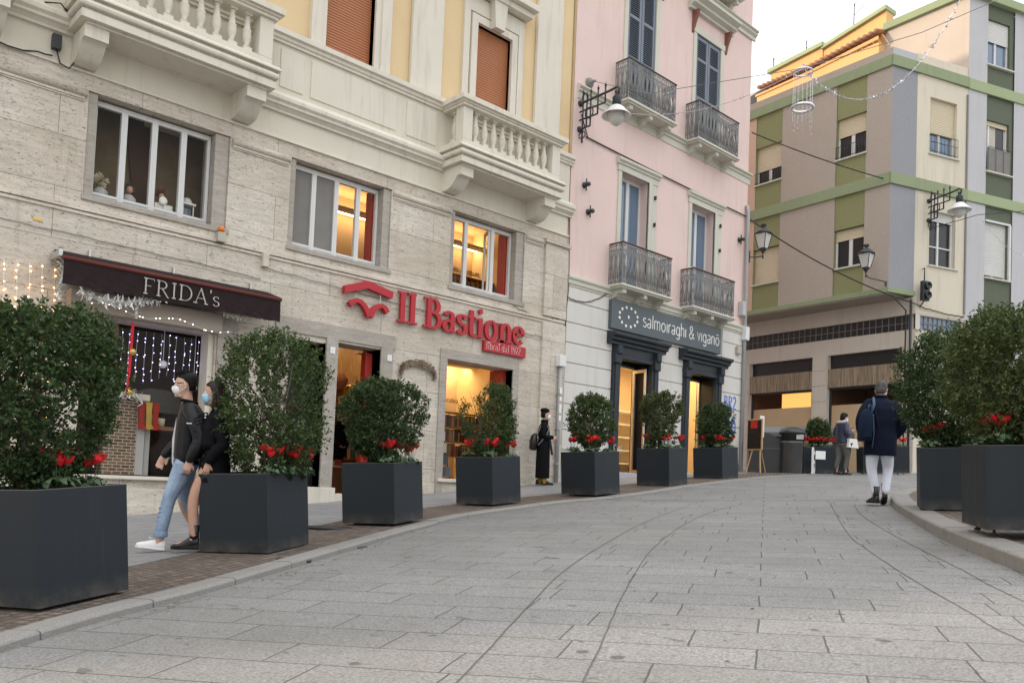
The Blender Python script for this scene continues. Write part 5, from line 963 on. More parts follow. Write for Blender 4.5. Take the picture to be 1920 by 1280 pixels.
MBp = MB().box(4.66, 4.72, 14.3, 14.4, 1, 3.6); tag(MBp.build('wooden_post', 'wood_light'), 'tan wooden post inside the gift shop window', 'post')
# upstairs window display (first window)
for i, (x, lab, h, m1, hr) in enumerate(((4.20, 'dried hydrangea bunch on the upstairs sill, far left', .42, 'gold', .12), (4.62, 'doll bust with blond straw hair on the upstairs sill', .42, 'skin', .10), (5.12, 'doll with curly mauve hair behind a round white mirror', .44, 'skin_tan', .12))):
    t_ = empty('doll' if i else 'dried_flowers', (x, FY+.42, 5.2), label=lab, cat='doll' if i else 'dried flowers'); m_ = MB(); m_.lathe([(.10, 0), (.11, .14), (.08, .17), (.05, .2)], (x, FY+.42, 5.2), 12); m_.build('dress' if i else 'vase', ['light_blue_wall', 'light_blue_wall', 'white_paint'][i], t_)
    if i: MB().sphere((x, FY+.40, 5.2+h-.14), .05, 8, (1, 1, 1.2)).build('head', m1, t_)
    m_ = MB(); 
    for k in range(260):
        d = Vector((q.gauss(0, 1), q.gauss(0, .7), q.gauss(.3, .8))).normalized()*hr*q.uniform(.5, 1.1); c = Vector((x, FY+.45, 5.2+h-.10)); s = Vector((.006, 0, .006)); m_.add([c+d*.4-s, c+d*.4+s, c+d+s, c+d-s], [(0, 1, 2, 3)])
    m_.build('hair' if i else 'blossoms', ['blind_cream', 'bark', 'rust_iron'][i], t_)
fit('hand_mirror', 'mirror', 'round white hand mirror in front of the curly doll', lambda m_: (m_.lathe([(.068, 0), (.068, .01), (0, .012)], (5.10, FY+.27, 5.40), 14, ax=(0, -1, 0)), m_.box(5.12, 5.14, FY+.27, FY+.28, 5.24, 5.34)), 'white_paint')
fit('gift_box', 'box', 'white box with a lilac ribbon standing on the upstairs sill', lambda m_: m_.box(4.98, 5.27, FY+.30, FY+.40, 5.2, 5.36, .004), 'lamp_white')
t_ = empty('lantern_box', (5.55, FY+.4, 5.2), label='pale blue metal lantern on the right end of the upstairs sill', cat='lantern')
m_ = MB(); [m_.box(5.44+a, 5.455+a, FY+.32+b, FY+.335+b, 5.2, 5.46) for a in (0, .17) for b in (0, .15)]; m_.box(5.43, 5.64, FY+.3, FY+.5, 5.18, 5.21); m_.box(5.42, 5.65, FY+.3, FY+.5, 5.46, 5.49); m_.lathe([(.10, 5.49), (.08, 5.54), (.05, 5.58)], (5.53, FY+.4, 0), 8); m_.build('lantern_frame', 'lamp_white', t_); MB().box(5.46, 5.61, FY+.42, FY+.43, 5.21, 5.45).build('pane', 'glass_sky', t_)
# wreath on the wall
m_ = MB(); 
for k in range(900):
    a = q.uniform(math.pi*.02, math.pi*.98); rad = .40+q.gauss(0, .035); c = Vector((10.10-.42*math.cos(a)*1.0, W(.04), 3.10+.30*math.sin(a)**.6+q.gauss(0, .03))); d = Vector((q.gauss(0, 1), -abs(q.gauss(0, .4)), q.gauss(0, .8))).normalized()*.05; s = d.cross(Vector((0, 1, 0))).normalized()*.010
    m_.add([c-s, c+s, c+d+s, c+d-s], [(0, 1, 2, 3)])
tag(m_.build('dry_wreath', 'rust_board'), 'arched swag of dry twigs on the stone between the doors', 'wreath')
# bookshop goods
def bookshelf(x0, x1, y, z0, rows, rh, lab):
    t_ = empty('bookshelf', ((x0+x1)/2, y, z0), label=lab, cat='bookshelf'); m_ = MB()
    for r_ in range(rows+1): m_.box(x0, x1, y, y+.28, z0+r_*rh-.02, z0+r_*rh)
    m_.build('shelf', 'wood_light', t_); bks = []
    for r_ in range(rows):
        x = x0+.02
        while x < x1-.06:
            w = q.uniform(.022, .05); h = rh*q.uniform(.62, .88)
            if q.random() < .9: o = MB().box(x, x+w-.002, y+.02, y+.22, z0+r_*rh+.001, z0+r_*rh+h).build('book', BOOKC[q.randrange(8)]); tag(o, 'upright book in a row on the bookshop shelves', 'book', 'books on the bookshop shelves')
            x += w
    return t_
bookshelf(12.7, 15.0, 16.2, 1.75, 3, .36, 'wooden shelf full of books behind the ground floor bookshop window')
bookshelf(12.9, 14.9, 16.0, 5.88, 1, .30, 'shelf of books behind the open upstairs window')
for (x, y, z, txt) in ((13.25, 16.7, 6.42, 'Politica e Attualita'), (14.75, 16.7, 6.56, 'Filo'), (13.6, 17.2, 3.16, 'Narrativa')):
    m_ = MB(); SANX = {'P': 'P', 'F': 'F', 'N': 'N', 'A': 'v'}; sans_text(m_, ''.join(c if c in SAN else 'a' for c in txt), x, z, .13, .016, y-.1, y-.11); tag(m_.build('wall_lettering', 'wood_brown'), {'P': 'brown lettering Politica on the wall behind the open upstairs window', 'F': 'brown lettering Filo next to the open window leaf', 'N': 'brown lettering Narrativa inside the ground floor bookshop window'}[txt[0]], 'lettering')
rk = empty('magazine_rack', (11.0, 14.0, 1.15), label='dark rack of colourful magazines standing inside the right bookshop window', cat='rack')
m_ = MB(); [m_.bar((x, 13.95, 1.17), (x, 14.25, 2.2), .014) for x in (10.92, 11.42)]; m_.build('rack_frame', 'iron_black', rk)
for r_ in range(4):
    for k in range(3): o = MB().box(10.95+k*.16, 11.08+k*.16, 13.93+r_*.07, 13.95+r_*.07, 1.22+r_*.25, 1.42+r_*.25).build('magazine', BOOKC[(r_*3+k*5) % 8]); tag(o, 'magazine standing in the dark rack in the bookshop window', 'magazine', 'magazines in the rack')
tb = empty('book_table', (9.4, 15.1, .8), label='brown counter with stacked books inside the bookshop entrance', cat='table'); MB().box(8.9, 10.3, 15.1, 15.6, 1.3, 1.35, .005).build('table_top', 'wood_light', tb); MB().box(8.75, 10.05, 15.14, 15.55, .8, 1.3).build('table_body', 'wood_brown', tb)
for k in range(7): o = MB().box(8.9+.16*k, 9.03+.16*k, 15.12, 15.32, 1.351, 1.38+.03*(k % 4)).build('book', BOOKC[(k*3) % 8]); tag(o, 'flat stacked book on the brown counter', 'book', 'books on the counter')
for i, (x, z, c) in enumerate(((9.50, 3.10, 'terracotta'), (9.75, 2.90, 'gold'))):
    t_ = empty('paper_lantern', (x, 15.4, z), label=['orange striped balloon ornament hanging in the bookshop entrance', 'yellow balloon ornament hanging in the bookshop entrance'][i], cat='ornament'); MB().sphere((x, 15.3, z), .15, 8, (1, 1, 1.1)).build('balloon', c, t_); MB().tube([(x, 15.3, z), (x, 15.3, 3.6)], .005, 4).build('thread', 'white_paint', t_)
for k in range(70):
    z_ = (1.53, 1.93, 2.33, 2.73)[k % 4]; y_ = FY+.8+(k//4)*.16; tag(MB().box(10.40, 10.58, y_, y_+.12, z_, z_+q.uniform(.16, .30)).build('book', BOOKC[q.randrange(8)]), 'book or box on the side shelves of the bookshop entrance', 'book', 'books on the side shelves')
# ---- bins, easel and the rest on the square
def at2(x, y): return Vector((x, y, G(x)))
ea = lroot('easel_board', (20.9, 12.45, G(20.9)+.05), R(-12), label='chalkboard menu on a wooden easel at the corner of the pink building', cat='easel')
m_ = MB(); [m_.bar((0, y, 0), (.16, y*.25, 1.0), .018) for y in (-.26, .26)]; m_.bar((.5, 0, 0), (.18, 0, 1.0), .016); m_.build('easel_legs', 'wood_light', ea)
m_ = MB(); m_.box(.02, .06, -.27, .27, .62, 1.48, .006); m_.build('board_frame', 'wood_light', ea); MB().box(.0, .018, -.235, .235, .66, 1.44).build('chalkboard', 'black_wood', ea); MB().box(-.01, .0, -.12, .12, 1.22, 1.42).build('red_card', 'sign_red', ea)
pb_ = MB(); pb_.box(21.50, 21.72, 12.62, 12.64, 2.75, 3.35, .003); tag(pb_.build('notice_board', 'white_paint'), 'blank white board beside the chalkboard easel', 'board')
db = lroot('dome_bin', (22.3, 12.95, G(22.3)), R(35), label='low black bin with a rounded arched top beside the easel', cat='bin')
m_ = MB(); m_.prism([(-.45, 0), (.45, 0), (.45, .75)]+[(.45*math.cos(R(a)), .75+.40*math.sin(R(a))) for a in range(15, 180, 15)]+[(-.45, .75)], -.35, .35, 'x'); m_.build('bin_body', 'bin_dark', db); MB().box(-.36, -.345, -.45, .45, .70, .72).build('bin_seam', 'bin_grey', db)
def big_bin(loc, rz, lab, green=False):
    t_ = lroot('wheeled_container', loc, rz, label=lab, cat='waste container', group='large wheeled waste containers'); m_ = MB(); m_.loft([[(-.45, -.5, .1), (.45, -.5, .1), (.45, .5, .1), (-.45, .5, .1)], [(-.52, -.62, 1.05), (.52, -.62, 1.05), (.52, .62, 1.05), (-.52, .62, 1.05)]], smooth=False); m_.build('container_body', 'bin_dark', t_)
    m_ = MB(); m_.prism([(-.56, 1.06), (.56, 1.06), (.56, 1.14), (.40, 1.32), (.10, 1.40), (-.35, 1.36), (-.56, 1.18)], -.66, .66, 'y'); m_.build('container_lid', 'bin_grey', t_)
    for a in (-.4, .4):
        for b in (-.45, .45): m_ = MB(); m_.lathe([(.08, -.025), (.08, .025)], (a, b, .08), 10, ax=(1, 0, 0)); m_.build('wheel', 'iron_black', t_)
    MB().box(-.545, -.54, -.05, .12, .72, .90).build('sticker', 'white_paint', t_); return t_
big_bin((23.35, 12.95, G(23.3)), R(30), 'black wheeled waste container behind the round litter bin'); big_bin((24.9, 12.2, G(24.9)), R(25), 'black wheeled waste container with tilted lid left of the far planter')
lb_ = lroot('litter_bin', (22.35, 12.1, G(22.35)), 0, label='round grey metal litter bin with a domed top', cat='litter bin')
m_ = MB(); m_.lathe([(.27, 0), (.30, .05), (.30, .84), (.32, .86), (.32, .90), (.30, .92)], (0, 0, 0), 20); m_.build('bin_body', 'bin_grey', lb_); m_ = MB(); m_.lathe([(.28, .92), (.29, 1.10), (.38, 1.14), (.38, 1.17), (.30, 1.26), (.12, 1.32), (0, 1.33)], (0, 0, 0), 20); m_.build('bin_lid', 'bin_dark', lb_)
m_ = MB(XF(Vector((0, 0, 0)), (.7266, -.687, 0), (.687, .727, 0))); m_.box(.02, .22, -.31, -.285, .96, 1.10, .01); m_.build('bin_opening', 'steel', lb_)
cr = lroot('white_crate', (22.95, 11.75, G(22.95)), R(20), label='white plastic crate wedged beside the litter bin', cat='crate'); m_ = MB()
for z in (.05, .3, .55): m_.box(-.16, .16, -.02, .02, z, z+.10, .01)
m_.box(-.18, -.14, -.03, .03, 0, .75); m_.box(.14, .18, -.03, .03, 0, .75); m_.build('crate_frame', 'white_paint', cr)
for i, (x, y, r_) in enumerate(((4.95, 7.55, .14), (3.95, 7.0, .16), (5.75, 9.3, .3))):
    h = .0575 if i != 0 else .0; h = {0: .006, 1: .032, 2: .038}[i]; m_ = MB(); m_.lathe([(r_, G(x)+h-.02), (r_, G(x)+h+.004), (r_*.92, G(x)+h+.006), (0, G(x)+h+.006)], (x, y, 0), 20); tag(m_.build('manhole_cover', 'iron_black'), ['small round manhole cover in the granite by the kerb', 'round manhole cover in the brown cobbles under the second planter', 'dark cover in the pavement left of the third planter'][i], 'manhole cover')
m_ = MB()
for k in range(240):
    if k < 150: i = q.randrange(40, len(KL)-8); p = KL[i]; x, y = p.x+q.uniform(-.1, .1)+.06, p.y-abs(q.gauss(0, .10))-.02
    else: x = q.uniform(1.5, 10); y = x*.55+q.uniform(-2.2, 1.2)
    s = q.uniform(.006, .018); a = q.uniform(0, 6.28); z = G(x)+.006
    if y > x*.9+5.2: continue
    m_.add([(x+s*math.cos(a), y+s*math.sin(a), z), (x-s*.5*math.sin(a), y+s*.5*math.cos(a), z+s*.5), (x-s*math.cos(a), y-s*math.sin(a), z), (x+s*.5*math.sin(a), y-s*.5*math.cos(a), z+s*.3)], [(0, 1, 2, 3)])
m_.build('fallen_leaves', 'rust_board', kind='stuff')
for i, (s_, h) in enumerate(((7.9, 1.7), (6.38, .8), (4.36, 1.2))):
    m_ = MB(); p = Qp+dl*s_+nl*.3; z0 = (17.1, 18.1, 18.3)[i]; m_.tube([(p.x, p.y, z0), (p.x, p.y, z0+h)], .022, 5); m_.bar((p.x, p.y, z0+h*.62), (p.x+.1, p.y-.42, z0+h*.95), .012); m_.bar((p.x, p.y, z0+h*.9), (p.x, p.y-.1, z0+h*1.08), .012)
    tag(m_.build('aerial', 'iron_black'), ['leftmost TV aerial by the pink building', 'middle TV aerial above the silver rings', 'right TV aerial on the upper yellow roof'][i], 'aerial')
# ================================================================ planters and their shrubs
ns = np.random.RandomState(11)
def leaves(C, D, length, width, name, mat, parent):
    """C leaf bases, D leaf directions: one folded leaf (2 quads) each"""
    n = len(C); L = length*ns.uniform(.6, 1.15, (n, 1)); D = D/np.linalg.norm(D, axis=1)[:, None]
    S = np.cross(D, ns.normal(size=(n, 3))); S /= np.linalg.norm(S, axis=1)[:, None]; N = np.cross(D, S); w = width*ns.uniform(.7, 1.2, (n, 1))
    V = np.stack([C, C+D*L*.5+S*w+N*w*.4, C+D*L, C+D*L*.5-S*w+N*w*.4, C+D*L*.5], 1).reshape(-1, 3)
    k = (np.arange(n)*5)[:, None]; F = np.concatenate([k+np.array([[0, 4, 2, 1]])*1, k+np.array([[0, 3, 2, 4]])], 1).reshape(-1, 4)
    me = bpy.data.meshes.new(name); me.vertices.add(len(V)); me.vertices.foreach_set('co', V.ravel()); me.loops.add(len(F)*4); me.polygons.add(len(F))
    me.loops.foreach_set('vertex_index', F.ravel().astype(np.int32)); me.polygons.foreach_set('loop_start', (np.arange(len(F))*4).astype(np.int32)); me.polygons.foreach_set('loop_total', np.full(len(F), 4, np.int32)); me.update(calc_edges=True)
    me.materials.append(M(mat)); o = bpy.data.objects.new(name, me); col.objects.link(o); o.parent = parent; return o
def vnoise(P, s, seed):
    r = np.random.RandomState(seed); K = r.normal(size=(5, 3))*s; ph = r.uniform(0, 6.28, 5); return np.sin(P@K.T+ph).mean(1)
def shrub(loc, w, h, z0, ntw, label, leaf=0.0390, lw=0.0097, mat='leaf_dark', gap=-.25, power=2.6, stems=3, lean=(0, 0), seed=1, name='shrub', spike=.10, trunk=.02, lowtaper=.6):
    """crown: superellipsoid w wide, h high starting z0 above the base, filled with leafy twigs"""
    t_ = lroot(name, loc, 0, label=label, cat='shrub'); r = np.random.RandomState(seed)
    n = ntw*6; P = r.uniform(-1, 1, (n, 3)); rr_ = (np.abs(P)**power).sum(1)**(1/power); keep = rr_ < 1; P = P[keep]; rr_ = rr_[keep]
    keep = r.uniform(size=len(P)) < .12+.88*rr_**2.2; P = P[keep]
    keep = vnoise(P, 2.6, seed) + vnoise(P, 6.5, seed+9)*.95 > gap+.10+r.normal(0, .09, len(P)); P = P[keep][:ntw]
    z = P[:, 2]; tap = np.where(z < 0, 1-(1-lowtaper)*z**2, 1.0); bump = 1+.20*vnoise(P, 3.4, seed+3)
    Q = np.stack([P[:, 0]*w/2*tap*bump+lean[0]*z, P[:, 1]*w/2*tap*bump+lean[1]*z, z0+h/2+z*h/2*(1+.06*vnoise(P, 4, seed+5))], 1)
    out = Q-np.array([0, 0, z0+h*.42]); out /= np.linalg.norm(out, axis=1)[:, None]; TD = out*.8+np.array([0, 0, .45])+r.normal(0, .45, Q.shape); TD /= np.linalg.norm(TD, axis=1)[:, None]
    nl_ = 12; TL = spike*r.uniform(.5, 1.5, (len(Q), 1))*np.where(r.uniform(size=(len(Q), 1)) > .95, 1.6, 1); C = []; D = []
    for k in range(nl_):
        f = (k+.5)/nl_; b = Q+TD*TL*(f-.4); side = np.cross(TD, r.normal(size=Q.shape)); side /= np.linalg.norm(side, axis=1)[:, None]; C.append(b); D.append(TD*.55+side)
    leaves(np.concatenate(C), np.concatenate(D), leaf, lw, 'crown', mat, t_)
    m_ = MB(); q = random.Random(seed)
    for k in range(stems):
        a = q.uniform(0, 6.28); b0 = Vector((.05*math.cos(a), .05*math.sin(a), 0)); top = Vector((w*.22*math.cos(a), w*.22*math.sin(a), z0+h*.55)); mid = b0.lerp(top, .5)+Vector((q.uniform(-.05, .05), q.uniform(-.05, .05), 0)); m_.tube([b0-Vector((0, 0, .05)), mid, top], [trunk, trunk*.75, trunk*.4], 6)
        for j in range(9):
            s = mid.lerp(top, q.uniform(-.3, 1)); a2 = q.uniform(0, 6.28); e = Vector((w*.46*math.cos(a2), w*.46*math.sin(a2), z0+h*q.uniform(.15, .92))); m_.tube([s, s.lerp(e, .5)+Vector((0, 0, .04)), e], [trunk*.4, trunk*.25, trunk*.12], 4)
    m_.build('trunk', 'bark', t_); return t_
planter_obj = []
def planter(loc, rz, label, a=.38, b=.38, h=.80, group='dark grey planters along the street'):
    t_ = lroot('planter', loc, 0, label=label, cat='planter', group=group)
    t_.rotation_euler = (Matrix.Rotation(-math.atan(.078), 4, 'Y') @ Matrix.Rotation(rz, 4, 'Z')).to_euler()
    m_ = MB(); g = .042; th = .025
    m_.box(-a, a, -b, -b+th, g, h, .0025); m_.box(-a, a, b-th, b, g, h, .0025); m_.box(-a, -a+th, -b+th-.001, b-th+.001, g, h, .0025); m_.box(a-th, a, -b+th-.001, b-th+.001, g, h, .0025); m_.box(-a+.01, a-.01, -b+.01, b-.01, g+.001, g+.01)
    m_.build('planter_box', 'planter_metal', t_)
    m_ = MB(); [m_.box(*q, h, h+.0035) for q in ((-a+.002, a-.002, -b+.002, -b+th), (-a+.002, a-.002, b-th, b-.002), (-a+.002, -a+th, -b+th, b-th), (a-th, a-.002, -b+th, b-th))]; m_.build('planter_rim', 'planter_lip', t_)
    MB().add([(x, y, h-.06+.02*math.sin(x*20)*math.cos(y*17)) for x in np.linspace(-a+th, a-th, 9) for y in np.linspace(-b+th, b-th, 9)], [(i*9+j, (i+1)*9+j, (i+1)*9+j+1, i*9+j+1) for i in range(8) for j in range(8)]).build('soil', 'soil', t_)
    for x in (-a+.14, a-.14):
        for y in (-b+.1, b-.1): m_ = MB(); m_.lathe([(.03, -.02), (.03, .0), (.012, .005), (.012, g)], (x, y, 0), 8); m_.build('foot', 'iron_black', t_)
    return t_
def cyclamen(loc, label, n=9, s=1., seed=0, name='cyclamen', spread=.10):
    t_ = lroot(name, loc, 0, label=label, cat='flowers', group=None); r = random.Random(seed); lv = MB(); pt = MB(); st = MB()
    for k in range(60):
        a = r.uniform(0, 6.28); d = spread*s*math.sqrt(r.random())*.95; z = .05*s+.07*s*r.random()*(1-d/(spread*1.6*s)); c = Vector((d*math.cos(a), d*math.sin(a), z)); R_ = .017*s*r.uniform(.7, 1.3); nrm = Vector((math.cos(a)*.9*d/spread, math.sin(a)*.9*d/spread, 1)).normalized(); q = nrm.to_track_quat('Z', 'Y')
        lv.add([c]+[c+q @ Vector((R_*math.cos(b)*(1 if j % 6 else .4), R_*math.sin(b)*(1 if j % 6 else .4), .006*math.sin(b*2))) for j, b in enumerate([i*1.0472 for i in range(6)])], [(0, i+1, (i+1) % 6+1) for i in range(6)])
        st.tube([(0, 0, 0), tuple(c)], .0015, 3)
    for k in range(n):
        a = r.uniform(0, 6.28); d = spread*.7*s*math.sqrt(r.random()); z = (.14+.06*r.random())*s; c = Vector((d*math.cos(a), d*math.sin(a), z)); st.tube([(d*.3*math.cos(a), d*.3*math.sin(a), 0), tuple(c)], .0022, 4)
        for j in range(6):
            b = j*1.0472+r.uniform(-.3, .3); o = Vector((math.cos(b), math.sin(b), 0)); u = Vector((0, 0, 1)); sd_ = o.cross(u); L = .042*s*r.uniform(.8, 1.2)
            p0, p1, p2 = c, c+o*.018*s+u*L*.5, c+o*.022*s+u*L+o*r.uniform(-.01, .016)
            pt.add([p0-sd_*.004, p0+sd_*.004, p1+sd_*.015*s, p1-sd_*.015*s, p2+sd_*.009*s, p2-sd_*.009*s], [(0, 1, 2, 3), (3, 2, 4, 5)])
    lv.build('leaves', 'cyclamen_leaf', t_); pt.build('petals', 'petal', t_); st.build('stem', 'leaf_mid', t_); return t_
PL = [ # centre, rot, base z, crown (w, h, z0), twigs, look
 ((1.78, 6.55, .12), 27, 'nearest planter, cut by the left edge of the photo', 'biggest dense round shrub at the left edge, in the nearest planter'),
 ((4.10, 8.03, .295), 30, 'second planter from the left, in front of the walking couple', 'tall column shaped shrub right of the walking couple'),
 ((6.48, 9.23, .505), 25, 'third planter from the left, before the bookshop entrance', 'round topped shrub in front of the bookshop entrance'),
 ((9.47, 10.52, .74), 10, 'fourth planter from the left, before the right bookshop window', 'loose narrow shrub in front of the right bookshop window'),
 ((11.78, 10.32, .955), 5, 'planter just right of the woman in the beret', 'ball shaped shrub just right of the woman in the beret'),
 ((14.55, 10.78, 1.19), 7, 'planter between the two doors of the optician', 'thin see-through shrub between the two doors of the optician'),
 ((17.43, 11.36, 1.385), 4, 'last planter of the left row, under the blue graffiti', 'compact shrub under the blue graffiti'),
 ((8.93, 2.53, .84), 34, 'front planter at the right edge of the photo', 'big shrub cut by the right edge of the photo'),
 ((11.46, 4.0, .98), 24, 'planter behind the right edge planter, on the round island', 'big shrub behind the one at the right edge, reaching furthest left')]
SH = [dict(w=0.965, h=1.261, z0=.06, ntw=2085, leaf=0.0439, lw=0.0111, mat='leaf_dark', gap=-.52, power=2.8, spike=.12, seed=4, lowtaper=.45),
 dict(w=0.956, h=1.413, z0=.03, ntw=1986, leaf=0.0366, lw=0.0104, mat='leaf_mid', gap=-.50, power=3.2, spike=.11, seed=5, lowtaper=.85),
 dict(w=0.946, h=1.089, z0=.03, ntw=1886, leaf=0.0415, lw=0.0117, mat='leaf_dark', gap=-.32, power=3.2, spike=.10, seed=6, lowtaper=.42),
 dict(w=0.783, h=1.222, z0=.03, ntw=1092, leaf=0.0415, lw=0.0117, mat='leaf_mid', gap=-.12, power=2.8, spike=.12, seed=7),
 dict(w=0.783, h=1.003, z0=.08, ntw=1191, leaf=0.0439, lw=0.0130, mat='leaf_mid', gap=-.30, power=2.5, spike=.10, seed=8, lowtaper=.38),
 dict(w=0.819, h=1.184, z0=.05, ntw=942, leaf=0.0464, lw=0.0137, mat='leaf_olive', gap=-.08, power=3.0, spike=.11, seed=9, lowtaper=.75),
 dict(w=0.783, h=1.031, z0=.05, ntw=993, leaf=0.0488, lw=0.0143, mat='leaf_dark', gap=-.3, power=3.0, spike=.11, seed=10),
 dict(w=1.17, h=1.28, z0=.03, ntw=2880, leaf=0.0439, lw=0.0097, mat='leaf_olive', gap=-.42, power=3.0, spike=.13, seed=12, lowtaper=.5),
 dict(w=1.238, h=1.490, z0=.02, ntw=2482, leaf=0.0464, lw=0.0111, mat='leaf_dark', gap=-.38, power=2.8, spike=.13, seed=13, lowtaper=.5)]
POS = ['front left', 'right', 'near corner', 'far']
for i, ((c, rt, lab, slab_), sh_) in enumerate(zip(PL, SH)):
    planter(c, R(rt), 'square dark grey metal planter, '+lab)
    tz = c[2]+.74; lean = Vector((-.078*.74, 0, 0)); base = Vector((c[0], c[1], tz))+lean+Vector((.727, -.687, 0))*[-.07, .11, 0, 0, 0, 0, 0, 0, 0][i]
    shrub(tuple(base), label=slab_, **sh_)
    ur = Vector((math.cos(R(rt)), math.sin(R(rt)), 0)); vr = Vector((-ur.y, ur.x, 0)); sc_ = 1.5
    for k, (a, b) in enumerate(((-.26, -.24), (.24, -.25), (-.24, .2)) if i < 7 else ((-.25, .22), (-.24, -.24), (-.05, .26))):
        if i in (1, 2) and k == 2: a, b = 0.0, -.27
        if i == 0 and k == 0: a, b = -.02, -.25
        p = base+ur*a+vr*b; cyclamen(tuple(p-Vector((0, 0, .01))), 'red cyclamen, %s one in the %s' % (['first', 'second', 'third'][k], lab.split(',')[0] if i > 0 else 'nearest planter'), n=7+(i+k) % 4, s=sc_, seed=i*7+k)
def rowplanter(loc, rz, a, b, lab, blab, flab, w, h, seed, nfl, bush=True):
    planter(loc, rz, lab, a=a, b=b, h=.78, group='long far planters'); base = Vector(loc)+Vector((-.05, 0, .72))
    if bush: shrub(tuple(base), w, h, .05, 700, blab, leaf=0.0610, lw=0.0156, mat='leaf_mid', gap=-.3, seed=seed, power=2.6)
    ur = Vector((math.cos(rz), math.sin(rz), 0)); vr = Vector((-ur.y, ur.x, 0))
    for k in range(nfl):
        p = base-vr*(b-.14)+ur*(-a+.15+(2*a-.3)*k/(nfl-1)) if abs(a) > abs(b) else base-ur*(a-.14)+vr*(-b+.15+(2*b-.3)*k/(nfl-1)); cyclamen(tuple(p), flab, n=12, s=1.35, seed=60+k+seed, spread=.12)['group'] = 'red cyclamens in the far planters'
rowplanter((23.55, 11.90, G(23.5)), R(-37), .62, .36, 'long dark planter with a white note taped to it', 'bushy shrub left of the woman with the white bag', 'red cyclamen in a far planter near the bins', .62, .82, 31, 5)
rowplanter((24.3, 10.35, G(24.3)), R(-52), .62, .36, 'dark planter behind the man in the navy coat', 'thin shrub half hidden behind the man in the navy coat', 'red cyclamen in a far planter near the bins', .45, .6, 32, 5)
nt = MB(XF(Vector((23.55, 11.90, G(23.5))), (math.cos(R(-37)), math.sin(R(-37)), 0), (-math.sin(R(-37)), math.cos(R(-37)), 0))); nt.box(-.30, .0, -.418, -.414, .40, .64); tag(nt.build('paper_note', 'white_paint'), 'white paper note taped on the long far planter', 'note')
# ================================================================ people
dg = None
def baked(mb, name, mat, parent, voxel=.012, smooth=6):
    o = mb.build('tmp', mat); o.modifiers.new('r', 'REMESH'); r_ = o.modifiers[0]; r_.mode = 'VOXEL'; r_.voxel_size = voxel
    s = o.modifiers.new('s', 'SMOOTH'); s.factor = .5; s.iterations = smooth
    bpy.context.view_layer.update(); d = bpy.context.evaluated_depsgraph_get(); me = bpy.data.meshes.new_from_object(o.evaluated_get(d)); me.name = name
    bpy.data.objects.remove(o); me.polygons.foreach_set('use_smooth', [True]*len(me.polygons)); me.materials.clear(); me.materials.append(M(mat)); p = bpy.data.objects.new(name, me); col.objects.link(p); p.parent = parent; return p
def ell(c, rx, ry, n=20, tilt=0.): return [(c[0]+rx*math.cos(6.28318*j/n), c[1]+ry*math.sin(6.28318*j/n), c[2]+tilt*math.cos(6.28318*j/n)) for j in range(n)]
def limb(mb, pts, rs, n=12):
    P = spline(pts, 5); k = len(P)-1; rr = [np.interp(i/k*(len(rs)-1), range(len(rs)), rs) for i in range(len(P))]; mb.tube(P, [float(x) for x in rr], n); mb.sphere(P[0], rr[0]*.98, 6); mb.sphere(P[-1], rr[-1]*.98, 6)
def hand(mb, c, d, side, thumb, curl=.5, s=1.):
    """palm plus four fingers and a thumb; c wrist, d pointing direction, side across the knuckles, curl towards thumb x side"""
    c, d, side = Vector(c), Vector(d).normalized(), Vector(side).normalized(); nrm = d.cross(side); 
    mb.loft([[tuple(c+d*t_+side*(w*math.cos(a))+nrm*(h*math.sin(a))) for a in [j*.6283 for j in range(10)]] for t_, w, h in ((-.01, .026*s, .02*s), (.03*s, .036*s, .018*s), (.075*s, .041*s, .015*s), (.095*s, .038*s, .012*s))])
    for k, (u, L) in enumerate(((-.030, .062), (-.010, .072), (.010, .068), (.029, .054))):
        b = c+d*.088*s+side*u*s; e1 = b+(d*(1-curl*.4)+nrm*curl*thumb).normalized()*L*.5*s; e2 = e1+(d*(1-curl*1.3)+nrm*curl*1.4*thumb).normalized()*L*.5*s; mb.tube([b, e1, e2], [.0095*s, .009*s, .0075*s], 8)
    b = c+d*.03*s-side*.034*s; mb.tube([b, b+(d*.8-side*.7+nrm*.3*thumb).normalized()*.035*s, b+(d*1.1-side*.5+nrm*.6*thumb).normalized()*.062*s], [.012*s, .011*s, .009*s], 8)
def head(mb, c, yawh=0., s=1., nod=0.):
    """head about .235 high with jaw, nose, brow and ears, facing +x turned by yawh; c = centre"""
    Mx = Matrix.Translation(c) @ Matrix.Rotation(yawh, 4, 'Z') @ Matrix.Rotation(nod, 4, 'Y') @ Matrix.Scale(s, 4); k = mb.X; mb.X = Mx
    rg = [(-.115, .035, .030, .055), (-.10, .030, .050, .052), (-.075, .018, .072, .060), (-.045, .010, .085, .068), (-.01, .006, .092, .074), (.03, .0, .098, .078), (.065, -.005, .096, .077), (.095, -.012, .078, .064), (.113, -.018, .050, .042), (.121, -.02, .015, .012)]
    mb.loft([ell((cx, 0, z), rx, ry, 18) for z, cx, rx, ry in rg])
    mb.tube([(.092, 0, .018), (.108, 0, -.008), (.120, 0, -.028), (.100, 0, -.038)], [.008, .011, .016, .010], 8)      # nose
    mb.tube([(.085, -.035, .030), (.097, 0, .034), (.085, .035, .030)], .009, 6)                                      # brow
    mb.tube([(.085, -.022, -.065), (.098, 0, -.064), (.085, .022, -.065)], .008, 6)                                    # lips
    mb.sphere((.078, 0, -.10), .022, 6)                                                                               # chin
    for sy in (-1, 1): mb.sphere((-.008, sy*.080, -.005), .024, 6, (.7, .35, 1.25))
    mb.X = k; return Mx
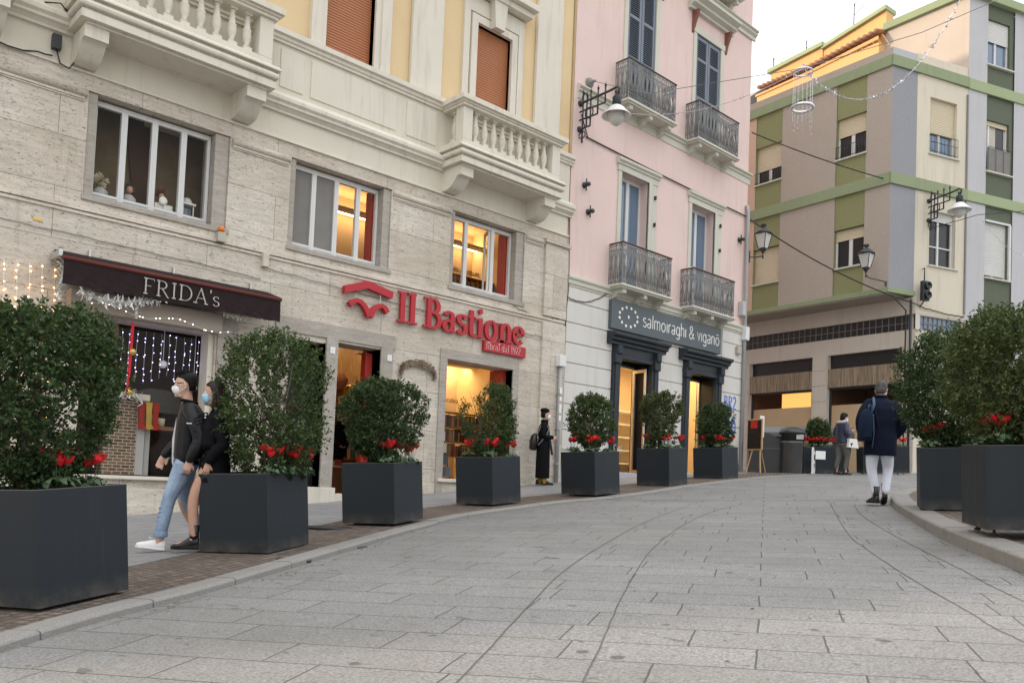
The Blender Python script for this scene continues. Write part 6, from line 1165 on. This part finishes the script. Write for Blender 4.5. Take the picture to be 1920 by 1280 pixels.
def eyes(Mx, parent):
    for sy in (-1, 1):
        m_ = MB(Mx); m_.sphere((.083, sy*.031, .012), .0125, 6); e = m_.build('eye', 'white_paint', parent); m_ = MB(Mx); m_.sphere((.0935, sy*.031, .012), .005, 5); m_.build('iris', 'hair_black', e)
def hair_strands(Mx, parent, mat, pts_fn, n, r0=.0016, seed=1):
    q = random.Random(seed); m_ = MB(Mx)
    for k in range(n): m_.tube(pts_fn(q), [r0*2.2, r0*1.6, r0*.6], 3)
    return m_
def folds(P, amp, seed): pass
# ---------- the man of the couple (faces the left of the photo)
H1 = R(152); c1 = (3.545, 8.52, G(3.50)+.045)
p1 = lroot('person', c1, H1, label='man in black bomber jacket, light blue jeans and white face mask walking left', cat='person')
body = MB(); Mx = head(body, (.055, 0, 1.645), R(2)); limb(body, [(.02, 0, 1.40), (.03, 0, 1.50), (.045, 0, 1.58)], [.062, .056, .058])
body.loft([ell((.0, 0, z), rx, ry) for z, rx, ry in ((.86, .10, .15), (.95, .105, .155), (1.08, .095, .14), (1.25, .10, .155), (1.38, .09, .155), (1.45, .06, .09))])
limb(body, [(.02, .09, .90), (.13, .10, .53), (.20, .10, .10)], [.075, .055, .038]); limb(body, [(.0, -.09, .90), (.02, -.09, .48), (-.17, -.08, .14)], [.075, .055, .038])
limb(body, [(.20, .10, .10), (.25, .10, .04), (.35, .10, .03)], [.035, .034, .025]); limb(body, [(-.17, -.08, .14), (-.12, -.08, .07), (-.05, -.08, .04)], [.035, .03, .02])
limb(body, [(-.03, .18, 1.38), (-.13, .25, 1.12), (-.05, .27, .90)], [.045, .04, .03]); limb(body, [(0, -.18, 1.38), (.07, -.25, 1.12), (.24, -.22, .94)], [.045, .04, .03])
hand(body, (-.045, .27, .88), (.18, .1, -1), (1, 0, .18), 1, .7); hand(body, (.245, -.22, .935), (.35, .05, -1), (1, 0, .35), -1, .45)
baked(body, 'body', 'skin', p1, .0075, 3)
j = MB(); j.loft([ell((cx, 0, z), rx, ry, 24) for z, cx, rx, ry in ((.865, .0, .118, .172), (.90, .0, .122, .178), (.935, .0, .130, .184), (1.02, -.005, .134, .188), (1.15, -.010, .138, .192), (1.28, -.016, .136, .198), (1.38, -.018, .120, .190), (1.44, -.005, .095, .135), (1.475, .005, .072, .082))])
limb(j, [(-.02, .17, 1.40), (-.09, .235, 1.26), (-.135, .262, 1.10), (-.10, .275, 1.0), (-.055, .275, .905)], [.078, .082, .072, .066, .047]); limb(j, [(0, -.17, 1.40), (.03, -.235, 1.26), (.07, -.255, 1.12), (.17, -.24, 1.02), (.235, -.225, .945)], [.078, .080, .070, .062, .045])
q = random.Random(4)
for k in range(16): z = .98+.03*k; a = q.uniform(1.0, 2.2); j.tube([(-.10+.03*q.random(), .28+.045, z), (-.15, .30, z+.02), (-.20, .25, z+.03)], .010, 5) if z < 1.36 else None
jk = baked(j, 'jacket', 'cloth_nylon', p1, .010, 3)
m_ = MB(); m_.tube([(.075*math.cos(a)+.01, .085*math.sin(a), 1.485+.012*math.cos(a)) for a in [k*.5236 for k in range(12)]], .017, 8, closed=True); m_.build('collar', 'cloth_black', p1)
m_ = MB(); m_.loft([ell((.0, 0, z), .126, .180, 24) for z in (.855, .875, .895)], False); m_.build('waistband', 'cloth_black', p1)
m_ = MB(); m_.box(-.06, -.01, .352, .356, 1.245, 1.254); m_.build('sleeve_zip', 'white_paint', p1)
m_ = MB(); m_.prism([(.120, 1.32), (.147, 1.1), (.138, .86), (.12, .82), (.12, 1.2)], -.03, .03); m_.build('shirt', 'cloth_white', p1)
t1 = MB(); t1.loft([ell((cx, 0, z), rx, ry, 24) for z, cx, rx, ry in ((.80, .0, .10, .15), (.87, .0, .128, .168), (.93, 0, .125, .165))])
limb(t1, [(.02, .088, .84), (.07, .10, .68), (.135, .105, .50), (.165, .105, .32), (.195, .10, .15)], [.100, .088, .068, .060, .056]); limb(t1, [(.0, -.085, .84), (.01, -.09, .66), (.0, -.09, .48), (-.09, -.085, .32), (-.17, -.08, .19)], [.098, .084, .066, .058, .052])
for k in range(6): z = .20+.04*k; t1.tube([(.14, .14, z), (.20, .158, z+.02), (.24, .12, z)], .006, 5)
for k in range(5): z = .74+.03*k; t1.tube([(.09, .17, z), (.0, .195, z+.03-.01*k), (-.08, .15, z+.04)], .008, 5)
baked(t1, 'jeans', 'denim', p1, .0085, 2); m_ = MB(); m_.loft([ell((.197, .10, z), r_, r_, 16) for z, r_ in ((.125, .063), (.13, .068), (.175, .068), (.18, .062))]); m_.build('jeans_cuff', 'denim', p1)
def shoe(loc, ang, pitch, mat, parent, high=0., heel=0., s=1., sole='white_paint', name='shoe'):
    Mx = Matrix.Translation(loc) @ Matrix.Rotation(ang, 4, 'Z') @ Matrix.Rotation(pitch, 4, 'Y') @ Matrix.Scale(s, 4); m_ = MB(Mx)
    m_.loft([[(x+0*a, w*math.cos(a), .012+heel*hh+h*max(0, math.sin(a))**.8*1.0-(.0 if math.sin(a) >= 0 else .01)) for a in [j*.5236 for j in range(12)]] for x, w, h, hh in ((-.075, .022, .05, 1), (-.06, .034, .075, 1), (-.02, .036, .085, .8), (.03, .036, .080, .5), (.08, .042, .058, .15), (.13, .044, .042, 0), (.17, .036, .032, 0), (.195, .016, .02, 0))])
    if high: m_.loft([ell((-.022, 0, z+heel), rx, ry, 14) for z, rx, ry in ((.05, .05, .036), (.10, .046, .04), (high, .052, .047))])
    o = m_.build(name, mat, parent, fix=True); m_ = MB(Mx); m_.loft([[(x, w*math.cos(a), z) for x, w in () ] for z in ()]) if 0 else None
    out = [(-.08, .0), (-.07, .032), (.0, .036), (.10, .048), (.17, .040), (.202, .0)]; poly = out+[(x, -y) for x, y in out[-2:0:-1]]; m_.prism(poly, -.008, .012+.0, 'z')
    if heel: m_.prism([(-.08, -.03), (-.01, -.03), (-.01, .03), (-.08, .03)], -.008, heel+.01, 'z'); m_.prism(poly, .0, .03, 'z')
    m_.build('sole', sole, o); return o
sh_ = shoe((.22, .10, .012), R(3), R(-6), 'shoe_white', p1); MB().tube([(.29, .08, .10), (.26, .12, .115), (.30, .13, .12)], .004, 5).build('lace', 'white_paint', sh_); shoe((-.14, -.08, .07), 0, R(28), 'shoe_white', p1)
def mask(Mx, parent, mat, cup=True):
    m_ = MB(Mx); rg = [(-.095, .088, .030), (-.075, .112, .045), (-.045, .128, .054), (-.020, .128, .050), (.0, .112, .034)] if cup else [(-.10, .090, .05), (-.07, .108, .058), (-.03, .122, .06), (.0, .108, .05)]
    m_.loft([[(.02+(x-.02)*math.cos(a*.5)**.8 if 0 else .045+(x-.045)*math.cos(a), w*1.15*math.sin(a), z) for a in [R(t_) for t_ in range(-80, 81, 20)]]+[(.04, w*.9*math.sin(a), z) for a in [R(80), R(-80)]] for z, x, w in rg]); o = m_.build('face_mask', mat, parent, fix=True)
    for sy in (-1, 1): m_ = MB(Mx); m_.tube([(.06, sy*.060, -.015), (.0, sy*.088, .018), (-.015, sy*.088, .0)], .003, 5); m_.tube([(.055, sy*.058, -.075), (.02, sy*.078, -.05), (-.015, sy*.088, -.02)], .003, 5); m_.build('strap', mat, o)
eyes(Mx, p1); mask(Mx, p1, 'mask_white')
m_ = MB(Mx); m_.loft([ell((cx, 0, z), rx, ry, 20) for z, cx, rx, ry in ((-.05, -.055, .045, .055), (.0, -.048, .060, .070), (.035, -.030, .084, .081), (.075, -.019, .097, .086), (.105, -.018, .094, .080), (.130, -.018, .074, .062), (.142, -.015, .04, .03))]); q = random.Random(3)
for k in range(420): a = q.uniform(0, 6.28); b = q.uniform(.15, 1); c = Vector((-.01+.09*math.cos(a)*b, .075*math.sin(a)*b, .128-.035*b*b)); m_.tube([c, c+Vector((.010+q.uniform(-.012, .02), q.uniform(-.014, .014), .022)), c+Vector((.020+q.uniform(-.02, .03), q.uniform(-.025, .025), .034))], [.004, .003, .001], 3)
m_.build('hair', 'hair_black', p1)
m_ = MB(Mx); 
for sy in (-1, 1): m_.tube([(.108, sy*.032+.026*math.cos(a), .010+.018*math.sin(a)) for a in [k*.7854 for k in range(8)]], .0035, 5, closed=True); m_.bar((.10, sy*.058, .02), (-.015, sy*.083, .018), .0035)
m_.build('glasses', 'hair_black', p1)
# ---------- the woman of the couple
c2 = (3.50+.34*math.cos(H1+math.pi)+.20*math.cos(H1+R(90)), 8.56+.34*math.sin(H1+math.pi)+.20*math.sin(H1+R(90)), 0); c2 = (c2[0], c2[1], G(c2[0])+.045)
p2 = lroot('person', c2, H1, label='long-haired woman in a black coat and black boots beside the man in the bomber jacket', cat='person')
body = MB(); Mx = head(body, (.045, 0, 1.545), R(4), .96); limb(body, [(.0, 0, 1.30), (.015, 0, 1.40), (.03, 0, 1.48)], [.05, .045, .048])
body.loft([ell((.0, 0, z), rx, ry) for z, rx, ry in ((.80, .11, .15), (.90, .115, .16), (1.02, .09, .12), (1.18, .10, .135), (1.30, .09, .14), (1.36, .05, .08))])
limb(body, [(.03, .08, .84), (.17, .08, .50), (.15, .08, .14)], [.085, .056, .040]); limb(body, [(.0, -.08, .84), (-.03, -.08, .48), (-.26, -.08, .2)], [.085, .056, .040]); limb(body, [(.15, .08, .14), (.19, .08, .07), (.30, .08, .05)], [.035, .03, .022]); limb(body, [(-.26, -.08, .2), (-.2, -.08, .1), (-.12, -.08, .05)], [.035, .03, .022])
limb(body, [(-.02, .16, 1.30), (-.08, .21, 1.05), (.05, .20, .86)], [.038, .034, .026]); limb(body, [(-.02, -.16, 1.30), (.02, -.18, 1.06), (.22, -.10, .90)], [.038, .034, .026]); hand(body, (.23, -.095, .895), (.5, .5, -1), (1, 0, .2), 1, .7, .9); hand(body, (.05, .2, .85), (.2, 0, -1), (1, 0, .2), 1, .5, .9)
baked(body, 'body', 'skin_tan', p2, .0075, 3)
m_ = MB(); m_.loft([ell((cx, 0, z), rx, ry, 26) for z, cx, rx, ry in ((.66, .0, .165, .20), (.75, .0, .158, .195), (.90, .0, .142, .185), (1.04, -.0, .115, .16), (1.18, -.0, .122, .17), (1.29, -.0, .12, .175), (1.35, .0, .08, .12), (1.39, .005, .055, .065))])
limb(m_, [(-.02, .155, 1.31), (-.06, .20, 1.16), (-.08, .215, 1.04), (.0, .21, .95), (.04, .205, .88)], [.068, .066, .06, .055, .045]); limb(m_, [(-.02, -.155, 1.31), (0, -.19, 1.18), (.03, -.19, 1.06), (.13, -.14, .98), (.20, -.11, .92)], [.066, .062, .056, .052, .042]); m_.loft([ell((.05, 0, z), rx, ry, 20) for z, rx, ry in ((1.0, .10, .18), (1.03, .13, .20), (1.2, .11, .18), (1.28, .09, .14))]); baked(m_, 'coat', 'cloth_black', p2, .010, 4)
m_ = MB(); [m_.lathe([(.013, 0), (.013, .006), (0, .008)], (.10, .14, z), 8, ax=(.6, .8, 0)) for z in (.84, .92, 1.0)]; m_.build('button', 'hair_brown', p2)
shoe((.17, .08, .012), 0, R(0), 'leather_black', p2, high=.20, heel=.045, s=.95, sole='leather_black', name='boot'); shoe((-.23, -.08, .12), 0, R(38), 'leather_black', p2, high=.2, heel=.045, s=.95, sole='leather_black', name='boot')
eyes(Mx, p2); mask(Mx, p2, 'mask_blue', False)
m_ = MB(Mx); m_.loft([ell((cx, 0, z), rx, ry, 20) for z, cx, rx, ry in ((-.42, -.05, .035, .06), (-.34, -.05, .055, .085), (-.22, -.05, .062, .098), (-.08, -.05, .070, .100), (.0, -.038, .085, .096), (.05, -.024, .098, .092), (.10, -.012, .095, .078), (.128, -.015, .070, .055), (.140, -.018, .03, .025))]); q = random.Random(8)
for k in range(360): a = q.uniform(.9, 5.4); c = Vector((-.035+.080*math.cos(a), .092*math.sin(a), .06)); m_.tube([c, c+Vector((-.012, q.uniform(-.01, .01), -.16)), c+Vector((q.uniform(-.04, .02), q.uniform(-.03, .03), -.40+q.uniform(-.1, .08)))], [.006, .006, .002], 3)
m_.build('hair', 'hair_brown', p2)
# ---------- woman with the beret by the wall (faces right)
c3 = (13.28, 13.05, G(13.28)+.05); p3 = lroot('person', c3, R(-37), label='woman in a black beret and long belted black coat by the stone wall', cat='person')
body = MB(); Mx = head(body, (.03, 0, 1.53), R(-5), .95, R(5)); limb(body, [(-.01, 0, 1.28), (.0, 0, 1.38), (.015, 0, 1.45)], [.05, .045, .047]); body.loft([ell((0, 0, z), rx, ry) for z, rx, ry in ((.80, .11, .15), (.90, .11, .16), (1.02, .09, .12), (1.18, .10, .14), (1.30, .08, .14), (1.35, .05, .08))])
for sy, fx in ((-1, .06), (1, -.06)): limb(body, [(0, sy*.08, .82), (.01+fx*.3, sy*.08, .45), (fx*.6, sy*.07, .08)], [.08, .055, .038]); limb(body, [(fx*.6, sy*.07, .08), (fx+.06, sy*.07, .04), (fx+.14, sy*.07, .03)], [.034, .03, .022])
for sy in (-1, 1): limb(body, [(-.02, sy*.16, 1.28), (-.03, sy*.19, 1.06), (.18, sy*.07, 1.03)], [.04, .035, .026]); hand(body, (.18, sy*.06, 1.03), (1, -sy*.3, .1), (0, .3, 1), 1, .7, .9)
baked(body, 'body', 'skin', p3, .009, 3)
m_ = MB(); m_.loft([ell((cx, 0, z), rx, ry, 26) for z, cx, rx, ry in ((.14, .0, .155, .17), (.30, .0, .155, .175), (.60, .0, .150, .175), (.85, .0, .145, .175), (1.0, 0, .118, .150), (1.14, 0, .128, .165), (1.26, 0, .115, .165), (1.33, 0, .08, .11), (1.38, .0, .06, .07))])
for sy in (-1, 1): limb(m_, [(-.02, sy*.15, 1.28), (-.05, sy*.19, 1.15), (-.02, sy*.185, 1.05), (.07, sy*.13, 1.03), (.17, sy*.07, 1.04)], [.066, .066, .062, .058, .046])
baked(m_, 'coat', 'cloth_black', p3, .011, 3); m_ = MB(); m_.tube([(.125*math.cos(a), .158*math.sin(a), .985) for a in [k*.3142 for k in range(20)]], .016, 6, closed=True); m_.prism([(.10, .98), (.14, .98), (.20, .66), (.15, .65)], -.15, -.13); m_.build('belt', 'leather_black', p3)
m_ = MB(); m_.tube([(.13, -.03+.025*math.cos(a), .985+.022*math.sin(a)) for a in [k*.7854 for k in range(8)]], .005, 5, closed=True); m_.build('buckle', 'steel', p3)
m_ = MB(Mx); m_.loft([ell((cx, 0, z), rx, ry, 20) for z, cx, rx, ry in ((.040, -.02, .088, .082), (.065, -.028, .108, .098), (.10, -.035, .112, .102), (.132, -.035, .088, .08), (.148, -.035, .03, .03))]); m_.tube([(-.035, 0, .14), (-.03, 0, .17)], .006, 6); m_.build('beret', 'cloth_black', p3)
m_ = MB(Mx); m_.loft([ell((cx, 0, z), rx, ry, 18) for z, cx, rx, ry in ((-.08, -.05, .05, .065), (-.04, -.055, .065, .08), (.02, -.035, .085, .088), (.06, -.02, .095, .088))]); m_.build('hair', 'hair_black', p3); m_ = MB(); m_.loft([ell((.005, 0, z), rx, ry, 18) for z, rx, ry in ((1.34, .075, .09), (1.38, .085, .092), (1.42, .075, .08))]); m_.build('scarf', 'cloth_black', p3); eyes(Mx, p3); mask(Mx, p3, 'mask_white', False)
for sy, fx in ((-1, .06), (1, -.06)): shoe((fx, sy*.07, .01), 0, 0, 'leather_black', p3, heel=.03, s=.92, sole='leather_black'); m_ = MB(); limb(m_, [(fx*.6, sy*.07, .05), (fx*.6, sy*.07, .22)], [.045, .05]); m_.build('sock', 'mustard', p3)
bk = lroot('backpack', (c3[0], c3[1], c3[2]), R(-37), label='shiny black backpack on the back of the woman with the beret', cat='bag'); m_ = MB(); m_.loft([ell((cx, -.04, z), rx, ry, 16) for z, cx, rx, ry in ((.74, -.23, .06, .10), (.78, -.235, .085, .125), (.95, -.23, .09, .13), (1.06, -.22, .07, .11), (1.11, -.20, .03, .06))]); m_.build('bag_body', 'leather_black', bk); m_ = MB(); m_.tube([(-.17, -.13, 1.05), (-.10, -.16, 1.26), (.0, -.15, 1.33), (.09, -.13, 1.22), (.03, -.17, 1.06), (-.14, -.15, .85)], .012, 6); m_.build('bag_strap', 'iron_grey', bk)
# ---------- man with backpack seen from behind
c4 = (12.45, 5.35, G(12.45)+.03); p4 = lroot('person', c4, R(44), label='grey-haired man in a navy coat and pale jeans walking away, hands in his pockets', cat='person')
body = MB(); Mx = head(body, (.05, -.02, 1.665), R(-32), .98, R(12)); limb(body, [(.0, 0, 1.46), (.02, 0, 1.54), (.03, -.01, 1.60)], [.062, .056, .058]); body.loft([ell((0, 0, z), rx, ry) for z, rx, ry in ((.88, .11, .15), (.98, .12, .16), (1.10, .11, .15), (1.28, .12, .17), (1.42, .10, .17), (1.50, .06, .09))])
limb(body, [(0, .085, .92), (.03, .08, .50), (0, .055, .10)], [.075, .055, .038]); limb(body, [(0, -.085, .92), (.10, -.15, .52), (-.04, -.075, .14)], [.075, .055, .038]); limb(body, [(0, .055, .10), (.04, .055, .06), (.12, .055, .045)], [.032, .026, .018]); limb(body, [(-.04, -.075, .14), (-.02, -.078, .10), (.05, -.085, .05)], [.03, .022, .014])
limb(body, [(0, .19, 1.42), (-.06, .30, 1.18), (.08, .24, 1.0)], [.045, .04, .03]); limb(body, [(0, -.19, 1.42), (-.08, -.28, 1.17), (.08, -.22, .98)], [.045, .04, .03]); hand(body, (.08, .23, .99), (.2, -.1, -1), (1, 0, .2), 1, .3); hand(body, (.08, -.21, .97), (.2, .1, -1), (1, 0, .2), -1, .3)
baked(body, 'body', 'skin', p4, .009, 3)
m_ = MB(); m_.loft([ell((cx, cy, z), rx, ry, 28) for z, cx, cy, rx, ry in ((.70, -.0, 0, .175, .235), (.80, -.01, 0, .172, .232), (.95, -.015, 0, .165, .225), (1.08, -.015, 0, .155, .215), (1.22, -.02, 0, .16, .228), (1.36, -.02, 0, .150, .24), (1.46, -.015, 0, .115, .205), (1.52, .0, 0, .08, .11), (1.56, .01, -.005, .068, .078))])
limb(m_, [(-.01, .17, 1.46), (-.04, .25, 1.34), (-.07, .31, 1.20), (-.01, .285, 1.08), (.06, .235, 1.0)], [.075, .080, .074, .066, .06]); limb(m_, [(-.01, -.17, 1.46), (-.05, -.245, 1.33), (-.09, -.29, 1.18), (-.02, -.265, 1.06), (.06, -.215, .98)], [.075, .080, .074, .066, .06])
for k in range(5): a = -.12+.06*k; m_.tube([(-.150, a*.6, 1.02), (-.168, a, 1.2), (-.155, a*1.3, 1.38)], .012, 5)
baked(m_, 'coat', 'cloth_navy', p4, .011, 3); m_ = MB(); m_.tube([(.072*math.cos(a)+.01, .084*math.sin(a), 1.565) for a in [k*.5236 for k in range(12)]], .020, 8, closed=True); m_.build('collar', 'cloth_navy', p4)
m_ = MB(); m_.loft([ell((0, 0, z), rx, ry, 22) for z, rx, ry in ((.82, .11, .16), (.90, .12, .165), (.95, .12, .165))]); limb(m_, [(0, .088, .86), (.02, .10, .68), (.035, .10, .50), (.01, .075, .30), (.0, .06, .17)], [.104, .092, .073, .062, .057]); limb(m_, [(0, -.088, .86), (.06, -.13, .68), (.09, -.155, .52), (.03, -.115, .33), (-.03, -.08, .19)], [.104, .092, .074, .062, .057])
baked(m_, 'jeans', 'denim_pale', p4, .0085, 2); shoe((.0, .055, .012), R(6), 0, 'leather_black', p4, high=.2, heel=.02, s=1.08, sole='leather_black', name='boot'); shoe((-.02, -.075, .075), R(-14), R(24), 'leather_black', p4, high=.2, heel=.02, sole='leather_black', name='boot')
m_ = MB(Mx); m_.loft([ell((cx, 0, z), rx, ry, 20) for z, cx, rx, ry in ((-.075, -.05, .04, .05), (-.045, -.05, .058, .070), (.0, -.04, .078, .082), (.04, -.024, .092, .085), (.08, -.018, .097, .085), (.11, -.018, .090, .075), (.132, -.012, .07, .05), (.14, -.012, .02, .02))]); q = random.Random(6)
for k in range(480): a = q.uniform(0, 6.28); b = q.uniform(.1, 1); c = Vector((-.02+.095*math.cos(a)*b, .082*math.sin(a)*b, .125-.09*b*b)); m_.tube([c, c+Vector((-.01, q.uniform(-.012, .012), q.uniform(-.01, .015))), c+Vector((-.02, q.uniform(-.02, .02), -.01+q.uniform(-.02, .02)))], [.004, .003, .001], 3)
m_.build('hair', 'hair_grey', p4); eyes(Mx, p4); mask(Mx, p4, 'mask_white', False)
bk = lroot('backpack', c4, R(44), label='navy backpack slung over the left shoulder of the man in the navy coat', cat='bag'); m_ = MB(); m_.loft([[(cx+rx*math.copysign(abs(math.cos(a))**.7, math.cos(a)), .26+ry*math.copysign(abs(math.sin(a))**.7, math.sin(a))+(1.2-z)*.08, z) for a in [k*.3142 for k in range(20)]] for z, cx, rx, ry in ((.89, -.15, .06, .075), (.92, -.15, .085, .095), (1.10, -.155, .09, .10), (1.25, -.15, .08, .092), (1.33, -.14, .05, .06), (1.36, -.13, .02, .03))]); m_.build('bag_body', 'bag_navy', bk)
m_ = MB(); m_.box(-.255, -.235, .22, .33, .94, 1.14, .008); m_.build('bag_pocket', 'bag_navy', bk); m_ = MB(); m_.tube([(-.17, .20, 1.30), (-.17, .16, 1.42), (-.06, .13, 1.53), (.06, .14, 1.46)], .020, 6); m_.tube([(-.20, .18, 1.28), (-.20, .165, 1.0), (-.19, .18, .80)], .008, 5); m_.tube([(-.20, .25, 1.34), (-.19, .24, 1.42), (-.18, .21, 1.42), (-.18, .2, 1.34)], .008, 5); m_.build('bag_strap', 'strap_blue', bk)
# ---------- woman in a puffer jacket in the distance
c5 = (21.75, 10.35, G(21.75)+.01); p5 = lroot('person', c5, R(-28), label='woman in a navy puffer jacket and grey jeans standing by the far planter', cat='person')
body = MB(); Mx = head(body, (.05, 0, 1.50), R(0), .97, R(8)); limb(body, [(0, 0, 1.28), (.02, 0, 1.36), (.035, 0, 1.43)], [.05, .046, .048]); body.loft([ell((0, 0, z), rx, ry) for z, rx, ry in ((.80, .11, .15), (.90, .11, .16), (1.05, .1, .13), (1.2, .11, .15), (1.3, .08, .14), (1.35, .05, .08))])
for sy, f0, f1 in ((-1, .10, .05), (1, -.04, -.12)): limb(body, [(0, sy*.08, .82), (f0, sy*.08, .45), (f1, sy*.07, .08)], [.08, .055, .038]); limb(body, [(f1, sy*.07, .08), (f1+.05, sy*.07, .04), (f1+.13, sy*.07, .03)], [.034, .03, .022])
for sy in (-1, 1): limb(body, [(0, sy*.17, 1.28), (-.02, sy*.21, 1.06), (.20, sy*.09, 1.16)], [.04, .035, .026]); hand(body, (.20, sy*.08, 1.16), (1, -sy*.3, .3), (0, .3, 1), 1, .7, .9)
baked(body, 'body', 'skin', p5, .010, 3)
m_ = MB(); zz = [.84+.058*k for k in range(9)]
for z in zz: m_.loft([ell((0, 0, z+d), rx, ry, 22) for d, rx, ry in ((-.004, .13, .17), (.014, .158, .20), (.044, .158, .20), (.062, .13, .17))])
m_.loft([ell((0, 0, z), rx, ry, 22) for z, rx, ry in ((1.30, .14, .19), (1.37, .11, .14), (1.42, .085, .09))])
for sy in (-1, 1):
    limb(m_, [(-.0, sy*.17, 1.30), (-.04, sy*.22, 1.16), (-.02, sy*.215, 1.07), (.08, sy*.15, 1.10), (.19, sy*.09, 1.15)], [.075, .075, .072, .066, .048])
baked(m_, 'puffer_jacket', 'puffer_navy', p5, .011, 2); m_ = MB(); m_.tube([(-.03+.085*math.cos(a), .10*math.sin(a), 1.40+.02*math.cos(a)) for a in [k*.5236 for k in range(12)]], .035, 8, closed=True); m_.build('hood', 'light_blue_wall', p5)
m_ = MB(); m_.loft([ell((0, 0, z), rx, ry, 22) for z, rx, ry in ((.76, .11, .16), (.84, .12, .165), (.88, .12, .165))])
for sy, f0, f1 in ((-1, .10, .05), (1, -.04, -.12)): limb(m_, [(0, sy*.085, .80), (f0*.7, sy*.09, .62), (f0, sy*.085, .44), (f1, sy*.075, .16)], [.10, .085, .066, .05])
baked(m_, 'jeans', 'cloth_grey', p5, .010, 2)
for sy, f1 in ((-1, .05), (1, -.12)): shoe((f1+.02, sy*.07, .012), 0, 0, 'leather_black', p5, high=.2, heel=.025, s=.95, sole='leather_black', name='boot')
m_ = MB(Mx); m_.loft([ell((cx, 0, z), rx, ry, 20) for z, cx, rx, ry in ((-.07, -.05, .05, .06), (-.03, -.05, .065, .078), (.02, -.03, .088, .088), (.06, -.01, .108, .092), (.11, -.01, .10, .08), (.14, -.015, .06, .05), (.148, -.015, .02, .02))]); m_.build('hair', 'hair_black', p5); eyes(Mx, p5); mask(Mx, p5, 'mask_white', False)
bk = lroot('handbag', c5, R(-28), label='black and white handbag on the arm of the woman in the puffer jacket', cat='bag'); m_ = MB(); m_.prism([(-.03, .72), (.28, .70), (.22, .94), (.0, .95)], -.31, -.22); m_.build('bag_body', 'lamp_white', bk); m_ = MB(); m_.tube([(.03, -.26, .94), (.06, -.25, 1.08), (.12, -.25, 1.08), (.18, -.26, .94)], .008, 5); m_.prism([(.02, .82), (.10, .84), (.06, .74)], -.315, -.31); m_.build('bag_handle', 'leather_black', bk)
# ---------- bald man inside the bookshop
c6 = (9.66, 15.55, .81); p6 = lroot('person', c6, R(-60), label='bald man in black with a white mask standing inside the bookshop', cat='person')
body = MB(); Mx = head(body, (.03, 0, 1.60), R(0), 1.); limb(body, [(0, 0, 1.38), (.01, 0, 1.46), (.02, 0, 1.54)], [.06, .055, .058]); body.loft([ell((0, 0, z), rx, ry) for z, rx, ry in ((.85, .11, .16), (1.1, .12, .16), (1.3, .12, .17), (1.40, .08, .15))])
for sy in (-1, 1): limb(body, [(0, sy*.09, .88), (0, sy*.09, .45), (0, sy*.09, .08)], [.08, .055, .04]); limb(body, [(0, sy*.09, .08), (.14, sy*.09, .03)], [.034, .025]); limb(body, [(0, sy*.2, 1.36), (0, sy*.25, 1.08), (.15, sy*.2, .95)], [.045, .04, .03]); hand(body, (.15, sy*.2, .95), (1, 0, -.4), (0, 1, 0), 1, .5)
baked(body, 'body', 'skin', p6, .010, 3); m_ = MB(); m_.loft([ell((0, 0, z), rx, ry, 22) for z, rx, ry in ((.75, .17, .22), (1.1, .16, .21), (1.3, .15, .22), (1.42, .10, .17), (1.48, .07, .08))])
for sy in (-1, 1): limb(m_, [(0, sy*.18, 1.36), (-.02, sy*.26, 1.1), (.13, sy*.21, .97)], [.08, .07, .05])
baked(m_, 'coat', 'cloth_black', p6, .012, 3); m_ = MB(); m_.loft([ell((0, 0, z), .12, .17, 20) for z in (.75, .92)])
for sy in (-1, 1): limb(m_, [(0, sy*.09, .8), (0, sy*.09, .1)], [.09, .06])
baked(m_, 'trousers', 'cloth_black', p6, .012, 2); mask(Mx, p6, 'mask_white', False); eyes(Mx, p6)
for sy in (-1, 1): shoe((.0, sy*.09, .01), 0, 0, 'leather_black', p6, sole='leather_black')
